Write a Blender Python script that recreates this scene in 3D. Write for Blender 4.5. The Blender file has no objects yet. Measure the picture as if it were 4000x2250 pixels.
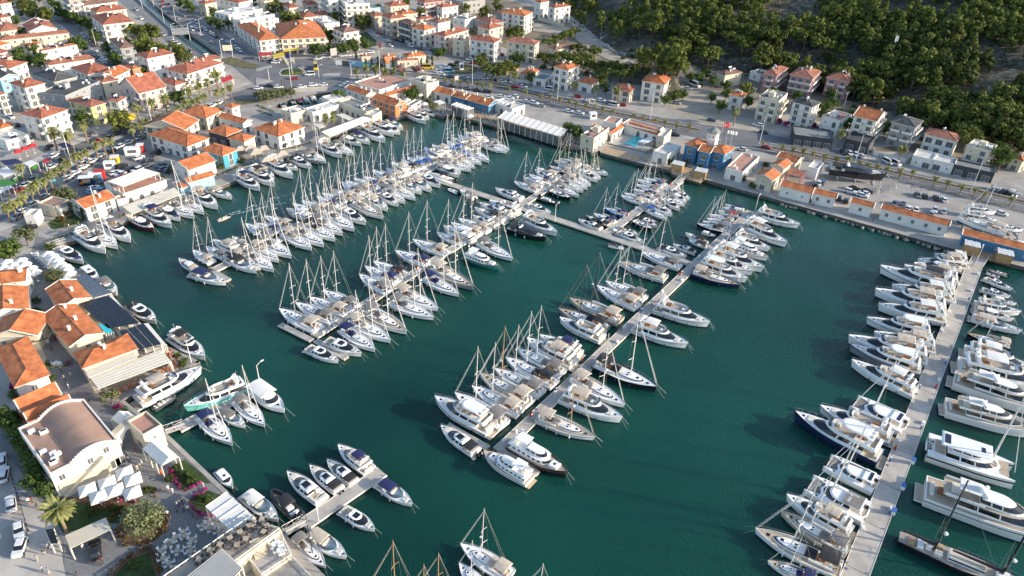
import bpy, bmesh, math, random
from mathutils import Vector, Matrix, Euler, noise
from mathutils.geometry import tessellate_polygon
R_=math.radians; PI=math.pi
random.seed(7)
scene=bpy.context.scene
# ---------------- camera ----------------
CAM_H=112.0; FPX=2850.0; PITCH=R_(33); ROLL=R_(-2.77)
cd=bpy.data.cameras.new('camera'); cam=bpy.data.objects.new('camera',cd); scene.collection.objects.link(cam)
cd.sensor_width=36; cd.lens=FPX/4000*36; cd.clip_start=1; cd.clip_end=4000
cam.matrix_world=Matrix.Translation((0,0,CAM_H))@Matrix.Rotation(PI/2-PITCH,4,'X')@Matrix.Rotation(-ROLL,4,'Z')
scene.camera=cam
# ---------------- light ----------------
SUN_AZ=R_(-11); SUN_EL=R_(18)
world=bpy.data.worlds.new('World'); scene.world=world; world.use_nodes=True
wn=world.node_tree; bg=wn.nodes['Background']
sky=wn.nodes.new('ShaderNodeTexSky'); sky.sky_type='NISHITA'; sky.sun_disc=False
sky.sun_elevation=SUN_EL; sky.sun_rotation=PI/2-SUN_AZ; sky.air_density=1.0; sky.dust_density=1.0; sky.ozone_density=1.5
wn.links.new(sky.outputs[0],bg.inputs[0]); bg.inputs[1].default_value=0.15
sl=bpy.data.lights.new('sun','SUN'); sl.energy=3.7; sl.angle=R_(0.55); sl.color=(1.0,0.86,0.68)
so=bpy.data.objects.new('sun',sl); scene.collection.objects.link(so)
sd=Vector((math.cos(SUN_EL)*math.cos(SUN_AZ),math.cos(SUN_EL)*math.sin(SUN_AZ),math.sin(SUN_EL)))
so.rotation_euler=sd.to_track_quat('Z','Y').to_euler(); so.location=(200,-50,200)
scene.view_settings.view_transform='Standard'; scene.view_settings.look='None'
scene.view_settings.exposure=0.95; scene.view_settings.gamma=1.0
# ---------------- pixel to ground ----------------
def G(px,py,z=0.0):
    u,v=px-2000,py-1125
    a=u*math.cos(ROLL)-v*math.sin(ROLL); b=u*math.sin(ROLL)+v*math.cos(ROLL)
    t=(CAM_H-z)/(FPX*math.sin(PITCH)+b*math.cos(PITCH))
    return Vector((t*a,t*(FPX*math.cos(PITCH)-b*math.sin(PITCH)),z))
FR={'A':(1500,440,5.138),'E':(3500,980,2.904)}
def W(f,x,y,z=0.0):
    if f in FR: ox,oy,s=FR[f]
    else:
        c,r=divmod(f,10); ox=c*1000; oy=(0,563,1126,1687)[r]; s=2.574
    return G(ox+x/s,oy+y/s,z)
LAND=1.2
# ---------------- mesh helpers ----------------
class MB:
    def __init__(s): s.v=[];s.f=[];s.m=[]
    def face(s,pts,m=0):
        n=len(s.v); s.v+= [tuple(p) for p in pts]; s.f.append(tuple(range(n,n+len(pts)))); s.m.append(m)
    def box(s,x0,x1,y0,y1,z0,z1,m=0,tx=0,ty=0):
        n=len(s.v)
        s.v+=[(x0,y0,z0),(x1,y0,z0),(x1,y1,z0),(x0,y1,z0),(x0+tx,y0+ty,z1),(x1-tx,y0+ty,z1),(x1-tx,y1-ty,z1),(x0+tx,y1-ty,z1)]
        for q in ((3,2,1,0),(4,5,6,7),(0,1,5,4),(1,2,6,5),(2,3,7,6),(3,0,4,7)): s.f.append(tuple(n+i for i in q)); s.m.append(m)
        return s
    def stack(s,rings,ms=0,cap0=False,cap1=True,mc=None,close=True):
        n=len(s.v); k=len(rings[0])
        for r in rings: s.v+=[tuple(p) for p in r]
        for i in range(len(rings)-1):
            m=ms[i] if isinstance(ms,(list,tuple)) else ms
            for j in range(k if close else k-1):
                a=n+i*k+j; b=n+i*k+(j+1)%k
                s.f.append((a,b,b+k,a+k)); s.m.append(m)
        lm=ms[-1] if isinstance(ms,(list,tuple)) else ms
        if cap1: s.f.append(tuple(n+(len(rings)-1)*k+j for j in range(k))); s.m.append(lm if mc is None else mc)
        if cap0: s.f.append(tuple(n+j for j in reversed(range(k)))); s.m.append(ms[0] if isinstance(ms,(list,tuple)) else ms)
        return s
    def tube(s,pts,r0,r1=None,n=5,m=0):
        r1=r0 if r1 is None else r1; rings=[]
        pts=[Vector(p) for p in pts]
        for i,p in enumerate(pts):
            d=(pts[min(i+1,len(pts)-1)]-pts[max(i-1,0)]).normalized()
            a=d.cross(Vector((0,0,1)) if abs(d.z)<.9 else Vector((0,1,0))).normalized(); b=d.cross(a)
            r=r0+(r1-r0)*i/(len(pts)-1)
            rings.append([p+a*(r*math.cos(-2*PI*j/n))+b*(r*math.sin(-2*PI*j/n)) for j in range(n)])
        s.stack(rings,m,True,True); return s
    def ball(s,c,r,m=0,n=6,rz=None):
        rz=rz or r; rings=[]
        for i in range(1,5):
            a=-PI/2+PI*i/5
            rings.append([(c[0]+r*math.cos(a)*math.cos(2*PI*j/n),c[1]+r*math.cos(a)*math.sin(2*PI*j/n),c[2]+rz*math.sin(a)) for j in range(n)])
        s.stack(rings,m,True,True); return s
    def mesh(s,name,mats,smooth=False):
        me=bpy.data.meshes.new(name); me.from_pydata(s.v,[],s.f)
        if not isinstance(mats,(list,tuple)): mats=[mats]
        for m in mats: me.materials.append(m)
        me.polygons.foreach_set('material_index',s.m)
        if smooth: me.polygons.foreach_set('use_smooth',[True]*len(s.f))
        me.update(); return me
COL=scene.collection.objects
def link(name,me,parent=None,loc=None,rz=0,scale=None):
    o=bpy.data.objects.new(name,me); COL.link(o)
    if parent: o.parent=parent
    if loc is not None: o.location=loc
    if rz: o.rotation_euler=(0,0,rz)
    if scale: o.scale=scale
    return o
def tag(o,label,cat,group=None,kind=None):
    if label: o['label']=label
    if cat: o['category']=cat
    if group: o['group']=group
    if kind: o['kind']=kind
    return o
def empty(name,loc,rz=0,scale=None):
    o=link(name,None,None,loc,rz,scale); o.empty_display_size=.5; return o
def inst(name,parts,loc,rz=0,scale=None,label=None,cat=None,group=None):
    """parts: list of (name, mesh, subs[, offset])"""
    r=empty(name,loc,rz,scale); tag(r,label,cat,group)
    for p in parts:
        o=link(p[0],p[1],r)
        if len(p)>3 and p[3]: o.location=p[3]
        for q in (p[2] or ()): link(q[0],q[1],o)
    return r
def struct(name,me):
    o=link(name,me); o['kind']='structure'; return o
# ---------------- materials ----------------
def mat(name,col,rough=.6,var=0.0,vs=1.0,bump=0.0,bs=5.0,metal=0.0,spec=.5,col2=None,coat=0.0,objvar=0.0,coords='Object'):
    m=bpy.data.materials.new(name); m.use_nodes=True; nt=m.node_tree; b=nt.nodes['Principled BSDF']
    b.inputs['Roughness'].default_value=rough; b.inputs['Metallic'].default_value=metal
    b.inputs['Specular IOR Level'].default_value=spec; b.inputs['Coat Weight'].default_value=coat
    b.inputs['Base Color'].default_value=(*col,1)
    tc=nt.nodes.new('ShaderNodeTexCoord')
    if var or col2:
        nz=nt.nodes.new('ShaderNodeTexNoise'); nz.inputs['Scale'].default_value=vs; nz.inputs['Detail'].default_value=5; nz.inputs['Roughness'].default_value=.65
        nt.links.new(tc.outputs[coords],nz.inputs['Vector'])
        cr=nt.nodes.new('ShaderNodeValToRGB'); cr.color_ramp.elements[0].position=.35; cr.color_ramp.elements[1].position=.65
        c2=col2 or tuple(min(1,c*(1+var)) for c in col); c1=tuple(c*(1-var) for c in col)
        cr.color_ramp.elements[0].color=(*c1,1); cr.color_ramp.elements[1].color=(*c2,1)
        nt.links.new(nz.outputs['Fac'],cr.inputs['Fac']); out=cr.outputs['Color']
        if objvar:
            oi=nt.nodes.new('ShaderNodeObjectInfo'); hs=nt.nodes.new('ShaderNodeHueSaturation'); mr=nt.nodes.new('ShaderNodeMapRange')
            mr.inputs['To Min'].default_value=1-objvar; mr.inputs['To Max'].default_value=1+objvar
            nt.links.new(oi.outputs['Random'],mr.inputs['Value']); nt.links.new(mr.outputs[0],hs.inputs['Value']); nt.links.new(out,hs.inputs['Color']); out=hs.outputs[0]
        nt.links.new(out,b.inputs['Base Color'])
    if bump:
        n2=nt.nodes.new('ShaderNodeTexNoise'); n2.inputs['Scale'].default_value=bs; n2.inputs['Detail'].default_value=3
        nt.links.new(tc.outputs[coords],n2.inputs['Vector'])
        bp=nt.nodes.new('ShaderNodeBump'); bp.inputs['Strength'].default_value=bump; bp.inputs['Distance'].default_value=.1
        nt.links.new(n2.outputs['Fac'],bp.inputs['Height']); nt.links.new(bp.outputs[0],b.inputs['Normal'])
    return m
M={}
def mk(k,*a,**kw): M[k]=mat(k,*a,**kw)
mk('gel',(.86,.86,.84),.28,.04,.4,coat=.3)
mk('gelbeige',(.62,.56,.45),.3,.05,.5,coat=.3)
mk('navy',(.012,.022,.07),.18,.2,.5,coat=.5); mk('black',(.012,.013,.016),.2,.2,.6,coat=.4)
mk('bluehull',(.03,.14,.42),.22,.1,.5,coat=.4); mk('maroon',(.12,.02,.03),.25,.1,.5,coat=.4)
mk('greyhull',(.22,.24,.27),.25,.1,.5,coat=.4); mk('greenhull',(.02,.2,.19),.25,.1,.5,coat=.4)
mk('turq',(.25,.72,.66),.25,.05,.5,coat=.4); mk('wood',(.26,.11,.045),.4,.25,2)
mk('teak',(.46,.38,.28),.65,.15,3); mk('teakgrey',(.36,.32,.27),.7,.12,3)
mk('glass',(.012,.014,.018),.06,.2,.6,spec=.8); mk('glassblue',(.05,.09,.12),.08,.2,.6,spec=.8)
mk('beigefab',(.50,.43,.35),.85,.14,1.2,bump=.4,bs=3); mk('greyfab',(.20,.19,.18),.85,.15,1.2,bump=.4,bs=3)
mk('blackfab',(.025,.026,.03),.8,.2,1.2,bump=.4,bs=3); mk('navyfab',(.015,.025,.10),.85,.15,1.2,bump=.3,bs=3)
mk('bluefab',(.02,.11,.36),.85,.15,1.2,bump=.3,bs=3); mk('whitefab',(.74,.73,.69),.85,.05,1.0,bump=.3,bs=2); mk('redfab',(.5,.03,.04),.8,.1,1.2)
mk('creamfab',(.70,.66,.55),.85,.06,.8,bump=.3,bs=2)
mk('mast',(.70,.69,.67),.4,.06,1); mk('steel',(.55,.55,.55),.3,.05,2,metal=.8); mk('wire',(.38,.38,.36),.5)
mk('spar',(.42,.26,.12),.5,.1,2); mk('rubber',(.10,.10,.11),.8,.1,2); mk('orangeball',(.75,.12,.03),.5,.05,2)
mk('seat',(.68,.64,.56),.7,.1,2); mk('gear',(.42,.30,.19),.8,.5,4)
mk('stripe',(.02,.03,.08),.4)
# buildings
for k,c in dict(white=(.76,.73,.67),cream=(.66,.58,.44),yellow=(.62,.56,.22),pink=(.50,.27,.29),lightpink=(.66,.50,.44),orange=(.62,.20,.08),blue=(.055,.19,.35),teal=(.07,.30,.40),skyb=(.28,.50,.60),grey=(.30,.31,.32),beige=(.55,.48,.38),stone=(.58,.52,.40),darkw=(.06,.06,.065),concrete=(.36,.35,.33),green=(.05,.20,.05)).items():
    mk('w_'+k,c,.85,.07,.35,bump=.15,bs=2)
def tilemat(name,c,c2):
    m=mat(name,c,.8,.28,.55,objvar=.07,col2=c2); nt=m.node_tree
    tc=[n for n in nt.nodes if n.type=='TEX_COORD'][0]; b=nt.nodes['Principled BSDF']
    wv=nt.nodes.new('ShaderNodeTexWave'); wv.inputs['Scale'].default_value=2.2; wv.inputs['Distortion'].default_value=.6; wv.bands_direction='X'
    nt.links.new(tc.outputs['UV'],wv.inputs['Vector'])
    bp=nt.nodes.new('ShaderNodeBump'); bp.inputs['Strength'].default_value=.35; bp.inputs['Distance'].default_value=.08
    nt.links.new(wv.outputs['Fac'],bp.inputs['Height']); nt.links.new(bp.outputs[0],b.inputs['Normal'])
    M[name]=m
tilemat('r_tile',(.31,.095,.06),(.43,.155,.095)); tilemat('r_old',(.27,.105,.07),(.42,.18,.12)); tilemat('r_brown',(.17,.10,.08),(.27,.17,.13))
tilemat('r_bright',(.46,.13,.045),(.60,.21,.08)); tilemat('r_dark',(.05,.055,.06),(.10,.105,.11))
mk('r_flatw',(.60,.58,.54),.9,.15,.4); mk('r_flatbrown',(.34,.22,.17),.9,.12,.4); mk('r_grey',(.22,.23,.22),.9,.2,.5); mk('r_terr',(.45,.25,.19),.9,.15,.4)
mk('fascia',(.72,.68,.60),.7,.05,1); mk('winframe',(.70,.69,.66),.6,.04,1); mk('winglass',(.13,.135,.14),.15,.5,.15,spec=.6)
mk('shutter',(.22,.09,.05),.7,.1,1); mk('railing',(.45,.46,.46),.5,.1,1)
mk('solar',(.02,.03,.06),.15,.2,1)
# ground
mk('pave',(.35,.33,.30),.9,.22,.09,bump=.15,bs=1.5); mk('asphalt',(.155,.158,.165),.9,.16,.12,bump=.2,bs=3)
mk('asphalt2',(.20,.20,.20),.9,.14,.10,bump=.2,bs=3)
mk('cobble',(.20,.205,.21),.9,.16,2.2,bump=.5,bs=4); mk('sidewalk',(.46,.43,.39),.9,.12,.2,bump=.1,bs=3)
mk('dirt',(.20,.17,.125),.95,.35,.08,bump=.4,bs=1.0); mk('lotdirt',(.36,.32,.26),.95,.2,.06,bump=.3,bs=1)
mk('drygrass',(.12,.115,.05),.95,.4,.5,bump=.5,bs=6); mk('grass',(.035,.065,.016),.95,.4,.5,bump=.5,bs=6); mk('soil',(.14,.08,.05),.95,.3,.8,bump=.5,bs=5)
mk('quay',(.38,.36,.33),.85,.18,.25,bump=.2,bs=2); mk('pier',(.43,.40,.36),.85,.16,.35,bump=.2,bs=2); mk('quaywall',(.12,.11,.09),.9,.3,.5,bump=.5,bs=2)
mk('paint',(.72,.71,.68),.7,.1,.8); mk('deckwood',(.42,.31,.19),.8,.2,1.0)
mk('rock',(.30,.27,.23),.95,.4,.6,bump=.6,bs=2); mk('poolw',(.05,.55,.60),.05)
mk('darkglassroof',(.018,.024,.034),.25,.3,.8); mk('redbox',(.50,.03,.02),.5,.1,2); mk('bluebox',(.04,.14,.40),.5,.1,2); mk('yellowp',(.70,.50,.03),.6,.1,2)
# cars
for k,c in dict(w=(.74,.74,.73),s=(.36,.37,.38),k=(.015,.016,.02),g=(.11,.115,.125),r=(.36,.02,.025),b=(.03,.08,.22),l=(.13,.33,.5),y=(.65,.42,.02),n=(.02,.07,.05),o=(.28,.22,.15)).items():
    mk('car_'+k,c,.25,.03,1,coat=.6)
mk('tyre',(.02,.02,.02),.9,.1,2)
# ---------------- foliage ----------------
def leafmat(name,c1,c2,objvar=.18):
    m=mat(name,c1,.75,.3,.7,col2=c2,objvar=objvar,spec=.2); nt=m.node_tree
    b=nt.nodes['Principled BSDF']; out=[n for n in nt.nodes if n.type=='OUTPUT_MATERIAL'][0]
    src=b.inputs['Base Color'].links[0].from_socket
    tr=nt.nodes.new('ShaderNodeBsdfTranslucent'); mx=nt.nodes.new('ShaderNodeMixShader'); mx.inputs[0].default_value=.25
    nt.links.new(src,tr.inputs[0]); nt.links.new(b.outputs[0],mx.inputs[1]); nt.links.new(tr.outputs[0],mx.inputs[2]); nt.links.new(mx.outputs[0],out.inputs[0])
    M[name]=m
leafmat('pine',(.055,.08,.018),(.20,.23,.05),.32); leafmat('pinedark',(.035,.055,.018),(.11,.14,.035),.3); leafmat('leaf',(.05,.09,.02),(.13,.19,.045))
leafmat('olive',(.10,.12,.05),(.24,.27,.13)); leafmat('hedge',(.05,.085,.02),(.12,.17,.04)); leafmat('palm',(.14,.17,.05),(.38,.38,.15),.1)
leafmat('boug',(.30,.02,.14),(.50,.06,.26),.1); leafmat('scrub',(.05,.06,.028),(.12,.125,.065)); leafmat('dryscrub',(.16,.10,.06),(.28,.20,.12)); leafmat('pinkbush',(.28,.12,.13),(.42,.22,.22)); leafmat('autumn',(.14,.07,.02),(.25,.16,.06)); leafmat('yellowfl',(.5,.38,.02),(.7,.55,.05))
mk('bark',(.16,.11,.08),.95,.3,2,bump=.5,bs=6); mk('palmbark',(.24,.17,.11),.95,.3,2,bump=.6,bs=5)
def clumps(rs,cs,n,sz,mb):
    """cs: list of (centre, radius) clumps; n leaves each"""
    for (c,r,fz) in cs:
        for _ in range(n):
            d=Vector((rs.gauss(0,1),rs.gauss(0,1),rs.gauss(0,1)))
            if d.length<.01: continue
            d.normalize(); rad=r*(.55+.45*rs.random())
            p=Vector(c)+Vector((d.x*rad,d.y*rad,d.z*rad*fz))
            nrm=(d+Vector((rs.uniform(-.4,.4),rs.uniform(-.4,.4),rs.uniform(-.2,.6)))).normalized()
            a=nrm.orthogonal().normalized(); a.rotate(Matrix.Rotation(rs.uniform(0,6.28),3,nrm)); b=nrm.cross(a); s=sz*rs.uniform(.6,1.3)
            mb.face([p-a*s-b*s*.6,p+a*s-b*s*.5,p+a*s*.3+b*s,p-a*s*.8+b*s*.7])
def tree_proto(kind,seed,h,w,leafm,nc=16,nl=34,sz=.32,trunkh=.35):
    rs=random.Random(seed); cs=[]; 
    for i in range(nc):
        a=rs.uniform(0,6.28); t=rs.random()
        if kind=='round': z=h*(trunkh+(1-trunkh)*rs.uniform(.12,.88)); k=math.sqrt(max(0.05,1-((z/h-.62)/.42)**2)); rr=w*.5*k*math.sqrt(t)*.8; r=w*rs.uniform(.15,.25); fz=.8
        elif kind=='umb': z=h*rs.uniform(.72,.93); rr=w*.5*math.sqrt(t)*.86; r=w*rs.uniform(.13,.2); fz=.55; z-=rr*.15
        elif kind=='cone': z=h*(.12+.86*t); rr=w*.5*(1-t)*rs.uniform(.3,.8); r=w*(.14+.16*(1-t)); fz=.9
        elif kind=='pine': z=h*(.22+.74*t); rr=w*.5*(1-t**1.6)*rs.uniform(.25,.95); r=w*rs.uniform(.12,.22); fz=.75
        elif kind=='col': z=h*(.1+.85*t); rr=w*.1; r=w*(.42-.2*abs(t-.4)); fz=1.3
        elif kind=='bush': z=h*rs.uniform(.25,.7); rr=w*.5*math.sqrt(t)*.75; r=w*rs.uniform(.16,.26); fz=.8
        cs.append(((rr*math.cos(a),rr*math.sin(a),z),r,fz))
    mb=MB(); clumps(rs,cs,nl,sz,mb); crown=mb.mesh('crown',M[leafm])
    tb=MB(); top=h*(.75 if kind!='bush' else .4)
    bx,by=rs.uniform(-.3,.3),rs.uniform(-.3,.3)
    tb.tube([(0,0,-.6),(bx*.5,by*.5,top*.5),(bx,by,top)],w*.035+.05,w*.012+.02,5)
    for c,r,_ in cs[:7]:
        z0=min(top*.85,max(h*trunkh*.8,c[2]*.55)); tb.tube([(bx*z0/top,by*z0/top,z0),(c[0]*.9,c[1]*.9,c[2])],w*.018+.03,.02,4)
    return [('trunk',tb.mesh('trunk',M['bark']),None),('crown',crown,None)]
def palm_proto(seed,h,r,nf=30,fan=False):
    rs=random.Random(seed); tb=MB(); lx,ly=rs.uniform(-.25,.25),rs.uniform(-.25,.25)
    pts=[(lx*(i/6)**2,ly*(i/6)**2,-.4+(h+.4)*i/6) for i in range(7)]
    tb.tube(pts,.30 if h>4 else .2,.2 if h>4 else .15,7); tb.ball((lx,ly,h-.2),.42 if h>4 else .3,0,7,.6)
    mb=MB()
    for i in range(nf):
        a=i*2.39996+rs.uniform(-.2,.2); el=R_(rs.choice((70,50,28,8,-12,-30))+rs.uniform(-8,8)); L=r*rs.uniform(.85,1.1)
        d=Vector((math.cos(a),math.sin(a),0)); side=Vector((-d.y,d.x,0)); p=Vector((lx,ly,h)); e=el; pr=None
        n=8
        for k in range(n+1):
            t=k/n; w=r*.17*math.sin(PI*min(1,.12+t*.88))+.02
            cur=(p.copy(),w)
            if pr:
                (p0,w0)=pr; up=Vector((0,0,1)); dr=.35
                for sg in (-1,1):
                    mb.face([p0,p, p+side*sg*w-up*w*dr+d*.12*r*.3, p0+side*sg*w0*.55-up*w0*dr])
            pr=cur; p=p+(d*math.cos(e)+Vector((0,0,1))*math.sin(e))*(L/n); e-=R_(13 if not fan else 8)
    return [('trunk',tb.mesh('trunk',M['palmbark']),None),('fronds',mb.mesh('fronds',M['palm']),None)]
PT={}
PT['pine']=[tree_proto('pine',i,8,6.5,'pine',18,30,.36) for i in range(4)]
PT['rpine']=[tree_proto('round',20+i,7,7,'pine',18,32,.36,.2) for i in range(3)]
PT['upine']=[tree_proto('umb',40+i,7.5,8.5,'pine',20,32,.36) for i in range(2)]
PT['dpine']=[tree_proto('pine',60+i,8.5,6,'pinedark',17,30,.36) for i in range(3)]
PT['leaf']=[tree_proto('round',80+i,7,6.5,'leaf',20,34,.32,.3) for i in range(3)]
PT['olive']=[tree_proto('round',90+i,4.5,4.5,'olive',20,36,.2,.3) for i in range(2)]
PT['bush']=[tree_proto('bush',100+i,2.6,3.2,'hedge',10,34,.2) for i in range(2)]
PT['pinkbush']=[tree_proto('bush',110,4.0,4.4,'pinkbush',12,36,.22)]
PT['boug']=[tree_proto('bush',111,2.2,2.6,'boug',9,34,.16)]
PT['autumn']=[tree_proto('round',112,5,5.0,'autumn',14,34,.3,.2)]
PT['cyp']=[tree_proto('col',120+i,7,2.2,'pinedark',14,30,.2) for i in range(2)]
PT['palm']=[palm_proto(i,6.5,2.7,34) for i in range(3)]
PT['spalm']=[palm_proto(10+i,2.6,1.5,22) for i in range(2)]
PT['bigolive']=[tree_proto('round',95,6.6,8.6,'olive',46,60,.2,.15)]
PT['fanpalm']=[palm_proto(30,6.6,2.9,60,True)]
def plant(kind,p,s=1.0,label=None,group=None,name=None,cat=None,rz=None):
    pr=random.choice(PT[kind]); s*=random.uniform(.92,1.08)
    sc=(s*random.uniform(.92,1.1),s*random.uniform(.92,1.1),s)
    nm=name or {'pine':'pine_tree','rpine':'pine_tree','upine':'pine_tree','dpine':'pine_tree','leaf':'leafy_tree','olive':'olive_tree','bush':'bush','pinkbush':'flowering_bush','boug':'bougainvillea','autumn':'bush','cyp':'cypress_tree','palm':'palm_tree','spalm':'palm_tree','bigolive':'olive_tree','fanpalm':'palm_tree'}[kind]
    return inst(nm,pr,p,random.uniform(0,6.28) if rz is None else rz,sc,label,cat or ('palm tree' if 'palm' in nm else 'bush' if 'bush' in nm or nm=='bougainvillea' else 'tree'),group)
def hedge(name,pts,width,h,matk,label,cat='hedge',z=LAND,dens=13,sz=.16,kind=None):
    """leafy strip along a line, one object"""
    rs=random.Random(len(name)+int(abs(pts[0].x)*10)); mb=MB()
    for a,b in zip(pts[:-1],pts[1:]):
        d=(b-a); L=d.length; 
        if L<.1: continue
        d=d/L; sN=Vector((-d.y,d.x,0)); n=max(2,int(L/(width*.45)))
        for i in range(n):
            c=a+d*(L*(i+rs.random())/n)+sN*rs.uniform(-.3,.3)*width
            clumps(rs,[((c.x,c.y,z+h*.5*rs.uniform(.7,1.2)),width*.42*rs.uniform(.8,1.2),h/width*.9)],dens,sz,mb)
    o=link(name,mb.mesh(name,M[matk])); tag(o,label,cat,None,kind); return o
# ---------------- setting ----------------
def wp(f,*xy,z=LAND): return [W(f,xy[i],xy[i+1],z) for i in range(0,len(xy),2)]
coast=(wp(13,1000,1750,360,1112,250,990)+wp(3,2555,860,1730,75)+wp(2,1640,1440,1235,1125,1390,1050,2010,742,1690,590,1380,325,1130,85)
 +wp(1,1115,1475,850,1310,640,1180,470,1030,790,960,1230,792,1450,690,1830,565,2110,462,2390,358)+wp(11,20,268,350,112,640,14)
 +wp(10,700,1395,1200,1235,1255,1165,1335,1140,1400,1185,1540,1160,1665,1105,1880,1172,1965,1135,2190,1205,2574,1300)
 +wp(20,440,1440)+wp(21,690,45,800,85,885,60,890,85,1260,182,1590,265,1620,305,1890,380,1930,352,2574,532)+wp(31,0,532,1900,1062,2574,1235,3600,1490))
outer=[Vector((420,120,LAND)),Vector((1200,120,LAND)),Vector((1200,1100,LAND)),Vector((-1000,1100,LAND)),Vector((-1000,-200,LAND)),Vector((-25,-200,LAND))]
pond=wp(10,165,1085,250,1030,545,950,745,925,770,945,640,985,620,1050,480,1062,250,1085)
canal=wp(0,1345,-60,1740,330,2085,575,2215,560,1880,330,1440,-60)
loops=[coast+outer,pond,canal]
tri=tessellate_polygon([[Vector((p.x,p.y,0)) for p in l] for l in loops])
allp=[p for l in loops for p in l]
mb=MB(); mb.v=[tuple(p) for p in allp]
for t in tri:
    a,b,c=[allp[i] for i in t]
    if (b-a).cross(c-a).z<0: t=(t[0],t[2],t[1])
    mb.f.append(tuple(t)); mb.m.append(0)
struct('ground',mb.mesh('ground',M['pave']))
def wallstrip(name,pts,closed=False,m='quaywall',top=LAND-.004,bot=-1.5,th=.5,label=None):
    mb=MB(); n=len(pts); 
    for i in range(n if closed else n-1):
        a,b=pts[i],pts[(i+1)%n]
        for q in ([(a.x,a.y,bot),(b.x,b.y,bot),(b.x,b.y,top),(a.x,a.y,top)],): mb.face(q)
    return mb.mesh(name,M[m])
struct('quay_face',wallstrip('quay_face',coast)); struct('pond_bank',wallstrip('pond_bank',pond,True)); struct('channel_bank',wallstrip('channel_bank',canal,True))
# stone coping along the quay
mb=MB()
for a,b in zip(coast[1:-1],coast[2:]):
    d=(b-a); L=max(d.length,1e-6); d/=L; s=Vector((-d.y,d.x,0))
    # inland is to the left of travel
    if L<1: continue
    p=[a-s*.12,b-s*.12,b+s*.75,a+s*.75]
    z0,z1=LAND+.004,LAND+.12
    mb.stack([[(q.x,q.y,z0) for q in p],[(q.x,q.y,z1) for q in p]],0)
struct('quay_coping',mb.mesh('quay_coping',M['quay']))
# water
wm=bpy.data.materials.new('water'); wm.use_nodes=True; nt=wm.node_tree; b=nt.nodes['Principled BSDF']
tc=nt.nodes.new('ShaderNodeTexCoord'); n0=nt.nodes.new('ShaderNodeTexNoise'); n0.inputs['Scale'].default_value=.009; n0.inputs['Detail'].default_value=3
cr=nt.nodes.new('ShaderNodeValToRGB'); cr.color_ramp.elements[0].position=.35; cr.color_ramp.elements[1].position=.68
cr.color_ramp.elements[0].color=(.003,.036,.027,1); cr.color_ramp.elements[1].color=(.009,.092,.066,1)
nt.links.new(tc.outputs['Object'],n0.inputs['Vector']); nt.links.new(n0.outputs['Fac'],cr.inputs['Fac']); nt.links.new(cr.outputs[0],b.inputs['Base Color'])
b.inputs['Roughness'].default_value=.08; b.inputs['Subsurface Weight'].default_value=1.0; b.inputs['Subsurface Radius'].default_value=(.5,1.0,.9); b.inputs['Subsurface Scale'].default_value=4.0; b.inputs['IOR'].default_value=1.333
mp=nt.nodes.new('ShaderNodeMapping'); mp.inputs['Rotation'].default_value=(0,0,R_(35)); mp.inputs['Scale'].default_value=(1,.45,1); nt.links.new(tc.outputs['Object'],mp.inputs[0])
n1=nt.nodes.new('ShaderNodeTexNoise'); n1.inputs['Scale'].default_value=2.0; n1.inputs['Detail'].default_value=4; n1.inputs['Roughness'].default_value=.6; nt.links.new(mp.outputs[0],n1.inputs['Vector'])
n2=nt.nodes.new('ShaderNodeTexNoise'); n2.inputs['Scale'].default_value=.05; nt.links.new(tc.outputs['Object'],n2.inputs['Vector'])
ml=nt.nodes.new('ShaderNodeMath'); ml.operation='MULTIPLY'; nt.links.new(n1.outputs['Fac'],ml.inputs[0]); nt.links.new(n2.outputs['Fac'],ml.inputs[1])
bp=nt.nodes.new('ShaderNodeBump'); bp.inputs['Strength'].default_value=.75; bp.inputs['Distance'].default_value=.32
nt.links.new(ml.outputs[0],bp.inputs['Height']); nt.links.new(bp.outputs[0],b.inputs['Normal'])
mb=MB(); mb.face([(-900,-250,0),(1100,-250,0),(1100,900,0),(-900,900,0)]); struct('water',mb.mesh('water',wm))
mb=MB(); mb.face([(-900,-250,-3),(1100,-250,-3),(1100,900,-3),(-900,900,-3)]); struct('seabed',mb.mesh('seabed',M['dirt']))
# ---------------- hill ----------------
foot=[G(x,y,LAND) for x,y in ((1500,-260),(2150,20),(2430,255),(2560,235),(2820,290),(3080,330),(3260,385),(3420,440),(3700,545),(4020,640),(4700,800))]
def sdist(x,y):
    best=1e9; sg=1
    for a,b in zip(foot[:-1],foot[1:]):
        dx,dy=b.x-a.x,b.y-a.y; t=max(0,min(1,((x-a.x)*dx+(y-a.y)*dy)/(dx*dx+dy*dy)))
        ex,ey=x-a.x-dx*t,y-a.y-dy*t; d=ex*ex+ey*ey
        if d<best: best=d; sg=1 if dx*(y-a.y)-dy*(x-a.x)>0 else -1
    return sg*math.sqrt(best)
def hz(x,y):
    d=sdist(x,y)
    if d<=0: return LAND-.6+max(-1.5,d*.05)
    n=noise.noise(Vector((x*.02,y*.02,0)))*3+noise.noise(Vector((x*.07,y*.07,4)))*1.0
    return LAND-.6+d*.25*min(1,.35+d/45)+n*min(1,d/25)
def HP(px,py):
    """point of the hill under a pixel"""
    far=G(px,py,-30); c=Vector((0,0,CAM_H)); lo=None
    for i in range(60,401):
        t=i/400; p=c.lerp(far,t); h=max(hz(p.x,p.y),LAND)
        if p.z<=h: return Vector((p.x,p.y,h))
    return Vector((far.x,far.y,hz(far.x,far.y)))
STEP=7; X0,X1,Y0,Y1=-40,720,150,860
nx=(X1-X0)//STEP+1; ny=(Y1-Y0)//STEP+1; mb=MB()
for j in range(ny):
    for i in range(nx):
        x,y=X0+i*STEP,Y0+j*STEP; mb.v.append((x,y,hz(x,y)))
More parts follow.
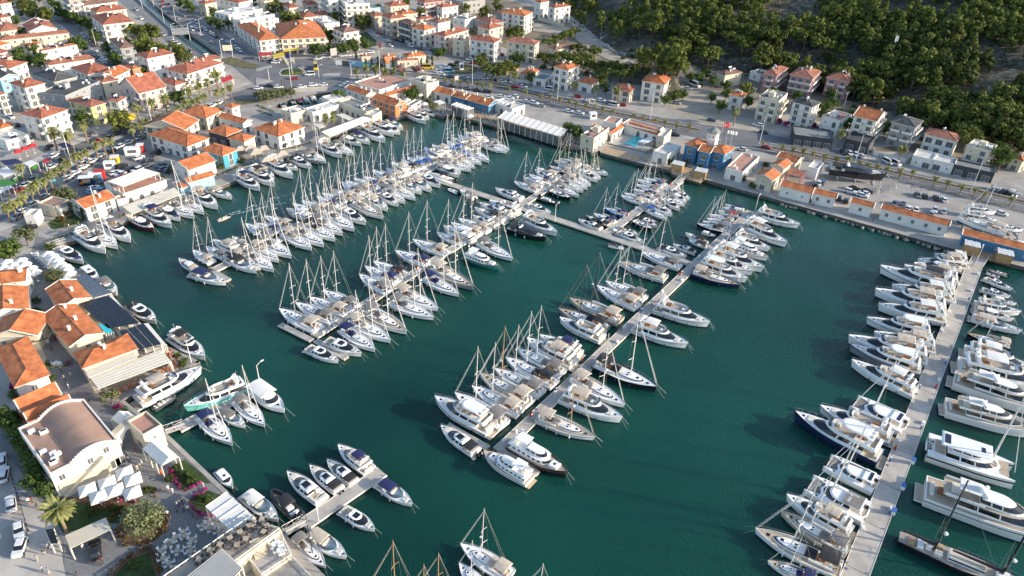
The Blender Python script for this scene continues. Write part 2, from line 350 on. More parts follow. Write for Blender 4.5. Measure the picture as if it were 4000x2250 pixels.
for j in range(ny-1):
    for i in range(nx-1):
        a=j*nx+i; 
        if max(mb.v[k][2] for k in (a,a+1,a+nx,a+nx+1))<LAND-.4: continue
        mb.f.append((a,a+1,a+nx+1,a+nx)); mb.m.append(0)
hm=mat('hillside',(.055,.055,.036),.95,.3,.10,col2=(.125,.11,.08),bump=.8,bs=.6)
nt=hm.node_tree; b=nt.nodes['Principled BSDF']; src=b.inputs['Base Color'].links[0].from_socket
vn=nt.nodes.new('ShaderNodeTexNoise'); vn.inputs['Scale'].default_value=.35; vn.inputs['Detail'].default_value=8; tc=[n for n in nt.nodes if n.type=='TEX_COORD'][0]
nt.links.new(tc.outputs['Object'],vn.inputs['Vector']); cr=nt.nodes.new('ShaderNodeValToRGB'); cr.color_ramp.elements[0].position=.56; cr.color_ramp.elements[1].position=.66
nt.links.new(vn.outputs['Fac'],cr.inputs['Fac']); mx=nt.nodes.new('ShaderNodeMixRGB'); mx.inputs[2].default_value=(.20,.185,.16,1)
nt.links.new(cr.outputs[0],mx.inputs[0]); nt.links.new(src,mx.inputs[1]); nt.links.new(mx.outputs[0],b.inputs['Base Color'])
struct('hill',mb.mesh('hill',hm,True))
# ---------------- roads, lots, lawns ----------------
SHEETS=0
def sheet(name,m,pts,lift=None,hill=False):
    global SHEETS; SHEETS+=1
    z=(.012+.004*SHEETS) if lift is None else lift
    if hill:
        # drape: subdivide along
        mb=MB()
        k=len(pts)//2
        for i in range(k): mb.v+= [ (pts[i].x,pts[i].y,pts[i].z+.25),(pts[-1-i].x,pts[-1-i].y,pts[-1-i].z+.25)]
        for i in range(k-1): mb.f.append((2*i,2*i+1,2*i+3,2*i+2)); mb.m.append(0)
        return struct(name,mb.mesh(name,M[m]))
    tri=tessellate_polygon([[Vector((p.x,p.y,0)) for p in pts]]); mb=MB(); mb.v=[(p.x,p.y,LAND+z) for p in pts]
    for t in tri:
        a,b_,c=[pts[i] for i in t]
        if (b_-a).cross(c-a).z<0: t=(t[0],t[2],t[1])
        mb.f.append(tuple(t)); mb.m.append(0)
    return struct(name,mb.mesh(name,M[m]))
sheet('road','asphalt',wp(0,2250,600)+wp(10,0,560,280,600,760,575,800,640,1700,735,2300,810,2574,870)+wp(20,300,925,900,1065,1500,1180,2574,1345)+wp(31,740,70,1040,165,1700,345,2574,520,3600,760,3600,960,2574,700,1200,345,560,195,0,95)+wp(21,2200,12)+wp(20,1900,1395,1600,1335,1250,1255,900,1195,300,1065,0,975)+wp(10,2574,965,1800,855,1560,805,940,800,880,870,0,915)+wp(0,2574,1010,2200,1120,1500,1335)+wp(1,1150,25,1000,170,700,360,470,545,0,775,-600,1100,-600,820,0,430,280,280,500,110)+wp(0,900,1400,1400,1225,2574,865))
sheet('hill_foot_ground','dirt',wp(20,-700,300,-300,420,150,540,330,640,480,700,800,780,1100,830,1300,860,1600,900,2000,930,2200,1000,2574,1050)+wp(30,250,1150,800,1300,1200,1400,1500,1449)+wp(31,900,60,1500,90,2000,180,2574,280,3500,450)+wp(30,3300,1400,2574,1400,1700,1050,1200,860,900,750,300,560,0,480)+wp(20,2300,560,1700,700,1300,600,1000,500,800,420,600,250,400,100,200,60,-300,-60,-900,60))
sheet('side_street','asphalt2',wp(0,380,-60,500,180,640,262,850,480,950,600,1100,662,1215,640,1020,480,900,400,800,262,600,120,510,60,470,-60))
sheet('highway_lane','asphalt2',wp(0,1120,-60,1290,90,1700,440,1960,575,2090,585,1740,335,1340,-60))
sheet('highway_lane','asphalt2',wp(0,1450,-60,1890,325,2235,560,2400,640)+wp(10,60,640,0,560)+wp(0,2340,400,2100,250,1930,-60))
sheet('town_street','asphalt2',wp(10,1180,300,1250,350,1330,420,1420,480,1850,530,1960,600,2200,720,2574,760,2574,640,2200,600,1960,545,1800,500,1640,480,1480,420,1380,370,1300,330,1200,270,1100,150,1040,160))
sheet('parking_lot','lotdirt',wp(20,1560,1110,1620,1000,1660,930,2000,960,2110,1140,2330,1140,2574,900)+wp(30,80,1240,0,1360)+wp(20,2574,1330,1900,1250))
sheet('parking_lot','asphalt2',wp(1,1130,60,1500,60,1700,250,1800,190,1790,290,1650,300,1500,290,1080,330,1080,500,760,560,740,500,560,470,880,290))
sheet('promenade','sidewalk',wp(1,0,800,470,560,700,380,1000,190,1150,50)+wp(0,1500,1345,1450,1395)+wp(1,1130,70,880,290,560,480,380,650,250,780,0,880))
sheet('cobbled_lane','cobble',wp(1,370,0+920,560,980,700,1449,720,1449)+wp(2,560,0,830,700,950,1090,1240,1150,1640,1449)+wp(3,1740,90,2120,480,2240,610,2060,760,2150,870,2600,900,1640,1449,1400,1600,1060,1449,640,1449,640,1120,400,700,270,480,130,300,0,200)+wp(2,0,1200,220,1449,860,1230,520,870,390,500,290,100,340,0)+wp(1,330,1300,310,1100))
sheet('pavement','sidewalk',wp(3,180,620,430,720,560,990,620,1230,660,1449,620,1650,-300,1650,-300,1100,60,1260,250,1260,280,1000))
sheet('lawn','grass',wp(3,600,660,880,700,1240,800,1200,920,1090,920,640,1020,560,900,430,790,420,700))
sheet('planting_bed','soil',wp(3,1190,940,1250,860,1620,800,1690,900,1660,1010,1480,1130,1250,1120,1180,1040))
sheet('lawn','grass',wp(3,1690,400,1740,340,1860,280,2040,430,2120,520,2010,520,1870,600,1780,570))
sheet('lawn','grass',wp(3,1920,660,2100,590,2220,640,2230,620,2080,740,2130,840,2070,850,1950,790,1890,710))
sheet('planting_bed','soil',wp(3,1110,1449,1200,1340,1290,1250,1520,1170,1600,1300,1620,1449,1600,1600,1100,1600))
sheet('lawn','grass',wp(3,1150,1440,1320,1280,1500,1210,1570,1449,1560,1600,1150,1600))
sheet('planting_bed','soil',wp(3,600,660,1320,650,1380,720,1250,800,1000,770,880,720,640,690))
sheet('lawn','grass',wp(1,480,800,640,700,740,700,850,780,560,860,520,850))
sheet('lawn','drygrass',wp(10,0,1000,380,900,390,935,210,985,0,1035,-200,1060,-200,1000))
sheet('lawn','grass',wp(10,1010,350,1110,320,1210,410,1215,460,1120,480,1080,400))
sheet('lawn','drygrass',wp(0,2230,590,2330,575,2574,650)+wp(10,60,690)+wp(0,2480,690,2250,640))
sheet('roundabout_island','sidewalk',wp(10,225,735,260,695,360,680,470,695,500,725,460,755,360,770,250,765))
sheet('roundabout_bed','grass',wp(10,245,735,270,705,360,690,460,702,485,725,450,748,360,758,260,755))
sheet('traffic_island','pave',wp(10,620,790,690,740,760,735,850,735,840,780,730,797))
sheet('traffic_island','pave',wp(10,0,720,0,690,150,660,165,668,40,715))
sheet('traffic_island','pave',wp(10,0,865,0,780,160,812,180,822))
sheet('lawn','drygrass',wp(10,1890,690,2090,630,2240,690,2180,745,1950,745))
sheet('median_strip','sidewalk',wp(10,920,775,980,750,1560,770,1600,795,1300,800,940,790))
med1=[W(10,1610,775,LAND),W(10,1900,795,LAND),W(10,2200,838,LAND),W(10,2574,900,LAND),W(20,400,1000,LAND),W(20,450,1015,LAND),W(20,1000,1130,LAND),W(20,1450,1220,LAND),W(20,1880,1312,LAND),]
med2=[W(31,-1400,-190,LAND),W(31,0,30,LAND),W(31,500,125,LAND),W(31,1000,225,LAND),W(31,1500,340,LAND),W(31,2000,450,LAND),W(31,2574,585,LAND),W(31,3300,760,LAND)]
med2=med2[1:]
def band(pts,w):
    l=[];r=[]
    for i,p in enumerate(pts):
        d=(pts[min(i+1,len(pts)-1)]-pts[max(i-1,0)]).normalized(); s=Vector((-d.y,d.x,0))*w/2; l.append(p+s); r.append(p-s)
    return l+r[::-1]
sheet('median_strip','soil',band(med1,2.2)); sheet('median_strip','soil',band(med2,2.2))
m3=wp(0,2300,975,1900,1100,1550,1215,1300,1320,1130,1405)+wp(1,950,55,690,215,540,330,400,420,0,665,-250,830)
sheet('boulevard_island','sidewalk',band(m3,3.6))
sheet('sidewalk','sidewalk',band(wp(0,2500,835,1500,1160,1000,1330)+wp(1,580,60,300,200,0,380),4))
sheet('sidewalk','sidewalk',band(wp(10,940,760,1650,730,2300,800,2574,862)+wp(20,300,925,900,1065,1250,1110),1.8))
# lane lines
def dashes(pts,w=.18,dash=3,gap=5,solid=False):
    mb=MB(); z=LAND+.25
    for a,b in zip(pts[:-1],pts[1:]):
        L=(b-a).length
        if L<.01: continue
        d=(b-a)/L; s=Vector((-d.y,d.x,0))*w/2; t=0
        while t<L:
            e=min(L,t+(L if solid else dash)); p,q=a+d*t,a+d*e; mb.face([(k.x,k.y,z) for k in (p-s,q-s,q+s,p+s)]); t=e+gap
    return mb
for nm,pl,sol in (('lane_marking',band(med1,9)[:len(med1)],False),('lane_marking',band(med1,9)[len(med1):],False),('lane_marking',band(med2,9)[:len(med2)],False),('lane_marking',band(med2,9)[len(med2):],False),('edge_line',band(med1,3)[:len(med1)],True),('edge_line',band(med1,3)[len(med1):],True),('edge_line',band(med2,3)[:len(med2)],True),('edge_line',band(med2,3)[len(med2):],True),('lane_marking',wp(0,1260,-40,1600,275,1900,560),False),('lane_marking',wp(0,1600,-40,2000,285,2350,560),False),('lane_marking',wp(0,1720,-40,2150,300,2480,560),False)):
    o=struct(nm,dashes(pl,solid=sol).mesh(nm,M['paint']))
# dirt road up the hill
L_=[HP(x,y) for x,y in ((2085,95),(2200,105),(2290,130),(2345,180),(2400,215),(2460,238),(2500,255))]; Rr=[HP(x,y) for x,y in ((2080,125),(2170,135),(2240,150),(2300,200),(2370,235),(2430,255),(2480,268))]
sheet('dirt_road','lotdirt',L_+Rr[::-1],hill=True)
sheet('dirt_track','lotdirt',wp(20,1590,800,1750,870,1950,900,2140,930,2150,965,1900,945,1700,925,1600,900))
# boat ramp / wooden quay decks
sheet('quay_deck','deckwood',wp(21,895,80,960,30,1300,130,1260,178))
sheet('quay_deck','deckwood',wp(21,1290,150,1330,125,1600,210,1590,250))
sheet('pool_terrace','sidewalk',wp(20,960,1449,1040,1350,1420,1400,1440,1449)+wp(21,1400,40,1380,90,900,-20))
# ---------------- boats ----------------
def oring(x0,x1,w0,w1,z,p=2.2,n=6,pt=.0,xs=.45):
    """plan outline: straight stern at x0 half width w0, max width w1 at xs, rounded to the nose x1"""
    L=x1-x0; st=[(x0,w0)]; xm=x0+L*xs
    st.append((xm,w1))
    for i in range(1,n+1):
        t=i/n; x=xm+(x1-xm)*math.sin(t*PI/2) if pt==0 else xm+(x1-xm)*t
        u=(x-xm)/(x1-xm); w=w1*(max(0,1-u**p))**(1/1.6 if pt==0 else 1); st.append((x,max(w,.04)))
    return [(x,-w,z) for x,w in st]+[(x,w,z) for x,w in reversed(st)]
def hull_mesh(L,B,z0,z1,hm,tw=.8,p=2.1,flare=.86,teak=None,stripe=None,rake=.04,boot='stripe'):
    h=L/2
    def ring(k,z,fw,sheer):
        r=oring(-h*(1-.02*(1-k)),h*(1-rake*2*(1-k)),B/2*tw*fw,B/2*fw,z,p,8,1,.42)
        return [(x,y,zz+sheer*((x+h)/L)**2) for x,y,zz in r]
    s=z1-z0
    rings=[ring(0,-.35,.55,0),ring(.25,.12,flare-.02,.02),ring(.3,.26,flare,.05),ring(.78,z0*.72,.98,s*.75),ring(.86,z0*.80,.985,s*.8),ring(1,z0,1,s)]
    mb=MB(); mb.stack(rings,[1,1,0,2,0],False,False)
    inn=ring(1,z0,.93,s); inn=[(x*.985,y,z-.0) for x,y,z in inn]; low=[(x,y,z-.1) for x,y,z in inn]
    mb.stack([rings[-1],inn,low],[0,0],False,False); 
    return mb.mesh('hull',[M[hm],M[boot],M[stripe or hm]],False), low
def deck_mesh(low,m):
    mb=MB(); k=len(low)//2
    for i in range(k-1):
        mb.face([low[i],low[i+1],low[-2-i],low[-1-i]])
    return mb.mesh('deck',M[m])
def boxmesh(n,m,*bs):
    mb=MB()
    for b in bs: mb.box(*b)
    return mb.mesh(n,M[m] if isinstance(m,str) else [M[i] for i in m])
def arch_canopy(n,m,x0,x1,w,z,rise=.35,th=.05,frame=True):
    mb=MB(); k=7; top=[]; 
    xs=[x0,x0+.15,(x0+x1)/2,x1-.15,x1]; rows=[]
    for i,x in enumerate(xs):
        e=-.12 if i in (0,4) else (.04 if i==2 else 0)
        rows.append([(x,-w+2*w*j/k,z+e+rise*(1-(2*j/k-1)**2)) for j in range(k+1)])
    for a,b in zip(rows[:-1],rows[1:]):
        for j in range(k):
            mb.face([a[j],b[j],b[j+1],a[j+1]]); mb.face([(p[0],p[1],p[2]-th) for p in (a[j+1],b[j+1],b[j],a[j])])
    if frame:
        for x in (x0+.1,x1-.1):
            for sg in (-1,1): mb.tube([(x,sg*w,z-.05),((x0+x1)/2,sg*w,z-1.7)],.03,n=4,m=1)
    return mb.mesh(n,[M[m],M['steel']])
def rail_mesh(low,f0,h=.62,m='steel'):
    mb=MB(); k=len(low)//2
    for side in (low[:k],low[k:][::-1]):
        pts=[Vector(p) for p in side if p[0]>=f0]
        if len(pts)<2: continue
        mb.tube([(p.x*1.005,p.y,p.z+h) for p in pts],.028,n=3)
        for p in pts: mb.tube([p,(p.x*1.005,p.y,p.z+h)],.022,n=3)
    return mb.mesh('rail',M[m])
def fender_meshes(low,xs,m='gel',side=(-1,1),r=.14):
    out=[]; k=len(low)//2
    for x in xs:
        # half width at x
        pts=low[:k]; y=None
        for a,b in zip(pts[:-1],pts[1:]):
            if a[0]<=x<=b[0]: y=a[1]+(b[1]-a[1])*(x-a[0])/(b[0]-a[0]+1e-6)
        if y is None: continue
        for s in side:
            mb=MB(); yy=abs(y)*1.06*s+.06*s; mb.tube([(x,yy,.95),(x,yy,.85),(x,yy,.35),(x,yy,.25)],r,r,6); out.append(('fender',mb.mesh('fender',M[m]),None))
    return out
def moor(h,z):
    mb=MB(); mb.tube([(h*.97,.3,z),(h+1.6,.9,-.1)],.022,n=3); mb.tube([(h*.97,-.3,z),(h+1.9,-.7,-.1)],.022,n=3); return ('mooring_line',mb.mesh('mooring_line',M['wire']),None)
FAB={'b':'beigefab','g':'greyfab','k':'blackfab','n':'navyfab','u':'bluefab','w':'whitefab','r':'redfab'}
HUL={'w':'gel','n':'navy','k':'black','u':'bluehull','m':'maroon','b':'gelbeige','g':'greyhull','t':'turq','e':'greenhull'}
DEC={'w':'gel','t':'teak','g':'teakgrey'}
PC={}
def sail(var):
    """var = hull, deck, canopy, rig (w silver, k black, s wooden), size"""
    hu,dk,ca,rg=var[:4]; L,B=12.5,4.15; mast='mast' if rg in 'wy' else 'black' if rg=='k' else 'spar'
    rs=random.Random(hash(var)%1000 if False else sum(map(ord,var))*7)
    hm,low=hull_mesh(L,B,1.15,1.5,HUL[hu],.84,2.0,.88,stripe=('stripe' if hu=='w' and rs.random()<.35 else None))
    P=[('hull',hm,[]),('deck',deck_mesh(low,DEC[dk]),[])]
    mb=MB(); mb.stack([oring(-1.6,3.7,.95,1.12,1.12,2.2,5,0,.4),oring(-1.6,3.5,.92,1.05,1.36,2.2,5,0,.4),oring(-1.55,3.1,.86,.95,1.50,2.2,5,0,.4),oring(-1.5,2.9,.8,.88,1.58,2.2,5,0,.4)],[0,1,0])
    P.append(('coachroof',mb.mesh('coachroof',[M['gel'],M['glass']]),[('hatch',boxmesh('hatch','glass',b_),None) for b_ in ((2.0,2.5,-.28,.28,1.55,1.6),(.1,.5,-.5,-.15,1.56,1.61),(.1,.5,.15,.5,1.56,1.61))]))
    P.append(('foredeck_hatch',boxmesh('foredeck_hatch','glass',(4.0,4.5,-.27,.27,1.3,1.36)),None))
    mb=MB()
    mb.box(-5.6,-1.8,-1.25,-.85,1.05,1.45,0); mb.box(-5.6,-1.8,.85,1.25,1.05,1.45,0); mb.box(-5.6,-1.8,-.84,.84,1.02,1.12,1); mb.box(-4.0,-2.7,-.22,.22,1.13,1.7,2)
    for s in (-1,1): mb.tube([(-4.8,s*.55,1.3),(-4.72,s*.55,1.95)],.35,.35,8,2) if False else mb.box(-4.95,-4.6,s*.6-.1,s*.6+.1,1.1,1.8,0)
    P.append(('cockpit',mb.mesh('cockpit',[M['gel'],M['teak'],M['wood']]),None))
    if ca!='-':
        P.append(('bimini',arch_canopy('bimini',FAB[ca],-5.7,-2.9,1.45,3.0,.28),None))
        P.append(('sprayhood',arch_canopy('sprayhood',FAB[ca],-2.7,-1.1,1.3,1.9,.55,frame=False),None))
    H=14.6; mx=.9
    mb=MB(); mb.tube([(mx,0,1.4),(mx-.15,0,H*.6),(mx-.35,0,H+1.2)],.105,.06,6); 
    spl=[]
    for zz,w in ((5.6,1.15),(9.6,.9)):
        sp=MB(); sp.tube([(mx-.45,-w,zz+.1),(mx-.1,0,zz),(mx-.45,w,zz+.1)],.05,.05,4); spl.append(('spreader',sp.mesh('spreader',M[mast]),None))
    wi=MB()
    top=(mx-.35,0,H+1)
    for s in (-1,1): wi.tube([(.5,s*1.8,1.2),(mx-.45,s*1.15,5.7),(mx-.45,s*.9,9.7),top],.012,n=3); wi.tube([(.3,s*1.7,1.2),(mx-.12,0,5.6)],.010,n=3)
    wi.tube([top,(-6.1,.4,1.3)],.012,n=3); wi.tube([top,(-6.1,-.4,1.3)],.012,n=3)
    subs=spl
    if rs.random()<.5:
        rd=MB(); rd.ball((mx+.25,0,7.2),.28,0,8,.2); subs.append(('radar_dome',rd.mesh('radar_dome',M['gel']),None))
    P.append(('mast',mb.mesh('mast',M[mast]),subs)); P.append(('rigging',wi.mesh('rigging',M['wire']),None))
    fs=MB(); fs.tube([(6.0,0,1.6),(mx+.3+(6-mx)*.9,0,2.6),(mx-.1,0,H)],.03,.03,4); fs.tube([(5.75,0,2.1),(mx+.1,0,H-.8)],.055,.03,5,1)
    P.append(('furled_jib',fs.mesh('furled_jib',[M[mast],M['whitefab' if rg!='k' else 'greyfab']]),None))
    bm=MB(); bm.tube([(mx-.1,0,2.75),(-3.6,0,2.95)],.10,n=6); bm.tube([(mx-.2,0,2.95),(-1.5,0,3.12),(-3.4,0,3.06)],.24,.12,6,1)
    P.append(('boom',bm.mesh('boom',[M[mast],M[FAB[ca] if ca in 'kunb' and rs.random()<.6 else 'whitefab']]),None))
    P.append(('rail',rail_mesh(low,-6.3,.6,'steel'),None))
    gm=MB(); 
    for q in range(5): 
        x,y=rs.uniform(-6.1,-5.3),rs.uniform(-1.1,1.1); gm.box(x,x+.3,y,y+.35,1.1,1.1+rs.uniform(.3,.8),rs.choice((0,1,1)))
    P.append(('stern_gear',gm.mesh('stern_gear',[M['gear'],M['gel']]),None))
    P+=fender_meshes(low,(-3.5,-1.2,1.5),'navyfab' if hu in 'nk' else 'gel'); P.append(moor(6.2,1.5))
    return P
def superstr(z,x0,x1,w,hb,hg,hr,rake=1.5,glass='glass',body='gel',rear=.2,sunroof=False,nose=None):
    """base, glass band, roof; returns mesh, roof height"""
    mb=MB(); n=5; e=.03
    mb.stack([oring(x0,x1+.6,w*.98,w,z,2.4,n,0,.5),oring(x0,x1,w*.95,w*.97,z+hb,2.4,n,0,.5),oring(x0+rear,x1-rake,w*.84,w*.86,z+hb+hg,2.4,n,0,.5),oring(x0+rear-.1,x1-rake-.1,w*.86,w*.88,z+hb+hg+.03,2.4,n,0,.5),oring(x0+rear,x1-rake-.5,w*.74,w*.76,z+hb+hg+hr,2.4,n,0,.5)],[0,1,0,0])
    zt=z+hb+hg+hr
    # pillars
    for t in (.3,.62):
        x=x0+(x1-rake-x0)*t
        for s in (-1,1):
            a=s*w*.985; b=s*w*.89; mb.face([(x,a,z+hb-.02),(x+.28,a,z+hb-.02),(x+.05,b,z+hb+hg+.02),(x-.25,b,z+hb+hg+.02)][::s])
    if sunroof: mb.box(x0+(x1-rake-x0)*.35,x0+(x1-rake-x0)*.78,-w*.5,w*.5,zt-.01,zt+.03,1)
    return mb.mesh('cabin',[M[body],M[glass]]),zt
def fly(var):
    hu,ca,st=var[:3]; L,B=16,5.1; big=st=='x'
    hm,low=hull_mesh(L,B,1.75,2.5,HUL[hu],.92,2.3,.84,stripe='glass' if st in 'sx' else None,rake=.05,boot='navy' if hu!='k' else 'black')
    P=[('hull',hm,[]),('deck',deck_mesh(low,'gel'),[])]
    P.append(('swim_platform',boxmesh('swim_platform',('gel','teak'),(-9.0,-7.9,-1.9,1.9,.3,.55,0,.0,.1),(-8.95,-7.9,-1.8,1.8,.55,.58,1)),None))
    P.append(('cockpit',boxmesh('cockpit',('teak','seat','gel'),(-7.6,-5.0,-1.9,1.9,1.62,1.72,0),(-7.6,-7.0,-1.4,1.4,1.73,2.2,1),(-6.6,-5.8,-.5,.5,1.73,2.3,2)),None))
    cm,zt=superstr(1.7,-5.2,4.6,1.95,.55,.85,.18,2.4)
    P.append(('cabin',cm,None))
    fb=MB(); fb.stack([oring(-7.2,2.3,1.95,1.95,zt-.02,2.6,5,0,.6),oring(-7.3,2.4,2.0,2.0,zt+.1,2.6,5,0,.6)],0)
    fb.stack([oring(-7.0,2.2,1.9,1.93,zt+.1,2.6,5,0,.6),oring(-6.8,1.9,1.85,1.88,zt+.62,2.6,5,0,.6),oring(-6.7,1.8,1.72,1.75,zt+.62,2.6,5,0,.6),oring(-6.8,1.9,1.72,1.75,zt+.12,2.6,5,0,.6)],[0,0,0],False,True,2)
    ws=MB(); r0=oring(-1,1.85,1.7,1.8,zt+.62,2.6,6,0,.6); r1=oring(-1.2,1.35,1.6,1.7,zt+1.0,2.6,6,0,.6)
    k=len(r0); mids=list(range(3,k-3))
    for i in mids[:-1]: ws.face([r0[i],r0[i+1],r1[i+1],r1[i]])
    P.append(('flybridge',fb.mesh('flybridge',[M['gel'],M['glass'],M['teakgrey']]),[('windscreen',ws.mesh('windscreen',M['glass']),None),('bench',boxmesh('bench','seat',(-5.8,-5.1,-1.5,.9,zt+.13,zt+.55),(-5.8,-3.2,.901,1.6,zt+.13,zt+.56)),None),('helm_seat',boxmesh('helm_seat','seat',(-.2,.5,-1.0,.0,zt+.13,zt+.75)),None),('helm_console',boxmesh('helm_console','gel',(.7,1.3,-1.2,1.2,zt+.13,zt+.7)),None),('table',boxmesh('table','wood',(-4.6,-3.4,-.3,.5,zt+.13,zt+.6)),None)]))
    am=MB(); 
    for s in (-1,1): am.stack([[(-5.4,s*1.8-.07,zt+.5),(-4.6,s*1.8-.07,zt+.5),(-4.6,s*1.8+.07,zt+.5),(-5.4,s*1.8+.07,zt+.5)],[(-6.1,s*1.5-.07,zt+1.75),(-5.5,s*1.5-.07,zt+1.75),(-5.5,s*1.5+.07,zt+1.75),(-6.1,s*1.5+.07,zt+1.75)]],0)
    am.box(-6.1,-5.4,-1.55,1.55,zt+1.72,zt+1.86); am.ball((-5.75,.7,zt+2.1),.33,0,8); am.ball((-5.75,-.7,zt+2.05),.27,0,8); am.tube([(-5.8,0,zt+1.8),(-6.0,0,zt+3.6)],.03,n=4)
    P.append(('radar_arch',am.mesh('radar_arch',M['gel']),None))
    if ca=='h':
        hb_=MB(); hb_.stack([oring(-5.2,-.2,1.6,1.65,zt+1.95,3,5,0,.6),oring(-5.3,-.1,1.65,1.7,zt+2.03,3,5,0,.6),oring(-5.0,-.5,1.4,1.45,zt+2.15,3,5,0,.6)],0)
        for s in (-1,1):
            for x in (-4.9,-.8): hb_.tube([(x,s*1.5,zt+.5),(x-.1,s*1.45,zt+2.0)],.05,n=4)
        P.append(('hardtop',hb_.mesh('hardtop',M['gel']),None))
    elif ca!='-': P.append(('bimini',arch_canopy('bimini',FAB[ca],-4.6,-1.0,1.6,zt+2.0,.22),None))
    P.append(('sunpad',boxmesh('sunpad',('seat' if st!='w' else 'gel','gel','glass'),(4.0,5.4,-.9,.9,2.05,2.35,0,.1,.1),(5.9,6.4,-.27,.27,2.2,2.3,2)),None))
    P.append(('rail',rail_mesh(low,-1,.7),None)); P+=fender_meshes(low,(-4.5,-1.2,2.2),'navyfab' if st!='w' else 'gel'); P.append(moor(8,2.2))
    if st=='d': P+= [dinghy_part((-8.5,0,.9),.55)]
    return P
def dinghy_part(off,s):
    mb=MB(); L=6*s
    for sg in (-1,1): mb.tube([(off[0]-.3,off[1]+sg*-L/2,off[2]) if False else (off[0]-.55*sg*1.3*s*1.5,off[1]-L/2,off[2]),(off[0]-.55*sg*1.3*s*1.5,off[1]+L*.25,off[2]),(off[0],off[1]+L/2,off[2]+.1)],.26*s*1.4,.2*s,6)
    mb.box(off[0]-.7*s,off[0]+.7*s,off[1]-L/2+.2,off[1]+L*.3,off[2]-.12,off[2]+.05,1); mb.box(off[0]-.3,off[0]+.3,off[1]-L/2-.1,off[1]-L/2+.3,off[2],off[2]+.7,2)
    return ('tender',mb.mesh('tender',[M['gel'],M['teakgrey'],M['black']]),None)
def coupe(var):
    hu,ca,st=var[:3]; L,B=12.5,3.95
    hm,low=hull_mesh(L,B,1.35,1.95,HUL[hu],.9,2.2,.84,stripe='glass' if st in 'sx' else None,rake=.06,boot='navy' if hu!='k' else 'black')
    P=[('hull',hm,[]),('deck',deck_mesh(low,'gel' if hu!='g' else 'greyhull'),[])]
    P.append(('swim_platform',boxmesh('swim_platform',('gel','teak'),(-7.1,-6.2,-1.6,1.6,.3,.5,0,.0,.1),(-7.05,-6.2,-1.5,1.5,.5,.53,1)),None))
    P.append(('cockpit',boxmesh('cockpit',('teak','seat','gel'),(-6.0,-2.6,-1.55,1.55,1.27,1.36,0),(-6.0,-5.3,-1.5,1.5,1.37,1.8,1),(-5.2,-3.6,.95,1.5,1.37,1.75,1),(-3.6,-3.0,-1.4,-.5,1.37,1.95,2)),None))
    if ca=='o': # open with canvas
        ws=MB(); r0=oring(-1.6,2.6,1.5,1.55,1.75,2.4,6,0,.4); r1=oring(-1.8,1.7,1.4,1.45,2.35,2.4,6,0,.4); k=len(r0)
        for i in range(k-1):
            ws.face([r0[i],r0[i+1],r1[i+1],r1[i]])
        base=MB(); base.stack([oring(-2.6,4.0,1.6,1.62,1.3,2.3,5,0,.4),oring(-2.6,2.8,1.55,1.58,1.75,2.3,5,0,.4)],0)
        P.append(('foredeck_cabin',base.mesh('foredeck_cabin',M['gel']),None)); P.append(('windscreen',ws.mesh('windscreen',M['glassblue']),None))
        P.append(('seats',boxmesh('seats',('seat','gel'),(-1.6,.4,-1.1,1.1,1.76,1.9,0),(-.8,-.3,-1.1,1.1,1.9,2.2)),None))
        if len(var)>3 and var[3] in FAB: P.append(('canopy',arch_canopy('canopy',FAB[var[3]],-5.0,-.6,1.5,2.75,.25),None))
    else:
        cm,zt=superstr(1.3,-3.0,3.4,1.6,.45,.68,.16,2.3,body=('gel' if hu!='k' or ca=='w' else 'black'),sunroof=ca in 'sk')
        P.append(('cabin',cm,None))
        am=MB(); am.box(-2.6,-2.0,-1.1,1.1,zt,zt+.12); am.ball((-2.3,.4,zt+.3),.25,0,8,.2); am.tube([(-2.4,-.6,zt),(-2.9,-.6,zt+1.6)],.025,n=4); P.append(('radar_mast',am.mesh('radar_mast',M['gel']),None))
        if ca in 'bgkn': P.append(('canopy',arch_canopy('canopy',FAB[ca],-5.6,-2.9,1.5,zt-.35,.2),None))
    P.append(('sunpad',boxmesh('sunpad',('seat' if st!='n' else 'navyfab','glass'),(3.0,4.5,-.75,.75,1.6,1.9,0,.1,.1),(4.9,5.3,-.22,.22,1.7,1.84,1)),None))
    P.append(('rail',rail_mesh(low,-.5,.6),None)); P+=fender_meshes(low,(-3,0),'navyfab' if st!='w' else 'gel'); P.append(moor(6.2,1.7))
    if st=='e': P.append(('outboard_motor',boxmesh('outboard_motor','black',(-7.4,-6.7,-.75,-.25,.3,1.5,0,.12,.06),(-7.4,-6.7,.25,.75,.3,1.5,0,.12,.06)),None))
    return P
def small(var):
    """small cabin boat: hull, roof"""
    hu,ca=var[:2]; L,B=8,2.8
    hm,low=hull_mesh(L,B,1.0,1.4,HUL[hu],.88,2.2,.84)
    P=[('hull',hm,[]),('deck',deck_mesh(low,'gel'),[])]
    if ca=='c':
        cm,zt=superstr(.95,-1.2,2.0,1.05,.45,.6,.12,1.0); P.append(('cabin',cm,None))
        P.append(('cabin_roof',boxmesh('cabin_roof','gel',(-2.6,1.2,-1.05,1.05,zt,zt+.1,0,.15,.1)),[('roof_hatch',boxmesh('roof_hatch','glass',(-.4,.3,-.3,.3,zt+.1,zt+.14)),None)]))
    else:
        P.append(('windscreen',boxmesh('windscreen','glass',(.2,1.2,-.9,.9,1.1,1.6,0,.3,.15)),None)); P.append(('canopy',arch_canopy('canopy',FAB[ca],-3.2,.3,1.15,2.0,.25),None))
    P.append(('cockpit',boxmesh('cockpit',('teakgrey','seat'),(-3.7,-1.3,-1,1,.93,.99),(-3.7,-3.2,-.9,.9,1.0,1.35,1)),None))
    P.append(('outboard_motor',boxmesh('outboard_motor','black',(-4.5,-4.0,-.25,.25,.2,1.3,0,.1,.05)),None)); P.append(('rail',rail_mesh(low,.5,.5),None)); P.append(moor(4,1.2))
    return P
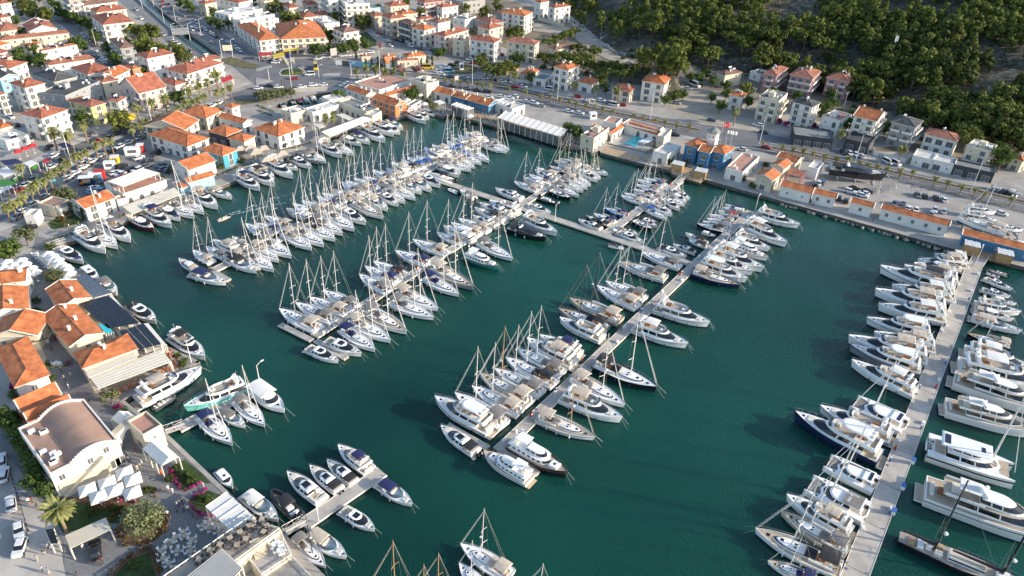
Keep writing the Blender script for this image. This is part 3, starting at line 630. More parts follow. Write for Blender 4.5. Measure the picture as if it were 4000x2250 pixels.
def rib(var):
    c={'k':'black','w':'gel','g':'rubber','b':'gelbeige'}[var[0]]; mb=MB()
    for s in (-1,1): mb.tube([(-3.4,s*.95,.45),(1.2,s*.95,.5),(2.6,s*.6,.62),(3.3,s*.05,.8)],.30,.24,7)
    ho=MB(); ho.stack([oring(-3.1,3.0,.6,.6,-.2,2,5,0,.4),oring(-3.2,3.2,.95,.95,.35,2,5,0,.4)],0)
    P=[('tube',mb.mesh('tube',M[c],True),None),('hull',ho.mesh('hull',M['gel' if var[0]!='k' else 'rubber']),None),
     ('console',boxmesh('console',('gel','glass'),(-.5,.2,-.4,.4,.35,1.3,0,.1,.05),(.0,.25,-.38,.38,1.3,1.6,1,.08)),None),('seat',boxmesh('seat','seat' if var[0]!='k' else 'gel',(-1.7,-.9,-.5,.5,.35,.95),(-2.7,-2.3,-.7,.7,.35,.8),(.7,1.6,-.4,.4,.35,.6)),None),('outboard_motor',boxmesh('outboard_motor','black',(-3.9,-3.2,-.55,-.1,.2,1.35,0,.12,.05),(-3.9,-3.2,.1,.55,.2,1.35,0,.12,.05)),None)]
    if len(var)>1: P.append(('canopy',arch_canopy('canopy',FAB[var[1]],-1.8,.5,.9,2.0,.15),None))
    return P
def cat(var):
    """sailing catamaran"""
    L=13.5; P=[]
    hb=MB()
    for s in (-1,1):
        rings=[]
        for z,f in ((-.3,.5),(.5,.85),(1.5,.95),(1.75,1)):
            rings.append([(x,y+s*2.75,zz) for x,y,zz in oring(-6.7,6.6,.75*f,.9*f,z,2.2,6,1,.45)])
        hb.stack(rings,[0,2,0],False,True)
    P.append(('hull',hb.mesh('hull',[M['gel'],M['stripe'],M['gel']]),None))
    P.append(('bridge_deck',boxmesh('bridge_deck',('gel','teakgrey'),(-5.6,3.3,-2.2,2.2,1.1,1.8),(-5.5,-3.0,-1.9,1.9,1.8,1.84,1)),None))
    tr=boxmesh('trampoline','greyfab',(3.35,5.9,-1.95,1.95,1.45,1.5)); P.append(('trampoline',tr,None)); P.append(('crossbeam',boxmesh('crossbeam','mast',(5.9,6.1,-3,3,1.5,1.7)),None))
    cm,zt=superstr(1.75,-3.4,3.2,2.5,.3,.75,.14,1.3); P.append(('cabin',cm,None))
    P.append(('bimini',boxmesh('bimini','gel',(-5.6,-2.9,-2.3,2.3,zt+.2,zt+.32,0,.2,.2)),[('solar_panel',boxmesh('solar_panel','solar',(-5.3,-4.4,-1.6,1.6,zt+.33,zt+.37)),None)]))
    P.append(('deck_hatch',boxmesh('deck_hatch','glass',(3.5,4,-3,-2.5,1.72,1.79),(3.5,4,2.5,3,1.72,1.79),(.5,1.0,-3.1,-2.7,1.72,1.79)),None))
    mb=MB(); mb.tube([(1.4,0,zt-.2),(1.1,0,12),(.9,0,18)],.2,.12,6); sp=MB()
    for s in (-1,1): sp.tube([(1.2,0,9.5),(.8,s*1.3,9.6)],.06,.04,4)
    P.append(('mast',mb.mesh('mast',M['mast']),[('spreaders',sp.mesh('spreaders',M['mast']),None)]))
    w=MB()
    for s in (-1,1): w.tube([(.4,s*3.3,1.8),(.8,s*1.3,9.6),(.9,0,17.6)],.025,n=3)
    P.append(('rigging',w.mesh('rigging',M['wire']),None)); f=MB(); f.tube([(6,0,1.8),(1,0,17)],.09,.06,5); P.append(('furled_jib',f.mesh('furled_jib',M['whitefab']),None))
    b=MB(); b.tube([(1.2,0,zt+1.2),(-4.2,0,zt+1.6)],.25,.14,6); P.append(('boom',b.mesh('boom',M['greyfab' if var[0]=='g' else 'whitefab']),None))
    P.append(dinghy_part((-6.3,0,1.2),.55)); P.append(moor(6.5,1.6)); return P
def pcat(var):
    L=17; P=[]; hb=MB()
    for s in (-1,1):
        rings=[[(x,y+s*2.9,zz) for x,y,zz in oring(-8.6,8.4,.9*f,1.05*f,z,2.4,6,1,.5)] for z,f in ((-.3,.5),(.5,.8),(1.5,.95),(1.9,.97),(2.5,1))]
        hb.stack(rings,[0,0,1,0],False,True)
    P.append(('hull',hb.mesh('hull',[M['gel'],M['glass']]),None)); P.append(('bridge_deck',boxmesh('bridge_deck',('gel','teak'),(-7.4,5.2,-2.4,2.4,1.4,2.55),(-7.3,-5,-2.2,2.2,2.55,2.6,1),(4.5,7.2,-2.2,2.2,2.2,2.5,1)),None))
    cm,zt=superstr(2.5,-5.2,5.0,3.1,.35,.85,.2,1.2); P.append(('cabin',cm,None))
    cm2,z2=superstr(zt,-4.2,2.4,2.0,.35,.6,.15,.8); P.append(('flybridge',cm2,None))
    P.append(('roof',boxmesh('roof',('gel','solar'),(-6.8,3.2,-2.6,2.6,z2+.25,z2+.4,0,.4,.3),(-6.2,-5,-1.6,1.6,z2+.4,z2+.44,1),(1.0,1.8,-.8,.8,z2+.4,z2+.44,1)),None))
    if var[0]=='s':
        mb=MB(); mb.tube([(3.6,0,3),(3.2,0,22)],.22,.14,6); P.append(('mast',mb.mesh('mast',M['mast']),None)); f=MB(); f.tube([(8.4,0,2.4),(3.3,0,21)],.1,.07,5); P.append(('furled_jib',f.mesh('furled_jib',M['whitefab']),None))
    P.append(dinghy_part((-8.2,0,1.8),.6)); return P
def trawler(var):
    hu=var[0]; L,B=15,4.7
    hm,low=hull_mesh(L,B,1.5,2.4,HUL[hu],.85,2.6,.86,stripe='wood' if var[1]=='w' else None)
    P=[('hull',hm,[]),('deck',deck_mesh(low,'teak'),[])]
    mb=MB(); mb.stack([oring(-6.8,3.2,1.75,1.75,1.5,3,5,0,.7),oring(-6.8,3.0,1.7,1.7,2.2,3,5,0,.7),oring(-6.8,2.7,1.66,1.66,2.9,3,5,0,.7),oring(-7.0,2.9,1.9,1.9,2.95,3,5,0,.7),oring(-7.0,2.9,1.9,1.9,3.08,3,5,0,.7)],[0,1,0,0])
    for i in range(7):
        x=-6.3+i*1.3
        for s in (-1,1): mb.box(x,x+.55,s*1.72-.03,s*1.72+.03,2.15,2.95,0)
    P.append(('deckhouse',mb.mesh('deckhouse',[M['gel'],M['glass']]),None))
    cm,zt=superstr(3.08,-2.6,2.2,1.35,.3,.5,.12,.7); P.append(('pilothouse',cm,None))
    P.append(('flybridge',boxmesh('flybridge',('gel','seat'),(-6.6,-2.8,-1.6,-1.5,3.08,3.6),(-6.6,-2.8,1.5,1.6,3.08,3.6),(-6.2,-5.2,-1,1,3.09,3.5,1)),None))
    P.append(('bimini',boxmesh('bimini','gel',(-5.6,-2.4,-1.4,1.4,5.0,5.1,0,.1,.1)),None))
    am=MB(); am.tube([(-5.8,0,3.1),(-6.3,0,6.4)],.1,.05,5); am.ball((-6.2,0,5.6),.35,0,8); P.append(('mast',am.mesh('mast',M['gel']),None))
    P.append(('trunk_cabin',boxmesh('trunk_cabin',('gel','glass'),(3.0,5.4,-1.1,1.1,1.9,2.5,0,.3,.2),(4.0,4.5,-.3,.3,2.5,2.54,1)),None))
    P.append(('swim_platform',boxmesh('swim_platform','teak',(-8.4,-7.5,-1.7,1.7,.35,.5)),None)); P.append(('rail',rail_mesh(low,-6,.7,'wood' if var[1]=='w' else 'steel'),None)); P.append(moor(7.5,2)); return P
def superyacht(var):
    L,B=30,8.2; hm,low=hull_mesh(L,B,3.0,4.2,HUL[var[0]],.94,2.6,.86,stripe='glass' if var[1]=='s' else None)
    P=[('hull',hm,[]),('deck',deck_mesh(low,'teak'),[])]
    P.append(('swim_platform',boxmesh('swim_platform',('gel','teak'),(-16.6,-14.8,-2.8,2.8,.4,.8),(-16.5,-14.8,-2.7,2.7,.8,.84,1)),None))
    cm,zt=superstr(2.95,-9,8,2.8,.7,1.2,.25,3.6); P.append(('main_deck_house',cm,None))
    fd=MB(); fd.stack([oring(-12,4.6,2.8,2.9,zt,2.8,6,0,.6),oring(-12.1,4.7,2.9,3.0,zt+.2,2.8,6,0,.6)],0,False,True,1); fd.box(-11.8,-4,-2.9,-2.75,zt+.2,zt+.8); fd.box(-11.8,-4,2.75,2.9,zt+.2,zt+.8)
    P.append(('upper_deck',fd.mesh('upper_deck',[M['gel'],M['teak']]),None))
    cm2,z2=superstr(zt+.2,-5,3.6,2.2,.45,.85,.2,2.0); P.append(('wheelhouse',cm2,None))
    P.append(('aft_cockpit',boxmesh('aft_cockpit',('seat','wood','teak'),(-14.2,-13.4,-2,2,2.95,3.5,0),(-12.6,-11,-.8,.8,2.95,3.7,1),(-10.5,-8.5,-1.6,1.6,zt+.21,zt+.6,0)),None))
    P.append(('bimini',boxmesh('bimini','whitefab',(-9.5,-5.2,-2,2,z2+.5,z2+.6,0,.1,.1)),None))
    am=MB(); am.stack([[(-5,-1.4,z2),(-3.6,-1.4,z2),(-3.6,1.4,z2),(-5,1.4,z2)],[(-6.2,-.5,z2+1.7),(-5.6,-.5,z2+1.7),(-5.6,.5,z2+1.7),(-6.2,.5,z2+1.7)]],0)
    for s in (-1,1): am.ball((-4.2,s*1.5,z2+.5),.5,0,8)
    P.append(('radar_mast',am.mesh('radar_mast',M['gel']),None)); P.append(('sunpad',boxmesh('sunpad','seat',(8.6,11,-1.3,1.3,3.5,3.8)),None)); P.append(('rail',rail_mesh(low,2,.8),None)); P.append(moor(15,3.6)); return P
def schooner(var):
    L,B=27,5.6; hm,low=hull_mesh(L,B,1.6,2.3,'black',.6,2.0,.86); P=[('hull',hm,[]),('deck',deck_mesh(low,'teakgrey'),[])]
    P.append(('deckhouse',boxmesh('deckhouse',('gel','glass','gelbeige'),(-4,3,-1.4,1.4,1.7,2.6,0,.1,.1),(-3.9,2.9,-1.43,1.43,2.0,2.35,1),(-3.8,2.8,-1.3,1.3,2.6,2.66,2),(5,7.5,-1,1,1.9,2.6,0,.2,.2)),None))
    P.append(('deck_gear',boxmesh('deck_gear',('gel','gear','seat'),(-11.5,-10.3,-1.3,.1,1.6,2.5,1),(-9.8,-8.6,-1.4,1.4,1.6,2.3,0),(-8.2,-7.2,-.8,.8,1.6,2.9,0),(-6.4,-5,-1.5,-.4,1.6,2.4,2),(-6.5,-5,.5,1.5,1.6,2.5,1),(8.5,9.6,-.5,.5,2,2.6,1)),None))
    for x,h in ((-6.5,22),(6.0,24)):
        mb=MB(); mb.tube([(x,0,1.6),(x-.6,0,h)],.26,.14,7); sp=MB()
        for z in (9,15):
            for s in (-1,1): sp.tube([(x-.3,0,z),(x-.6,s*1.5,z+.1)],.06,.05,4,0)
        sp.ball((x+.5,0,7),.45,1,8); P.append(('mast',mb.mesh('mast',M['black']),[('spreaders',sp.mesh('spreaders',[M['black'],M['gel']]),None)]))
        b=MB(); b.tube([(x-.2,0,3.2),(x-6.5 if x<0 else x-9.5,0,3.5)],.42,.22,7); P.append(('boom',b.mesh('boom',M['blackfab']),None))
        w=MB()
        for s in (-1,1): w.tube([(x-.3,s*2.5,1.8),(x-.6,s*1.5,15),(x-.6,0,h-.5)],.03,n=3); w.tube([(x+.6,s*2.5,1.8),(x-.6,s*1.5,9)],.03,n=3)
        w.tube([(13.5 if x>0 else 5,0,2.4),(x-.5,0,h-1)],.04,n=3); P.append(('rigging',w.mesh('rigging',M['wire']),None))
    P.append(('rail',rail_mesh(low,-13,.8),None)); return P
def openlaunch(var):
    L,B=9,3.3; hm,low=hull_mesh(L,B,1.0,1.5,'gel',.85,2.4,.86); P=[('hull',hm,[]),('deck',deck_mesh(low,'gel'),[]),('awning',arch_canopy('awning',FAB[var[1]],-4.0,.6,1.55,2.5,.2),None)]
    cm,zt=superstr(1.0,-.2,2.2,1.25,.5,.55,.1,.7); P.append(('cabin',cm,None)); P.append(('hatch',boxmesh('hatch','glass',(2.6,3,-.2,.2,1.35,1.42)),None)); P.append(('rail',rail_mesh(low,.5,.5),None)); P.append(moor(4.5,1.4)); return P
KIND={'s':(sail,12.5,'sailing_boat','sailing boat'),'f':(fly,16.6,'motor_yacht','motor yacht'),'c':(coupe,13.2,'motor_cruiser','motor cruiser'),'o':(small,8.3,'small_motorboat','motorboat'),'r':(rib,7,'inflatable_boat','inflatable boat'),'k':(cat,13.5,'catamaran','catamaran'),'p':(pcat,17,'catamaran','catamaran'),'t':(trawler,15.5,'trawler_yacht','motor yacht'),'x':(superyacht,31,'motor_yacht','motor yacht'),'h':(schooner,27,'schooner','sailing boat'),'l':(openlaunch,9,'launch','motorboat')}
HN={'w':'white','n':'navy-hulled','k':'black-hulled','u':'blue-hulled','m':'maroon-hulled','b':'beige-hulled','g':'grey-hulled','t':'turquoise','e':'green-hulled'}
CN={'b':'beige','g':'grey','k':'black','n':'navy','u':'blue','w':'white','r':'red'}
def bdesc(v):
    k=v[0]; h=HN.get(v[1],'white')
    if k=='s': return h+' sailboat'+(' with %s canopy'%CN[v[3]] if v[3] in CN else '')
    if k=='f': return h+' flybridge yacht'+(' with %s bimini'%CN[v[2]] if v[2] in CN else '')
    if k=='c': return h+(' open cruiser' if v[2]=='o' else ' hardtop cruiser')
    if k=='o': return h+' small motorboat'
    if k=='r': return {'k':'black','w':'white','g':'grey','b':'beige'}[v[1]]+' inflatable boat'
    if k=='k': return 'white sailing catamaran'
    if k=='p': return 'white three-level catamaran'
    if k=='t': return h+' trawler yacht'
    if k=='x': return h+' large motor yacht'
    if k=='h': return 'black two-masted schooner'
    return 'white launch with %s awning'%CN[v[2]]
ORD=['outermost','second','third','fourth','fifth','sixth','seventh','eighth','ninth','tenth','eleventh','twelfth','thirteenth','fourteenth','fifteenth','sixteenth','seventeenth','eighteenth','nineteenth','twentieth','twenty-first','twenty-second','twenty-third','twenty-fourth','twenty-fifth','twenty-sixth','twenty-seventh','twenty-eighth','twenty-ninth','thirtieth','thirty-first','thirty-second','thirty-third','thirty-fourth','thirty-fifth','thirty-sixth','thirty-seventh','thirty-eighth','thirty-ninth','fortieth']
BOATS=[]
def boat(v,bow,stern,label,group=None,z=1.0):
    fn,L0,nm,ct=KIND[v[0]]
    if v not in PC: PC[v]=fn(v[1:])
    d=bow-stern; L=d.length; c=(bow+stern)/2; s=L/L0; rz=math.atan2(d.y,d.x)
    ws=s*min(1.12,max(.9,1+(1-s)*.35)) if s<1 else s*.98
    o=inst(nm,PC[v],(c.x,c.y,0),rz+R_(random.uniform(-.5,.5)),(s,ws,s**.85),label,ct,group); BOATS.append((o,c,L,rz)); return o
def row(side,group,data,fr='from outer end'):
    for n,d in enumerate(data):
        v,f,bx,by,sx,sy=d[:6]; f2=d[6] if len(d)>6 else f
        first='outermost' if fr=='from outer end' else 'first '+fr
        lab=first if n==0 else ORD[n]+' '+fr
        boat(v,W(f,bx,by,1.2),W(f2,sx,sy,.8),'%s, %s %s'%(bdesc(v),lab,side),group)
row('along left quay','motor yachts and sailboats along the left quay',[
('cwsn',1,850,1190,575,1055),('fw-p',1,1072,1085,800,925),('swwgw',1,1180,1035,935,880),('fwgp',1,1322,972,1080,825),('cmwx',1,1558,862,1328,755),('fwns',1,1732,828,1470,690),('cwwn',1,1822,762,1610,640),('swwgw',1,1955,735,1700,600),('swwgw',1,2052,688,1860,575),('fwbp',1,2195,642,1945,505),('cwow'+'b',1,2340,540,2115,455),
('fwns',1,2620,455,2395,340),('fwks',11,192,412,-40,290),('cwow'+'b',11,188,350,20,245),('fw-p',11,378,332,120,205),('cwow'+'k',11,422,248,280,190),('cwkx',11,562,235,345,145),('cgow'+'g',11,638,190,450,95),('swwgw',11,702,178,530,90),('fw-s',11,868,125,645,20),('swwgw',11,978,102,790,10),
('cwow'+'n',10,1150,1442,970,1350),('cwbp',10,1062,1455,860,1385),('fw-w',10,1302,1425,1065,1310),('fw-w',10,1392,1362,1175,1255),('cwww',10,1455,1345,1285,1260),('cwow'+'n',10,1482,1302,1320,1215)],'from lower end')
row('in the far harbour corner','boats in the far corner below the orange building',[('fw-x',10,1710,1232,1530,1150),('fw-p',10,1745,1195,1600,1125),('cwww',10,1802,1155,1685,1105)],'from left')
# leftmost long pontoon
row('left side of leftmost long pontoon','boats on the left side of the leftmost long pontoon',[
('cwbp',1,1795,1150,1975,1270),('swwbw',1,1937,1062,2130,1190),('swwgw',1,2070,1022,2262,1142),('fwbp',1,2140,972,2400,1090),('cwow'+'b',1,2330,925,2485,1035),('swwgw',11,-108,800,135,935),('swwnw',11,5,790,235,885),('swwbw',11,90,722,345,842),
('tww',11,303,655,545,755),('swwgw',11,368,602,640,712),('swwbw',11,458,570,718,675),('swwnw',11,610,522,815,632),('swwgw',11,665,490,892,592),('swtbw',11,758,452,985,555),('swwgw',11,862,385,1062,515),('swwbw',11,900,372,1150,480),('swwnw',11,980,345,1222,450),('swwbw',11,1090,325,1312,412),
('swwgw','A',-230,1155,180,1365),('swwbw','A',40,1100,345,1305),('fwbp','A',160,1010,485,1255),('swwkw','A',350,940,650,1175),('swwuw','A',480,890,785,1125),('swwuw','A',640,850,925,1065),('cwbp','A',790,800,1065,1020),('fw-w','A',800,725,1190,960),('fwbp','A',960,665,1315,890),('swwuw','A',1160,615,1425,845),('swwuw','A',1260,570,1575,795),('cwkx','A',1370,510,1705,720),('swwbw','A',1480,445,1805,655),('fwbp','A',1640,400,1955,600),('cwow'+'b','A',1860,430,2070,565)])
row('right side of leftmost long pontoon','boats on the right side of the leftmost long pontoon',[
('cwow'+'k',1,2590,1285,2290,1150),('swwbw',11,48,1250,-200,1110),('swwgw',11,178,1268,-90,1105),('swwbw',11,228,1172,-20,1025),('swwgw',11,355,1132,65,972),('swwbw',11,562,1052,290,900),('swwgw',11,682,1018,400,862),('swwkw',11,797,962,520,812),('swwgw',11,872,902,600,765),('swwgw',11,988,862,715,700),('cwsx',11,1112,802,835,662),
('swtbw',11,1278,738,990,595),('cwow'+'b',11,1333,665,1105,530),('cwsw',11,1437,615,1235,500),('swwgw',11,1497,582,1295,460),('swwbw',11,1603,550,1375,425),('cwow'+'g',11,1672,495,1455,375),('cwow'+'b',11,1770,472,1560,350),('cwsn',11,1860,428,1640,315),
('rwk',11,1745,290,1995,378),('cwbx','A',1520,1280,1090,1080),('swwgw','A',1545,1200,1130,1010),('swwbw','A',1745,1155,1300,990),('swwbw','A',1815,1090,1440,915),('swwuw','A',1955,1020,1560,855),('swwgw','A',2112,970,1700,765),('swwgw','A',2468,778,2040,675),('swwgw','A',2515,735,2130,600)])
boat('cwow'+'n',W(1,2285,1402,1.2),W(1,1925,1300,.8),'white open cruiser lying across the outer end of the leftmost pontoon')
# second long pontoon
row('left side of second long pontoon','boats on the left side of the second long pontoon',[
('swwbw',12,235,215,632,425),('swwgw',12,400,150,782,342),('swwbw',12,540,95,912,262),('swwgw',12,680,25,1012,205),('swwgw',11,1035,1310,1335,1500),('swwnw',11,1095,1230,1422,1402),('swwkw',11,1180,1180,1507,1332),('swwnw',11,1400,1075,1742,1222),('swwbw',11,1575,965,1922,1112),('swwgw',11,1815,885,2087,1012),('twx',11,1880,835,2192,982),('swwbw',11,1960,790,2257,917),('swwbw',11,2035,750,2342,882),('cwsp',11,2170,720,2432,832),('cwow'+'k',11,2190,650,2512,782),('cwsp',11,2240,600,2574,732),('fw-w',11,2340,575,2642,692),('cwsp',11,2400,450,2682,562),
('swwbw',21,22,372,262,475),('twx',21,110,335,322,432),('swwnw',21,170,300,377,392),('cwsp',21,225,262,442,372),('cwow'+'b',21,240,240,477,342),('smwbw',21,372,215,592,292),('swtgs',21,425,160,662,232),('swtbw',21,470,140,690,205)])
row('right side of second long pontoon','boats on the right side of the second long pontoon',[
('cwse',12,838,735,510,600),('cwsx',12,1072,668,695,530),('swwnw',12,1197,618,870,415),('swwbw',12,1353,528,955,325),('swtgw',12,1517,442,1105,225),('swwgw',12,1787,298,1355,138),('swwbw',12,1832,208,1430,38),('swwnw',11,2042,1512,1700,1345),('sgtbw',11,2192,1449,1775,1250),('tew',11,2452,1242,2105,1125),('swwgw',11,2580,1155,2250,1000),('ckkw',21,360,955,-40,845),('fw-s',21,455,905,110,755),
('cwsp',21,397,685,165,615),('rk',21,487,592,275,530),('ckow',21,597,545,385,465),('swwgw',21,672,518,440,425),('swwgw',21,717,470,495,375),('swwbw',21,757,442,560,338),('swwgw',21,792,410,600,312),('cwsp',21,867,372,680,268),('swwbw',21,892,340,710,245),('cwow'+'g',21,967,302,770,230)])
row('between the two long pontoons','dinghies tied under the cross pontoon',[('rw',11,1930,430,2035,482),('owg',11,2045,455,2205,548)],'from left')
row('left side of short pontoon','boats on the left side of the short pontoon',[
('cwkx',21,662,755,902,862),('ckkw',21,735,720,992,827),('swwnw',21,820,690,1042,792),('suwnw',21,933,632,1157,714),('swwbw',21,1098,508,1312,592),('swwgw',21,1130,485,1352,562),('swwnw',21,1228,442,1417,517),('swwgw',21,1250,400,1482,472),('swwnw',21,1262,352,1512,442),('swwgw',21,1330,335,1552,412)],'from lower end')
row('right side of short pontoon','boats on the right side of the short pontoon',[
('cwsx',21,1327,990,1058,885),('cwow'+'k',21,1270,900,1105,835),('ckow',21,1420,852,1220,768),('cwkx',21,1462,822,1275,742),('omk',21,1462,782,1300,725),('swwuw',21,1562,748,1360,658),('fw-p',21,1612,712,1395,608),('swwgw',21,1603,665,1430,600),('cwsx',21,1692,658,1520,550),('swwgw',21,1737,612,1565,520),('cwwp',21,1762,578,1590,492),('fw-w',21,1792,547,1630,468)],'from lower end')
boat('owk',W(21,1130,1032,1.2),W(21,968,1008,.8),'white motorboat with black canopy under the cross pontoon by short pontoon')
# central pontoon
row('left side of central pontoon','boats on the left side of the central pontoon',[
('cwke',12,1848,1382,2225,1665),('fwhx',12,1788,1112,2380,1449),('swwgw',12,1998,1062,2500,1388),('swwbw',22,-404,992,85,1262),('swtbs',22,-324,862,190,1165),('swwgw',22,-174,812,300,1075),('swwkw',22,-64,702,432,982),('swwgw',22,52,612,507,872),('fwbp',22,138,522,632,782),('fwns',22,272,482,692,682),('fw-x',22,468,312,918,522),('sgtkk',22,465,212,962,422),('sbtbk',22,578,112,1092,342),('swwbw',22,850,-20,1265,202),('swwgw',21,938,1382,1340,1565),('swtgw',21,1078,1192,1547,1362),('swwgw',21,1303,1085,1692,1247),('cwke',21,1762,1135,1472,1035),('cwke',21,1615,1000,1845,1092),('cwow'+'k',21,1738,888,1962,1000),('owk',21,1778,952,1970,1035),('oww',21,2050,905,1905,882),('skwkw',21,1860,792,2132,872),('swwbw',21,1918,768,2172,835),('swwgw',21,1958,738,2202,805),('swwgw',21,1983,700,2232,765),('cwow'+'r',21,2068,660,2282,722),('cwow'+'w',21,2118,632,2332,682),('cwow'+'n',21,2138,600,2337,662)])
boat('tkw',W(23,562,435,1.4),W(23,-20,120,.8),'black trawler yacht with varnished wooden rail at the central pontoon end')
boat('tww',W(13,2283,200,1.4),W(23,190,505,.8),'white trawler yacht lying at the outer tip of the central pontoon')
row('right side of central pontoon','boats on the right side of the central pontoon',[
('swtbs',23,835,60,262,1296,22),('fwbp',22,1117,1335,492,1092),('swwbw',22,1132,1180,620,898),('skwkw',22,1465,1010,835,765),('fwwx',22,1775,585,1212,395),('fw-s',22,1995,372,1425,200),('sntbw',21,2293,1425,1815,1290),('fwhx',21,2375,1375,1870,1220),('fw-x',21,2432,1302,1945,1130),('fwwx',21,2538,1272,2010,1080),('tww',21,2575,1155,2190,1010),('fw-p',21,2600,1062,2225,930),('fwwx',31,192,1020,-254,820),('fw-x',31,322,830,-134,708)])
boat('rw',W(22,400,1145,1),W(22,330,1250,.8),'white dinghy tied to the central pontoon beside the wooden sailboat')
# right hand concrete pier
row('left of the right-hand concrete pier','yachts on the left side of the concrete pier',[
('swtnw',33,0,1290,480,1500),('swtkw',33,-134,982,728,1405),('sbtgw',33,128,800,802,1222),('fwbp',33,165,645,842,1040),('kw',33,400,510,985,830),('kg',33,590,285,1085,545),('fnhx',32,232,1270,1140,1740),('fw-s',32,500,1205,1245,1535),('kw',32,855,1135,1375,1400),('fwwp',32,818,742,1485,1075),('fghs',32,798,592,1545,855),('fwbp',32,778,512,1605,742),('fwbp',32,1043,462,1685,632),('fwhx',32,968,322,1640,495),('fwwp',32,1083,190,1785,335),('fwbp',32,1048,42,1792,240),('fwwd',32,1220,-10,1852,120),('fwkx',31,1098,1262,1880,1500),('fwbd',31,1348,1240,1912,1392),('cwgx','E',178,160,722,215),('fwbs','E',225,120,808,190),('fwwp','E',425,38,812,112)])
row('right of the right-hand concrete pier','yachts on the right side of the concrete pier',[
('hkt',33,2760,1640,1300,1060),('xws',33,3150,1180,1530,610),('ps',33,2465,445,1595,170),('xww',32,2790,1480,1755,1210),('xww',32,2960,1300,1835,930),('fwwp',32,2900,1040,1880,790),('fwwp',32,2720,850,1950,640),('sktbw',32,2000,450,2435,590),('cwow'+'b',32,2565,445,2030,295),('cwbp',32,2485,315,2058,208),('fw-s',32,2548,248,2070,165),('cwow'+'w','E',1382,590,1080,535),('rk','E',980,560,905,590),('cwsp','E',1312,512,965,435),('cwsp','E',1335,435,995,310),('rw','E',1010,275,1080,290),('own','E',1030,230,1180,285),('rg','E',1030,190,1270,268)])
boat('rg',W(32,2150,1105,1),W(32,1938,1065,.8),'grey inflatable tender floating beside the large motor yacht')
# lower left quay
boat('owc',W(1,992,1365,1.2),W(1,830,1250,.8),'small white cabin motorboat behind the striped pergola')
boat('cwow'+'g',W(1,1180,1510,1.2),W(1,1015,1365,.8),'small covered cruiser moored beside the striped pergola')
boat('cwks',W(2,1582,338,1.4),W(2,1300,175,.8),'white coupe cruiser with dark roof beside the dark glass pergola')
boat('fwks',W(2,2072,692,1.6),W(2,1735,495,.8),'white flybridge yacht with black bimini beside the navy awning')
boat('fwbp',W(2,2035,775,2.4),W(2,1375,1165,.8),'large white yacht moored stern-to at the restaurant terrace corner')
boat('rg',W(2,1765,1065,.8),W(2,1530,1210,.8),'grey inflatable tender with blue canopy beside the large white yacht')
boat('ft-x',W(2,1835,1190,2),W(2,2490,975,1),'turquoise explorer yacht along the small jetty')
row('right side of small upper jetty','boats on the lower side of the small upper jetty',[('swwnw',2,2335,1560,2030,1290),('cwow'+'g',2,2475,1385,2225,1235),('swwgw',2,2664,1372,2385,1130),('lwb'[0]+'ww',12,288,1232,-40,1010)],'from shore')
boat('owc',W(3,2340,548,1.2),W(3,2185,385,.8),'small white cabin boat alone beside the garden quay')
boat('cwow'+'w',W(13,235,888,1.4),W(3,2450,625,.8),'white open cruiser beside the white canopy on the quay')
row('left side of small lower jetty','boats on the left side of the small lower jetty',[('rkk',13,155,570,425,850),('cwsp',13,305,405,682,715),('cwke',13,532,335,850,602),('cwkp',13,705,275,1000,525),('fwns',13,820,135,1150,405)],'from shore')
row('right side of small lower jetty','boats on the right side of the small lower jetty',[('swwgk',13,700,1345,400,1065),('cwow'+'b',13,925,1265,520,1010),('cwsw',13,1205,985,860,775),('cwow'+'n',13,1582,735,1225,505)],'from shore')
row('at bottom edge of the basin','sailboats at the bottom edge',[('swwgw',13,2040,1310,2330,1640),('swwbw',13,2055,1125,2560,1460)],'from left')
for i,(v,f,x,y,h,l) in enumerate((('swwbs',13,1372,1055,17,'tall mast rising at the bottom edge, left of three'),('swwks',13,1682,1310,15,'short mast rising at the bottom edge, middle of three'),('skwks',13,1832,1190,15.5,'mast at the bottom edge above dark hull, right of three'),('swwbw',23,312,1300,15.5,'single mast rising at the bottom edge right of two white sailboats'))):
    p=W(f,x,y,h); d=Vector((-.84,.54,0)); L=12*h/15.8; boat(v,p+d*L*.5-d*.6,p-d*L*.5-d*.6,'sailboat with '+l,'sailboats cut by the bottom edge')
boat('rb',W(1,2183,765,.8),W(1,2300,710,.8),'small inflatable speeding with a white wake beside the left quay')
for i,(v,x0,y0,x1,y1) in enumerate((('own',255,1030,290,1078),('own',355,990,385,1035),('omr',420,985,455,1030),('oww',485,975,520,1020),('oww',90,1060,160,1085),('oww',560,960,590,1005))):
    boat(v,W(10,x0,y0,1),W(10,x1,y1,.8),('small covered motorboat, %s from left in the little pond basin'%(ORD[i] if i else 'first')),'small boats in the pond basin')
# wake
mb=MB(); rs=random.Random(3)
a=W(1,2300,712,.03); d=(W(1,2560,640,.03)-a).normalized(); s=Vector((-d.y,d.x,0))
for i in range(230):
    t=rs.random()**1.4; L=t*34; w=.5+L*.11; q=rs.choice((-1,1)); y=q*w*rs.uniform(.75,1.05) if rs.random()<.75 else rs.uniform(-w,w)
    p=a+d*L+s*y; r=rs.uniform(.07,.26)*(1.15-t); e=rs.uniform(0,3)
    mb.face([(p.x+d.x*r*2,p.y+d.y*r*2,.05),(p.x+s.x*r*.5,p.y+s.y*r*.5,.06),(p.x-d.x*r*2,p.y-d.y*r*2,.05),(p.x-s.x*r*.5,p.y-s.y*r*.5,.06)])
mk('foam',(.7,.75,.75),.8,.1,1); o=link('wake_foam',mb.mesh('wake_foam',M['foam'])); tag(o,'white foam wake trailing behind the speeding inflatable boat','wake',None,'stuff')
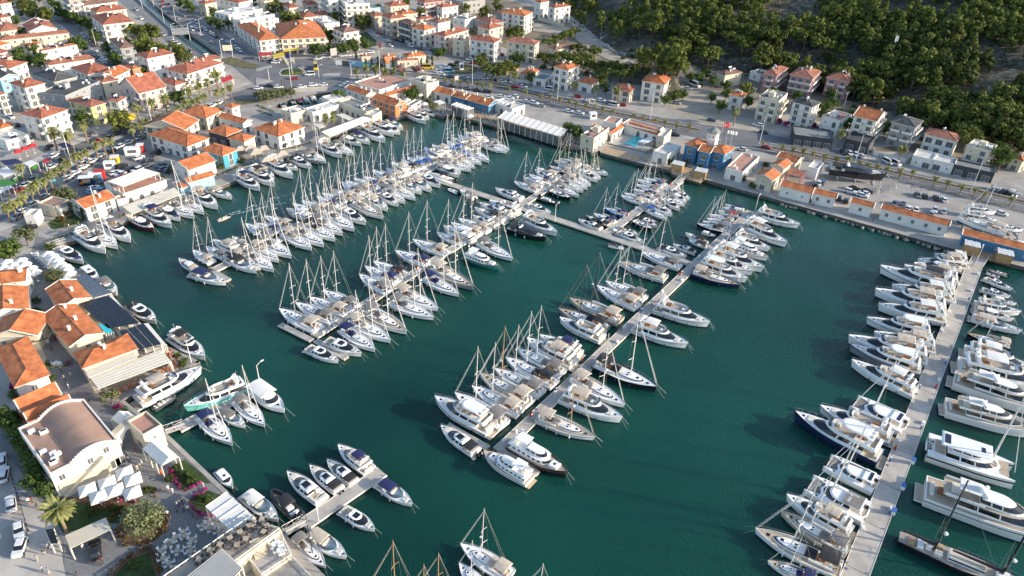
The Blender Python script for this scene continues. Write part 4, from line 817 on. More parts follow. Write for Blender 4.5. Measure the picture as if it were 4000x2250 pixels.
# ---------------- pontoons ----------------
def pontoon(name,a,b,w,label,z=.75,m='pier',piles=True,th=.55):
    d=b-a; L=d.length; c=(a+b)/2; rz=math.atan2(d.y,d.x)
    o=empty(name,(c.x,c.y,0),rz); tag(o,label,'pontoon')
    mb=MB(); n=max(1,int(L/12)); g=.06
    for i in range(n): x0=-L/2+L*i/n; mb.box(x0+g,x0+L/n-g,-w/2,w/2,z-th,z)
    link('deck',mb.mesh('deck',M[m]),o)
    mb=MB(); mb.box(-L/2,L/2,-w/2-.12,-w/2-.002,z-.35,z+.06); mb.box(-L/2,L/2,w/2+.002,w/2+.12,z-.35,z+.06); link('edge_beam',mb.mesh('edge_beam',M['fascia']),o)
    mb=MB()
    for i in range(n+1):
        x=-L/2+.6+(L-1.2)*i/n
        for s in (-1,1): mb.box(x-.15,x+.15,s*(w/2-.25)-.06,s*(w/2-.25)+.06,z,z+.22)
    link('cleats',mb.mesh('cleats',M['steel']),o)
    return o
pA=(W(12,-1030,-180,.75),W('A',2090,575,.75)); pA=(W(1,2150,1262,.75),W('A',2090,590,.75))
pontoon('pontoon',*pA,2.4,'leftmost long concrete pontoon lined with sailboats on both sides')
pB=(W(12,585,480,.75),W(21,690,232,.75)); pontoon('pontoon',*pB,2.4,'second long concrete pontoon, crossing the cross pontoon')
pC=(W(21,935,905,.75),W(21,1690,365,.75)); pontoon('pontoon',*pC,2.8,'short concrete pontoon leading to the blue hotel quay')
pD=(W(13,2440,190,.75),W(21,2405,672,.75)); pontoon('pontoon',*pD,2.6,'longest central concrete pontoon ending in open water')
pE=(W(33,700,1900,1.0),W(31,2075,1230,1.0)); pontoon('concrete_pier',*pE,4.1,'wide concrete pier at the right edge lined with large yachts',1.0)
pX=(W(11,1790,345,.74),W(21,1780,1195,.74)); pontoon('pontoon',*pX,2.4,'cross pontoon linking the long pontoons in the middle of the basin',.735)
pontoon('jetty',W(2,1790,1405,.75),W(12,40,985,.75),2.7,'small jetty beside the turquoise yacht',.75)
pontoon('jetty',W(13,470,935,.75),W(13,1270,395,.75),2.8,'small lower jetty with boats on both sides',.75)
for a,b,l in ((W(12,240,360,.72),W(12,560,520,.72),'narrow finger left of the second pontoon end'),(W(12,600,520,.72),W(12,910,700,.72),'narrow finger right of the second pontoon end'),(W(12,1920,1370,.72),W(13,2330,160,.72),'narrow finger left of the central pontoon end'),(W(13,2450,180,.72),W(23,260,420,.72),'narrow finger right of the central pontoon end'),(W(1,2140,1270,.72),W(1,2300,1365,.72),'narrow finger at the leftmost pontoon end')):
    pontoon('pontoon_finger',a,b,1.3,l,.70)
def gangway(a,b,label,w=1.6):
    d=b-a; L=d.length; rz=math.atan2(d.y,d.x); mb=MB()
    mb.stack([[(0,-w/2,a.z-.15),(0,w/2,a.z-.15),(L,w/2,b.z-.15),(L,-w/2,b.z-.15)][::-1],[(0,-w/2,a.z),(0,w/2,a.z),(L,w/2,b.z),(L,-w/2,b.z)][::-1]],0)
    o=empty('gangway',(a.x,a.y,0),rz); tag(o,label,'gangway'); link('walkway',mb.mesh('walkway',M['pier']),o)
    for s in (-1,1):
        r=MB(); n=max(2,int(L/1.5))
        r.tube([(0,s*w/2,a.z+1),(L,s*w/2,b.z+1)],.05,n=4)
        for i in range(n):
            x=L*i/n; z=a.z+(b.z-a.z)*i/n; r.tube([(x,s*w/2,z),(x,s*w/2,z+1)],.04,n=4); r.tube([(x,s*w/2,z),(x+L/n,s*w/2,z+1)],.03,n=4)
        link('truss_railing',r.mesh('truss_railing',M['mast']),o)
gangway(W(2,1660,1440,1.2),W(2,1850,1375,.8),'white truss gangway to the small jetty beside the turquoise yacht')
gangway(W(13,290,1010,1.2),W(13,500,895,.8),'white truss gangway to the small lower jetty')
gangway(W(1,470,1035,1.2),W(1,660,975,1.25),'white truss gangway by the white parasols',1.2)
gangway(W(21,1750,310,1.25),W(21,1650,405,.8),'gangway from the hotel quay to the short pontoon',2)
gangway(W(31,2150,1115,1.25),W(31,2080,1230,1.02),'gangway between the timber kiosks and the concrete pier',4)
# pedestals, fire boxes, poles, tyres on the pontoons
ped=MB(); ped.box(-.2,.2,-.16,.16,0,1.05,0); ped.box(-.22,.22,-.18,.18,1.05,1.15,1); pedm=ped.mesh('pedestal',[M['bluebox'],M['gel']])
fb=MB(); fb.box(-.35,.35,-.22,.22,0,.9,0,.03,.03); fb.box(-.3,.3,-.24,-.215,.2,.7,1); fbm=fb.mesh('fire_box',[M['redbox'],M['gel']])
PN=[(pA,'leftmost long pontoon',2.4,[.05,.24,.34,.52,.70,.86],[.13,.42,.95]),(pB,'second long pontoon',2.4,[.04,.22,.38,.6,.8],[.3,.16]),(pC,'short pontoon',2.8,[.1,.4,.8],[.3,.62,.9]),(pD,'central pontoon',2.6,[.05,.16,.28,.45,.66,.85],[.09,.5,.62]),(pE,'concrete pier',4.1,[.2,.3,.4,.5,.6,.72,.85],[.33,.52])]
for (a,b),nm,w,pe,fr in PN:
    d=(b-a).normalized(); s=Vector((-d.y,d.x,0)); rz=math.atan2(d.y,d.x)
    for i,t in enumerate(pe):
        p=a.lerp(b,t)+s*(w/2-.45)*(1 if i%2 else -1); o=link('power_pedestal',pedm,None,(p.x,p.y,a.z),rz); tag(o,'blue power pedestal on the %s, %s from its outer end'%(nm,'first' if i==0 else ORD[i]),'power pedestal','power pedestals on the pontoons')
    for i,t in enumerate(fr):
        p=a.lerp(b,t)+s*(w/2-.5)*(-1 if i%2 else 1); o=link('fire_box',fbm,None,(p.x,p.y,a.z),rz); tag(o,'red fire box on the %s, %s from its outer end'%(nm,'first' if i==0 else ORD[i]),'fire box','red fire boxes on the pontoons')

dbx=MB(); dbx.box(-.5,.5,-.28,.28,0,.55,0,.03,.03); dbxm=dbx.mesh('dock_box',M['gel'])
hc=MB()
for k in range(14):
    a=k*2*PI/7; r=.32-.01*k; hc.tube([(r*math.cos(a),r*math.sin(a),.05+.01*k),(r*math.cos(a+.9),r*math.sin(a+.9),.05+.01*k)],.035,n=4)
hcm=hc.mesh('hose_coil',M['bluefab'])
for (a,b),nm,w,pe,fr in PN:
    L=(b-a).length; d=(b-a)/L; s_=Vector((-d.y,d.x,0)); rz=math.atan2(d.y,d.x); n=int(L/9)
    for i in range(n):
        t=(i+.5)/n+random.uniform(-.02,.02); p=a.lerp(b,t)+s_*(w/2-.4)*random.choice((-1,1)); bx=i%3!=1
        o=link('dock_box' if bx else 'hose_coil',dbxm if bx else hcm,None,(p.x,p.y,a.z),rz+random.uniform(-.1,.1)); tag(o,'%s lying on the %s, item %s from its outer end'%('white dock box' if bx else 'blue hose coil',nm,'first' if i==0 else ORD[i]),'dock box' if bx else 'hose','dock boxes and hoses on the pontoons')
# ---------------- buildings ----------------
def win_mesh(w,h,kind):
    mb=MB() # local: x along wall, -y outward, z up, origin bottom centre
    t=.07; mb.box(-w/2,w/2,-.05,.02,0,t,0); mb.box(-w/2,w/2,-.05,.02,h-t,h,0); mb.box(-w/2,-w/2+t,-.05,.02,t,h-t,0); mb.box(w/2-t,w/2,-.05,.02,t,h-t,0); mb.box(-.03,.03,-.045,.02,t,h-t,0)
    mb.face([(-w/2+t,-.012,t),(w/2-t,-.012,t),(w/2-t,-.012,h-t),(-w/2+t,-.012,h-t)],1)
    if kind=='s':
        for s in (-1,1): mb.box(s*(w/2+.3)-.26,s*(w/2+.3)+.26,-.06,.0,0,h,2)
    mb.box(-w/2-.1,w/2+.1,-.12,.02,-.08,-.002,0)
    return mb.mesh('window',[M['winframe'],M['winglass'],M['shutter']])
WM={'w':win_mesh(1.1,1.4,'w'),'s':win_mesh(1.0,1.4,'s'),'d':win_mesh(1.9,2.1,'w'),'g':win_mesh(2.6,2.3,'w'),'q':win_mesh(.7,.8,'w')}
def arch_mesh():
    mb=MB(); k=8; pts=[(-.75,0),( .75,0)]+[(.75*math.cos(PI*i/k),1.7+.75*math.sin(PI*i/k)) for i in range(k+1)]
    o=[(-1,0),(1,0)]+[(1*math.cos(PI*i/k),1.7+1*math.sin(PI*i/k)) for i in range(k+1)]
    mb.face([(x,-.03,z) for x,z in o],0); mb.face([(x,-.05,z) for x,z in pts],1); return mb.mesh('window',[M['winframe'],M['winglass']])
WM['a']=arch_mesh()
def balc_mesh(L,rail):
    mb=MB(); mb.box(-L/2,L/2,-1.2,0,-.14,0,0)
    if rail=='s': mb.box(-L/2,L/2,-1.2,-1.1,0,.85,0); mb.box(-L/2,-L/2+.1,-1.1,0,0,.85,0); mb.box(L/2-.1,L/2,-1.1,0,0,.85,0)
    else:
        mb.box(-L/2,L/2,-1.2,-1.15,.85,.92,1)
        n=int(L/.45)
        for i in range(n+1): x=-L/2+.03+(L-.06)*i/n; mb.box(x-.025,x+.025,-1.19,-1.15,0,.85,1)
    return mb.mesh('balcony',[M['fascia'],M['railing']])
BM={}
def balc(L,rail):
    k=(round(L,1),rail)
    if k not in BM: BM[k]=balc_mesh(L,rail)
    return BM[k]
def setuv(me,uvs):
    ul=me.uv_layers.new(name='UVMap'); i=0
    for p in me.polygons:
        for li in p.loop_indices: ul.data[li].uv=uvs[me.loops[li].vertex_index]
def roof_faces(mb,uv,pts,e0,e1):
    """tile plane with uv along the eave e0->e1"""
    d=(Vector(e1)-Vector(e0)).normalized(); n=(Vector(pts[1])-Vector(pts[0])).cross(Vector(pts[2])-Vector(pts[0])).normalized(); s=n.cross(d)
    mb.face(pts,0)
    for p in pts: v=Vector(p)-Vector(e0); uv.append((v.dot(d)*.5,v.dot(s)*.5))
def solar_mesh():
    mb=MB(); mb.stack([[(-.9,-.5,0),(.9,-.5,0),(.9,.7,.9),(-.9,.7,.9)]],1) if False else mb.face([(-.9,-.7,.1),(.9,-.7,.1),(.9,.5,.95),(-.9,.5,.95)],1)
    mb.tube([(-1,.65,1.15),(1,.65,1.15)],.27,n=7); mb.box(-.9,.9,.5,.6,0,.9,2); return mb.mesh('solar_heater',[M['gel'],M['solar'],M['steel']])
SOL=solar_mesh()
cb=MB(); cb.box(-.3,.3,-.3,.3,-.6,1.0); cb.box(-.38,.38,-.38,.38,1.0,1.12); CHM=cb.mesh('chimney',M['fascia'])
NB=0
def bld(f,A,B,C,H,roof,wall,label,rc='r_tile',rdg=None,win='w',st=None,bal=0,base=LAND,ov=.45,ex=1,name='house',cat='house',front='d',pitch=.36,z=None,open_=False,parts=None,group=None,wsub=(0,1)):
    """A,B,C: eave corners (A left, B nearest, C right) at height H above base"""
    global NB; NB+=1
    if isinstance(f,int) and f%10==0 and f<30: H=round(H*.92,2)
    rs=random.Random(NB*13+5)
    zt=base+H; a,b,c=[W(f,*q,zt) for q in (A,B,C)]
    if (c-b).cross(a-b).z<0: a,c=c,a
    e1,e2=c-b,a-b; l1,l2=e1.length,e2.length
    if l1>=l2: ux=e1/l1; uy=Vector((-ux.y,ux.x,0)); l2=max(3,abs(e2.dot(uy)))
    else: uy=e2/l2; ux=Vector((uy.y,-uy.x,0)); l1=max(3,abs(e1.dot(ux)))
    ux=ux.normalized(); rz=math.atan2(ux.y,ux.x)
    o=empty(name,(b.x,b.y,base),rz); tag(o,label,cat,group)
    st=st or max(1,round(H/3.1)); fh=H/st; w=M['w_'+wall]
    i0=ov if roof in('hip','gable') else 0
    x0,y0,x1,y1=i0,i0,l1-i0,l2-i0  # walls stand inside the eaves
    if x1-x0<2.5 or y1-y0<2.5: i0=.1; x0,y0,x1,y1=.1,.1,l1-.1,l2-.1
    mb=MB()
    if not open_: mb.box(x0,x1,y0,y1,-1.0,H-.02)
    else:
        for xx in [x0+(x1-x0)*i/4 for i in range(5)]:
            for yy in (y0,y1): mb.box(xx-.15,xx+.15,yy-.15,yy+.15,0,H)
    rdg=rdg or ('x' if l1>=l2 else 'y')
    if roof=='gable':
        ph=(l2 if rdg=='x' else l1)/2*pitch*1.05
        if rdg=='x':
            for x in (x0,x1): 
                xx=x; g=[(xx,y0,H-.02),(xx,y1,H-.02),(xx,(y0+y1)/2,H+ph-.1)]; mb.face(g if x==x1 else g[::-1])
        else:
            for y in (y0,y1):
                g=[(x0,y,H-.02),(x1,y,H-.02),((x0+x1)/2,y,H+ph-.1)]; mb.face(g if y==y0 else g[::-1])
    wm_=mb.mesh('wall',[w,M['fascia']]); wo=link('wall',wm_,o)
    rb=MB(); uv=[]; subs=[]
    if roof in('hip','gable'):
        sx,sy=l1,l2; q=[(0,0,H),(sx,0,H),(sx,sy,H),(0,sy,H)]
        half=(sy if rdg=='x' else sx)/2; h=half*pitch; ins=half if roof=='hip' else 0
        if rdg=='x': r0=(min(ins,sx/2-.05),sy/2,H+h); r1=(max(sx-ins,sx/2+.05),sy/2,H+h)
        else: r0=(sx/2,min(ins,sy/2-.05),H+h); r1=(sx/2,max(sy-ins,sy/2+.05),H+h)
        if rdg=='x': fs=[[q[0],q[1],r1,r0],[q[2],q[3],r0,r1]]; ends=[[q[3],q[0],r0],[q[1],q[2],r1]]
        else: fs=[[q[3],q[0],r0,r1],[q[1],q[2],r1,r0]]; ends=[[q[0],q[1],r0],[q[2],q[3],r1]]
        for p in fs: roof_faces(rb,uv,p,p[0],p[1])
        if roof=='hip':
            for p in ends: roof_faces(rb,uv,p,p[0],p[1])
        me=rb.mesh('roof',M[rc]); setuv(me,uv); ro=link('roof',me,o)
        # fascia + ridge caps
        fm=MB(); t=.16
        fm.stack([[(x,y,z-t) for x,y,z in q],[(x,y,z-.01) for x,y,z in q]],0,True,False)
        fm.tube([r0,r1],.13,n=5,m=1)
        if roof=='hip':
            for p,r in ((q[0],r0),(q[1],r1 if rdg=='x' else r0),(q[2],r1),(q[3],r0 if rdg=='x' else r1)): fm.tube([p,r],.11,n=4,m=1)
        else:
            for p in ends: 
                fm.tube([p[0],p[2]],.14,n=4); fm.tube([p[1],p[2]],.14,n=4)
        subs.append(link('eaves',fm.mesh('eaves',[M['fascia'],M['r_bright' if rc!='r_dark' else 'r_grey']]),ro))
        if ex:
            for _ in range(rs.randint(1,3)):
                if rdg=='x': px=rs.uniform(max(ins,.8),sx-max(ins,.8)) if sx>2*ins+1 else sx/2; py=sy*rs.uniform(.25,.75); pz=H+h*(1-abs(py-sy/2)/half)
                else: py=rs.uniform(max(ins,.8),sy-max(ins,.8)) if sy>2*ins+1 else sy/2; px=sx*rs.uniform(.25,.75); pz=H+h*(1-abs(px-sx/2)/half)
                link('chimney',CHM,ro,(px,py,pz))
            if ex>1 or (H>6 and rs.random()<.6):
                for _ in range(rs.randint(1,2)):
                    px=sx*rs.uniform(.35,.65); py=sy*rs.uniform(.35,.65); pz=H+h*.75; link('solar_heater',SOL,ro,(px,py,pz),R_(rs.choice((0,180,40))))
    elif roof=='flat':
        rb.face([(x0+.2,y0+.2,H+.03),(x1-.2,y0+.2,H+.03),(x1-.2,y1-.2,H+.03),(x0+.2,y1-.2,H+.03)],0)
        ro=link('roof',rb.mesh('roof',M[rc]),o); pm=MB(); ph=.5
        for (a0,b0,a1,b1) in ((x0,y0,x1,y0+.22),(x0,y1-.22,x1,y1),(x0,y0+.222,x0+.22,y1-.222),(x1-.22,y0+.222,x1,y1-.222)): pm.box(a0-.03*(a0==x0),a1+.03*(a1==x1),b0-.03*(b0==y0),b1+.03*(b1==y1),H-.01,H+ph)
        link('parapet',pm.mesh('parapet',w),ro)
        if ex and l1*l2>50:
            for _ in range(rs.randint(1,3)): px=rs.uniform(x0+1,x1-1); py=rs.uniform(y0+1,y1-1); link('solar_heater',SOL,ro,(px,py,H+.04),R_(rs.choice((0,180,40))))
            if H>6: 
                bx=MB(); px=x0+(x1-x0)*rs.uniform(.3,.6); py=y0+(y1-y0)*rs.uniform(.4,.6); bx.box(px-1.4,px+1.4,py-1.3,py+1.3,H+.03,H+2.2); link('stair_housing',bx.mesh('stair_housing',w),ro)
            for _ in range(rs.randint(1,4)):
                ax=MB(); px=rs.uniform(x0+1,x1-1); py=rs.uniform(y0+1,y1-1); ax.box(px-.5,px+.5,py-.25,py+.25,H+.04,H+.7); link('air_conditioner',ax.mesh('air_conditioner',M['gel']),ro)
    elif roof=='slab':
        rb.box(0,l1,0,l2,H,H+.12); ro=link('roof',rb.mesh('roof',M[rc]),o)
    # windows on two seen facades (and the others kept plain)
    n=0
    if win:
        for fc,(L,off,rr) in enumerate((((x1-x0),(x0,y0),0),((y1-y0),(x0,y0),1),((x1-x0),(x1,y1),2),((y1-y0),(x1,y1),3))):
            if fc>1 and L*H<120 and fc!=3: continue
            if fc==2: continue
            cols=max(1,int(L/3.5)); sp=L/cols
            for s in range(st):
                for k in range(cols):
                    if n>=95: break
                    u=sp*(k+.5); kk=win
                    if s==0 and front and st>1: kk=front
                    elif bal and (k+s*0)%bal==0 and s>0: kk='d'
                    elif rs.random()<.12: kk='q'
                    if kk=='g' and sp<2.9: kk='d'
                    zb=s*fh+(.15 if kk in 'dga' else (fh-1.4)*.55)
                    if zb+(2.3 if kk=='g' else 2.1 if kk=='d' else 2.5 if kk=='a' else 1.45)>H: zb=max(.05,H-2.55 if kk=='a' else H-2.2)
                    if fc==0: p=(x0+u,y0-.003,zb); r=0
                    elif fc==1: p=(x0-.003,y0+u,zb); r=-PI/2
                    else: p=(x1+.003,y0+u,zb); r=PI/2
                    link('window',WM[kk],o,p,r); n+=1
                    if kk=='d' and s>0 and bal:
                        link('balcony',balc(min(3.6,sp*.95),'s' if bal%2 else 'r'),o,(p[0],p[1],s*fh),r)
            if fc==1 and n>=95: break
    return o,(ux,Vector((-ux.y,ux.x,0)),l1,l2,H)
# --- town, upper left ---
def hb(*a,**k): bld(*a,**k)
T0='in the upper-left town'
hb(0,(175,1150),(415,1195),(690,1100),10,'hip','white','white three-storey block with tiled roof left of the yellow building',bal=3,front='g',rc='r_tile')
hb(0,(668,1010),(910,1082),(1095,1040),8.5,'hip','yellow','yellow apartment building on the palm boulevard',rc='r_old',bal=2)
hb(0,(1085,1010),(1190,1025),(1278,975),9,'hip','white','narrow white house attached behind the yellow building',rc='r_old',bal=2)
hb(0,(548,872),(655,975),(1008,822),8.5,'flat','grey','grey building with white bands and dark flat roof',rc='r_dark',front='g')
hb(0,(300,742),(540,828),(772,765),10,'hip','grey','big grey building with dark hipped roof',rc='r_dark')
hb(0,(85,832),(245,888),(462,836),12,'hip','white','slim white four-storey block with terracotta roof left of the grey building',rc='r_tile',bal=2)
hb(0,(-180,700),(-10,800),(215,765),9,'gable','skyb','pale blue building with dark roof at the left edge',rc='r_dark')
hb(0,(-200,900),(-20,960),(75,940),9,'hip','white','white block cut by the left edge above the awning shops',rc='r_tile',bal=2)
hb(0,(-150,1235),(0,1300),(158,1262),5,'hip','cream','low cream shop with orange roof at left edge',rc='r_bright')
hb(0,(-200,1330),(60,1430),(250,1350),3.6,'flat','white','white flat-roofed cafe pavilion at left edge',rc='r_flatw')
hb(0,(-250,655),(80,695),(345,632),7,'hip','white','long white row house with two chimneys at left edge, above the pale blue building',rc='r_tile',ex=2)
hb(0,(425,622),(480,660),(955,590),7,'hip','white','long white row house with tiled roof beside the parked car row',rc='r_old',ex=2)
hb(0,(395,505),(415,515),(775,448),7,'hip','white','white row house with brick-red roof, second above the parked car row',rc='r_tile',ex=2)
hb(0,(-150,395),(0,410),(700,332),7,'hip','cream','very long cream row house crossing the upper-left quarter',rc='r_old',ex=2)
hb(0,(215,240),(290,320),(550,262),7,'gable','white','white gabled house below the trees at upper left',rc='r_tile')
hb(0,(-150,255),(0,322),(258,292),6,'hip','cream','cream house with low roof beside the white gabled house',rc='r_old')
hb(0,(-150,130),(0,182),(125,168),8,'hip','lightpink','tall pinkish house cut by the left edge near the top',rc='r_tile')
hb(0,(-150,-5),(0,42),(140,30),8,'hip','white','white house in the upper-left corner',rc='r_tile')
hb(0,(235,448),(290,468),(428,430),6,'hip','cream','small house with square orange roof among trees',rc='r_tile')
hb(0,(-150,440),(0,462),(162,438),6,'hip','white','white house at left edge, first of three small ones',rc='r_bright')
hb(0,(-150,520),(0,542),(118,505),6,'hip','white','white house at left edge, second of three small ones',rc='r_tile')
hb(0,(-150,580),(20,600),(192,572),6,'hip','cream','cream house at left edge, third of three small ones',rc='r_old')
hb(0,(700,680),(880,752),(1125,690),8,'hip','white','stepped white terrace house behind the grey building',rc='r_tile',bal=2)
hb(0,(950,775),(1020,832),(1158,772),8,'hip','cream','cream house wedged behind the grey building',rc='r_old')
hb(0,(1045,715),(1150,778),(1312,700),9,'gable','white','bright white gabled house beside the red house',rc='r_bright')
hb(0,(1215,660),(1330,700),(1416,675),8,'hip','maroonw' if False else 'orange','small red house with pale corner trims',rc='r_bright')
hb(0,(1185,852),(1390,942),(1647,862),9,'gable','lightpink','big pale pink building with one broad orange roof slope',rc='r_tile',rdg='x',bal=2,pitch=.6)
hb(0,(1645,700),(1882,748),(2250,628),9,'hip','white','long white corner building at the boulevard junction',rc='r_tile',front='g',bal=3)
hb(0,(1900,590),(2000,620),(2225,590),9.5,'hip','white','white rear wing of the corner building at the junction',rc='r_old')
hb(0,(1580,812),(1760,862),(1885,830),5,'hip','white','low white house between pink building and corner building',rc='r_tile')
hb(0,(1390,545),(1475,592),(1757,535),11,'hip','white','tall plain white block with small tiled roofs beside big trees',rc='r_tile')
hb(0,(1095,392),(1205,492),(1342,470),10,'hip','grey','shaded house with brown roof beside the parking lane',rc='r_brown',bal=2)
hb(0,(910,160),(1030,252),(1348,215),10,'hip','white','white block with wide red roof next to the highway',rc='r_tile',bal=2)
hb(0,(930,85),(965,128),(1278,90),10,'hip','cream','cream block behind the wide red roof by the highway',rc='r_tile')
hb(0,(640,48),(830,62),(1185,15),10,'hip','white','white block with brown hipped roof near the top edge',rc='r_brown',bal=2)
hb(0,(620,-60),(690,0),(795,-20),14,'flat','concrete','grey apartment tower with balconies at top edge',rc='r_grey',bal=1)
hb(0,(1990,20),(2060,42),(2185,20),8,'hip','cream','small cream house at top right of the highway',rc='r_tile')
hb(0,(2190,-10),(2400,30),(2574,0),8,'hip','white','white house with red roof at top, right of the highway',rc='r_tile')
hb(0,(2230,112),(2300,162),(2640,95),9,'flat','white','white flat-roofed block right of the highway, upper one',rc='r_flatw',bal=2)
hb(0,(2360,190),(2420,218),(2760,150),9,'flat','white','white flat-roofed block right of the highway, lower one',rc='r_flatw',bal=2)
hb(0,(-400,60),(-250,100),(-150,60),8,'hip','white','white house beyond the left edge')
# --- top centre ---
hb(10,(-199,250),(30,412),(248,385),9,'hip','white','white corner block with blue window and red shop front',rc='r_bright',front='g',bal=2)
hb(10,(185,238),(245,395),(692,338),9,'hip','cream','big beige block with yellow awnings facing the roundabout',rc='r_bright',front='g',bal=1)
hb(10,(572,185),(690,248),(818,220),10,'flat','white','cubic white flat-roofed block behind the beige block',rc='r_flatw')
hb(10,(765,280),(880,332),(1006,292),11,'hip','white','white four-storey block with striped awnings and cream top',rc='r_brown',bal=1)
hb(10,(392,130),(480,178),(572,132),7,'hip','white','small white house left of the cubic white block',rc='r_tile')
hb(10,(580,130),(655,157),(772,130),6,'hip','white','red-roofed house behind the cubic white block',rc='r_tile')
hb(10,(455,10),(500,52),(622,35),8,'hip','cream','cream house with shutters at top, left of tall white flats',rc='r_tile',win='s')
hb(10,(240,40),(330,82),(427,60),8,'hip','cream','cream house with red roof among trees at top left centre',rc='r_tile')
hb(10,(-10,180),(60,222),(226,190),6,'flat','white','white flat-roofed house above the beige block',rc='r_flatw')
hb(10,(20,-10),(80,20),(150,0),8,'flat','cream','cream block at top edge left of the red-roofed cream house',rc='r_grey')
hb(10,(650,-60),(730,10),(812,-10),14,'flat','white','tall white balcony flats at top edge, left tower',rc='r_flatw',bal=1)
hb(10,(815,-40),(900,50),(1100,0),14,'flat','white','tall white balcony flats at top edge, right tower',rc='r_flatw',bal=1)
hb(10,(975,80),(1060,112),(1248,80),9,'flat','skyb','pale blue house with dark roof terrace',rc='r_grey',bal=2)
hb(10,(1250,35),(1350,68),(1542,50),8,'hip','cream','cream house with square red roof at top centre',rc='r_tile')
hb(10,(1810,55),(1870,78),(2042,55),7,'hip','white','white house with red roof near the concrete shell',rc='r_tile')
hb(10,(1600,5),(1690,32),(1905,5),9,'hip','pink','brown balcony building at top centre',rc='r_old',bal=1)
hb(10,(2000,-10),(2080,30),(2305,0),8,'flat','concrete','unfinished concrete building at the top edge',rc='r_grey',win='d')
hb(10,(1100,130),(1190,168),(1312,150),8,'hip','beige','beige house behind the row of glass balconies',rc='r_old')
hb(10,(1262,150),(1350,192),(1522,170),11,'hip','beige','beige balcony block, leftmost of the street corner group',rc='r_tile',bal=1)
hb(10,(1400,115),(1460,150),(1632,130),8,'hip','cream','cream house behind the street corner group',rc='r_bright')
hb(10,(1420,208),(1560,252),(1642,225),11,'hip','darkw','dark glass-fronted block in the street corner group',rc='r_brown',win='g',bal=1)
hb(10,(1555,275),(1695,308),(1832,280),10,'hip','white','white block with wide stacked balconies at the street corner',rc='r_bright',bal=1)
hb(10,(1720,202),(1830,236),(1962,205),9,'hip','white','white block with brown roof behind the stacked balconies',rc='r_brown')
hb(10,(1950,195),(2100,208),(2212,170),8,'flat','white','long white block with arched windows and grey roof',rc='r_grey')
hb(10,(1585,175),(1650,197),(1795,180),9,'hip','cream','cream house with red roof right of the dark block',rc='r_tile')
hb(10,(1790,335),(1900,368),(2145,300),10,'hip','lightpink','pinkish terrace with bay windows on the coast street',rc='r_tile',bal=2)
hb(10,(1990,395),(2085,418),(2155,380),9,'flat','cream','narrow cream house beside the pinkish terrace',rc='r_grey')
hb(10,(2140,392),(2400,432),(2524,400),11,'hip','white','white block with square red roofs and glass balconies, above umbrella pines',rc='r_tile',bal=2)
hb(10,(2190,270),(2350,297),(2492,262),10,'hip','cream','cream block with red roof behind the umbrella pine block',rc='r_tile',bal=2)
hb(10,(2425,120),(2500,152),(2650,130),8,'hip','grey','half-built grey house near the hill',rc='r_tile')
hb(10,(2190,185),(2350,242),(2505,220),8,'hip','grey','grey house with brown roofs near the hill',rc='r_old')
hb(20,(-60,412),(235,452),(308,418),11,'hip','cream','cream four-storey house with round balconies by the pines',rc='r_old',bal=2)
hb(20,(-110,125),(130,162),(258,130),12,'hip','white','white house with red window bands and orange roof',rc='r_bright',bal=2)
hb(20,(350,62),(430,82),(598,58),11,'hip','white','white house with red roof at the foot of the hill, top',rc='r_tile',bal=2)
hb(20,(240,5),(290,28),(380,10),11,'hip','white','white house half hidden at the very top by the hill',rc='r_tile')
hb(20,(325,485),(440,505),(622,470),6,'hip','white','white villa with brown roof hidden among the pines',rc='r_brown')
hb(10,(1215,568),(1290,582),(1415,562),3.2,'hip','orange','brick red single-storey hall behind the poster fence',rc='r_bright')
hb(10,(1420,548),(1520,578),(1722,555),4,'hip','cream','low villa with wide red roofs among cypresses',rc='r_bright')
hb(10,(1400,598),(1420,612),(1640,602),4,'hip','cream','low front wing of the villa among cypresses',rc='r_old')
hb(10,(1030,560),(1060,570),(1160,562),2.8,'hip','beige','tiny hut with brown roof behind the poster fence',rc='r_old',win=None)
# --- harbour centre ---
hb(10,(955,845),(1240,915),(1565,812),5,'flat','white','curved brown roof terrace of the harbour market hall',rc='r_terr',name='market_hall',cat='building',win='a')
hb(10,(890,885),(1105,962),(1185,925),4.6,'gable','white','white harbour hall with orange tiled roof on the left of the terrace',rc='r_bright',rdg='y',win='w')
hb(10,(1285,935),(1330,965),(1648,880),5,'gable','white','white harbour hall with orange roof right of the terrace',rc='r_bright')
hb(10,(1152,985),(1400,1068),(1538,1030),5.5,'gable','orange','orange-walled harbour building with pediment beside the little bridge',rc='r_bright',rdg='y',win='d')
hb(10,(1560,800),(1715,855),(1812,812),8,'flat','cream','cream stone tower block beside the harbour market hall',rc='r_flatw',win='q')
hb(10,(1775,912),(1960,962),(2010,910),4.5,'gable','white','white arcade with orange roof, left of three waterfront halls',rc='r_bright',rdg='y',win='a')
hb(10,(1958,960),(2105,1002),(2160,945),4.5,'gable','blue','blue hall with orange roof, middle of three waterfront halls',rc='r_bright',rdg='y',win='d')
hb(10,(2103,1000),(2340,1068),(2400,1005),4.5,'gable','blue','blue hall with orange roof, right of three waterfront halls',rc='r_bright',rdg='y',win='d')
hb(10,(2370,1030),(2574,1105),(2700,1062),4,'flat','white','white flat-roofed restaurant with rooftop machines by the blue halls',rc='r_flatw',win='a')
hb(10,(250,1108),(350,1155),(522,1110),4.5,'flat','cream','white stone restaurant with crowded roof deck, left of three',rc='r_flatw',win='w',ex=2)
hb(10,(520,1092),(570,1140),(832,1062),4.5,'flat','white','white restaurant with arched openings, middle of three flat ones',rc='r_flatw',win='a',ex=2)
hb(10,(640,985),(740,1020),(885,988),5,'flat','white','small white upper block behind the arched restaurant',rc='r_flatw')
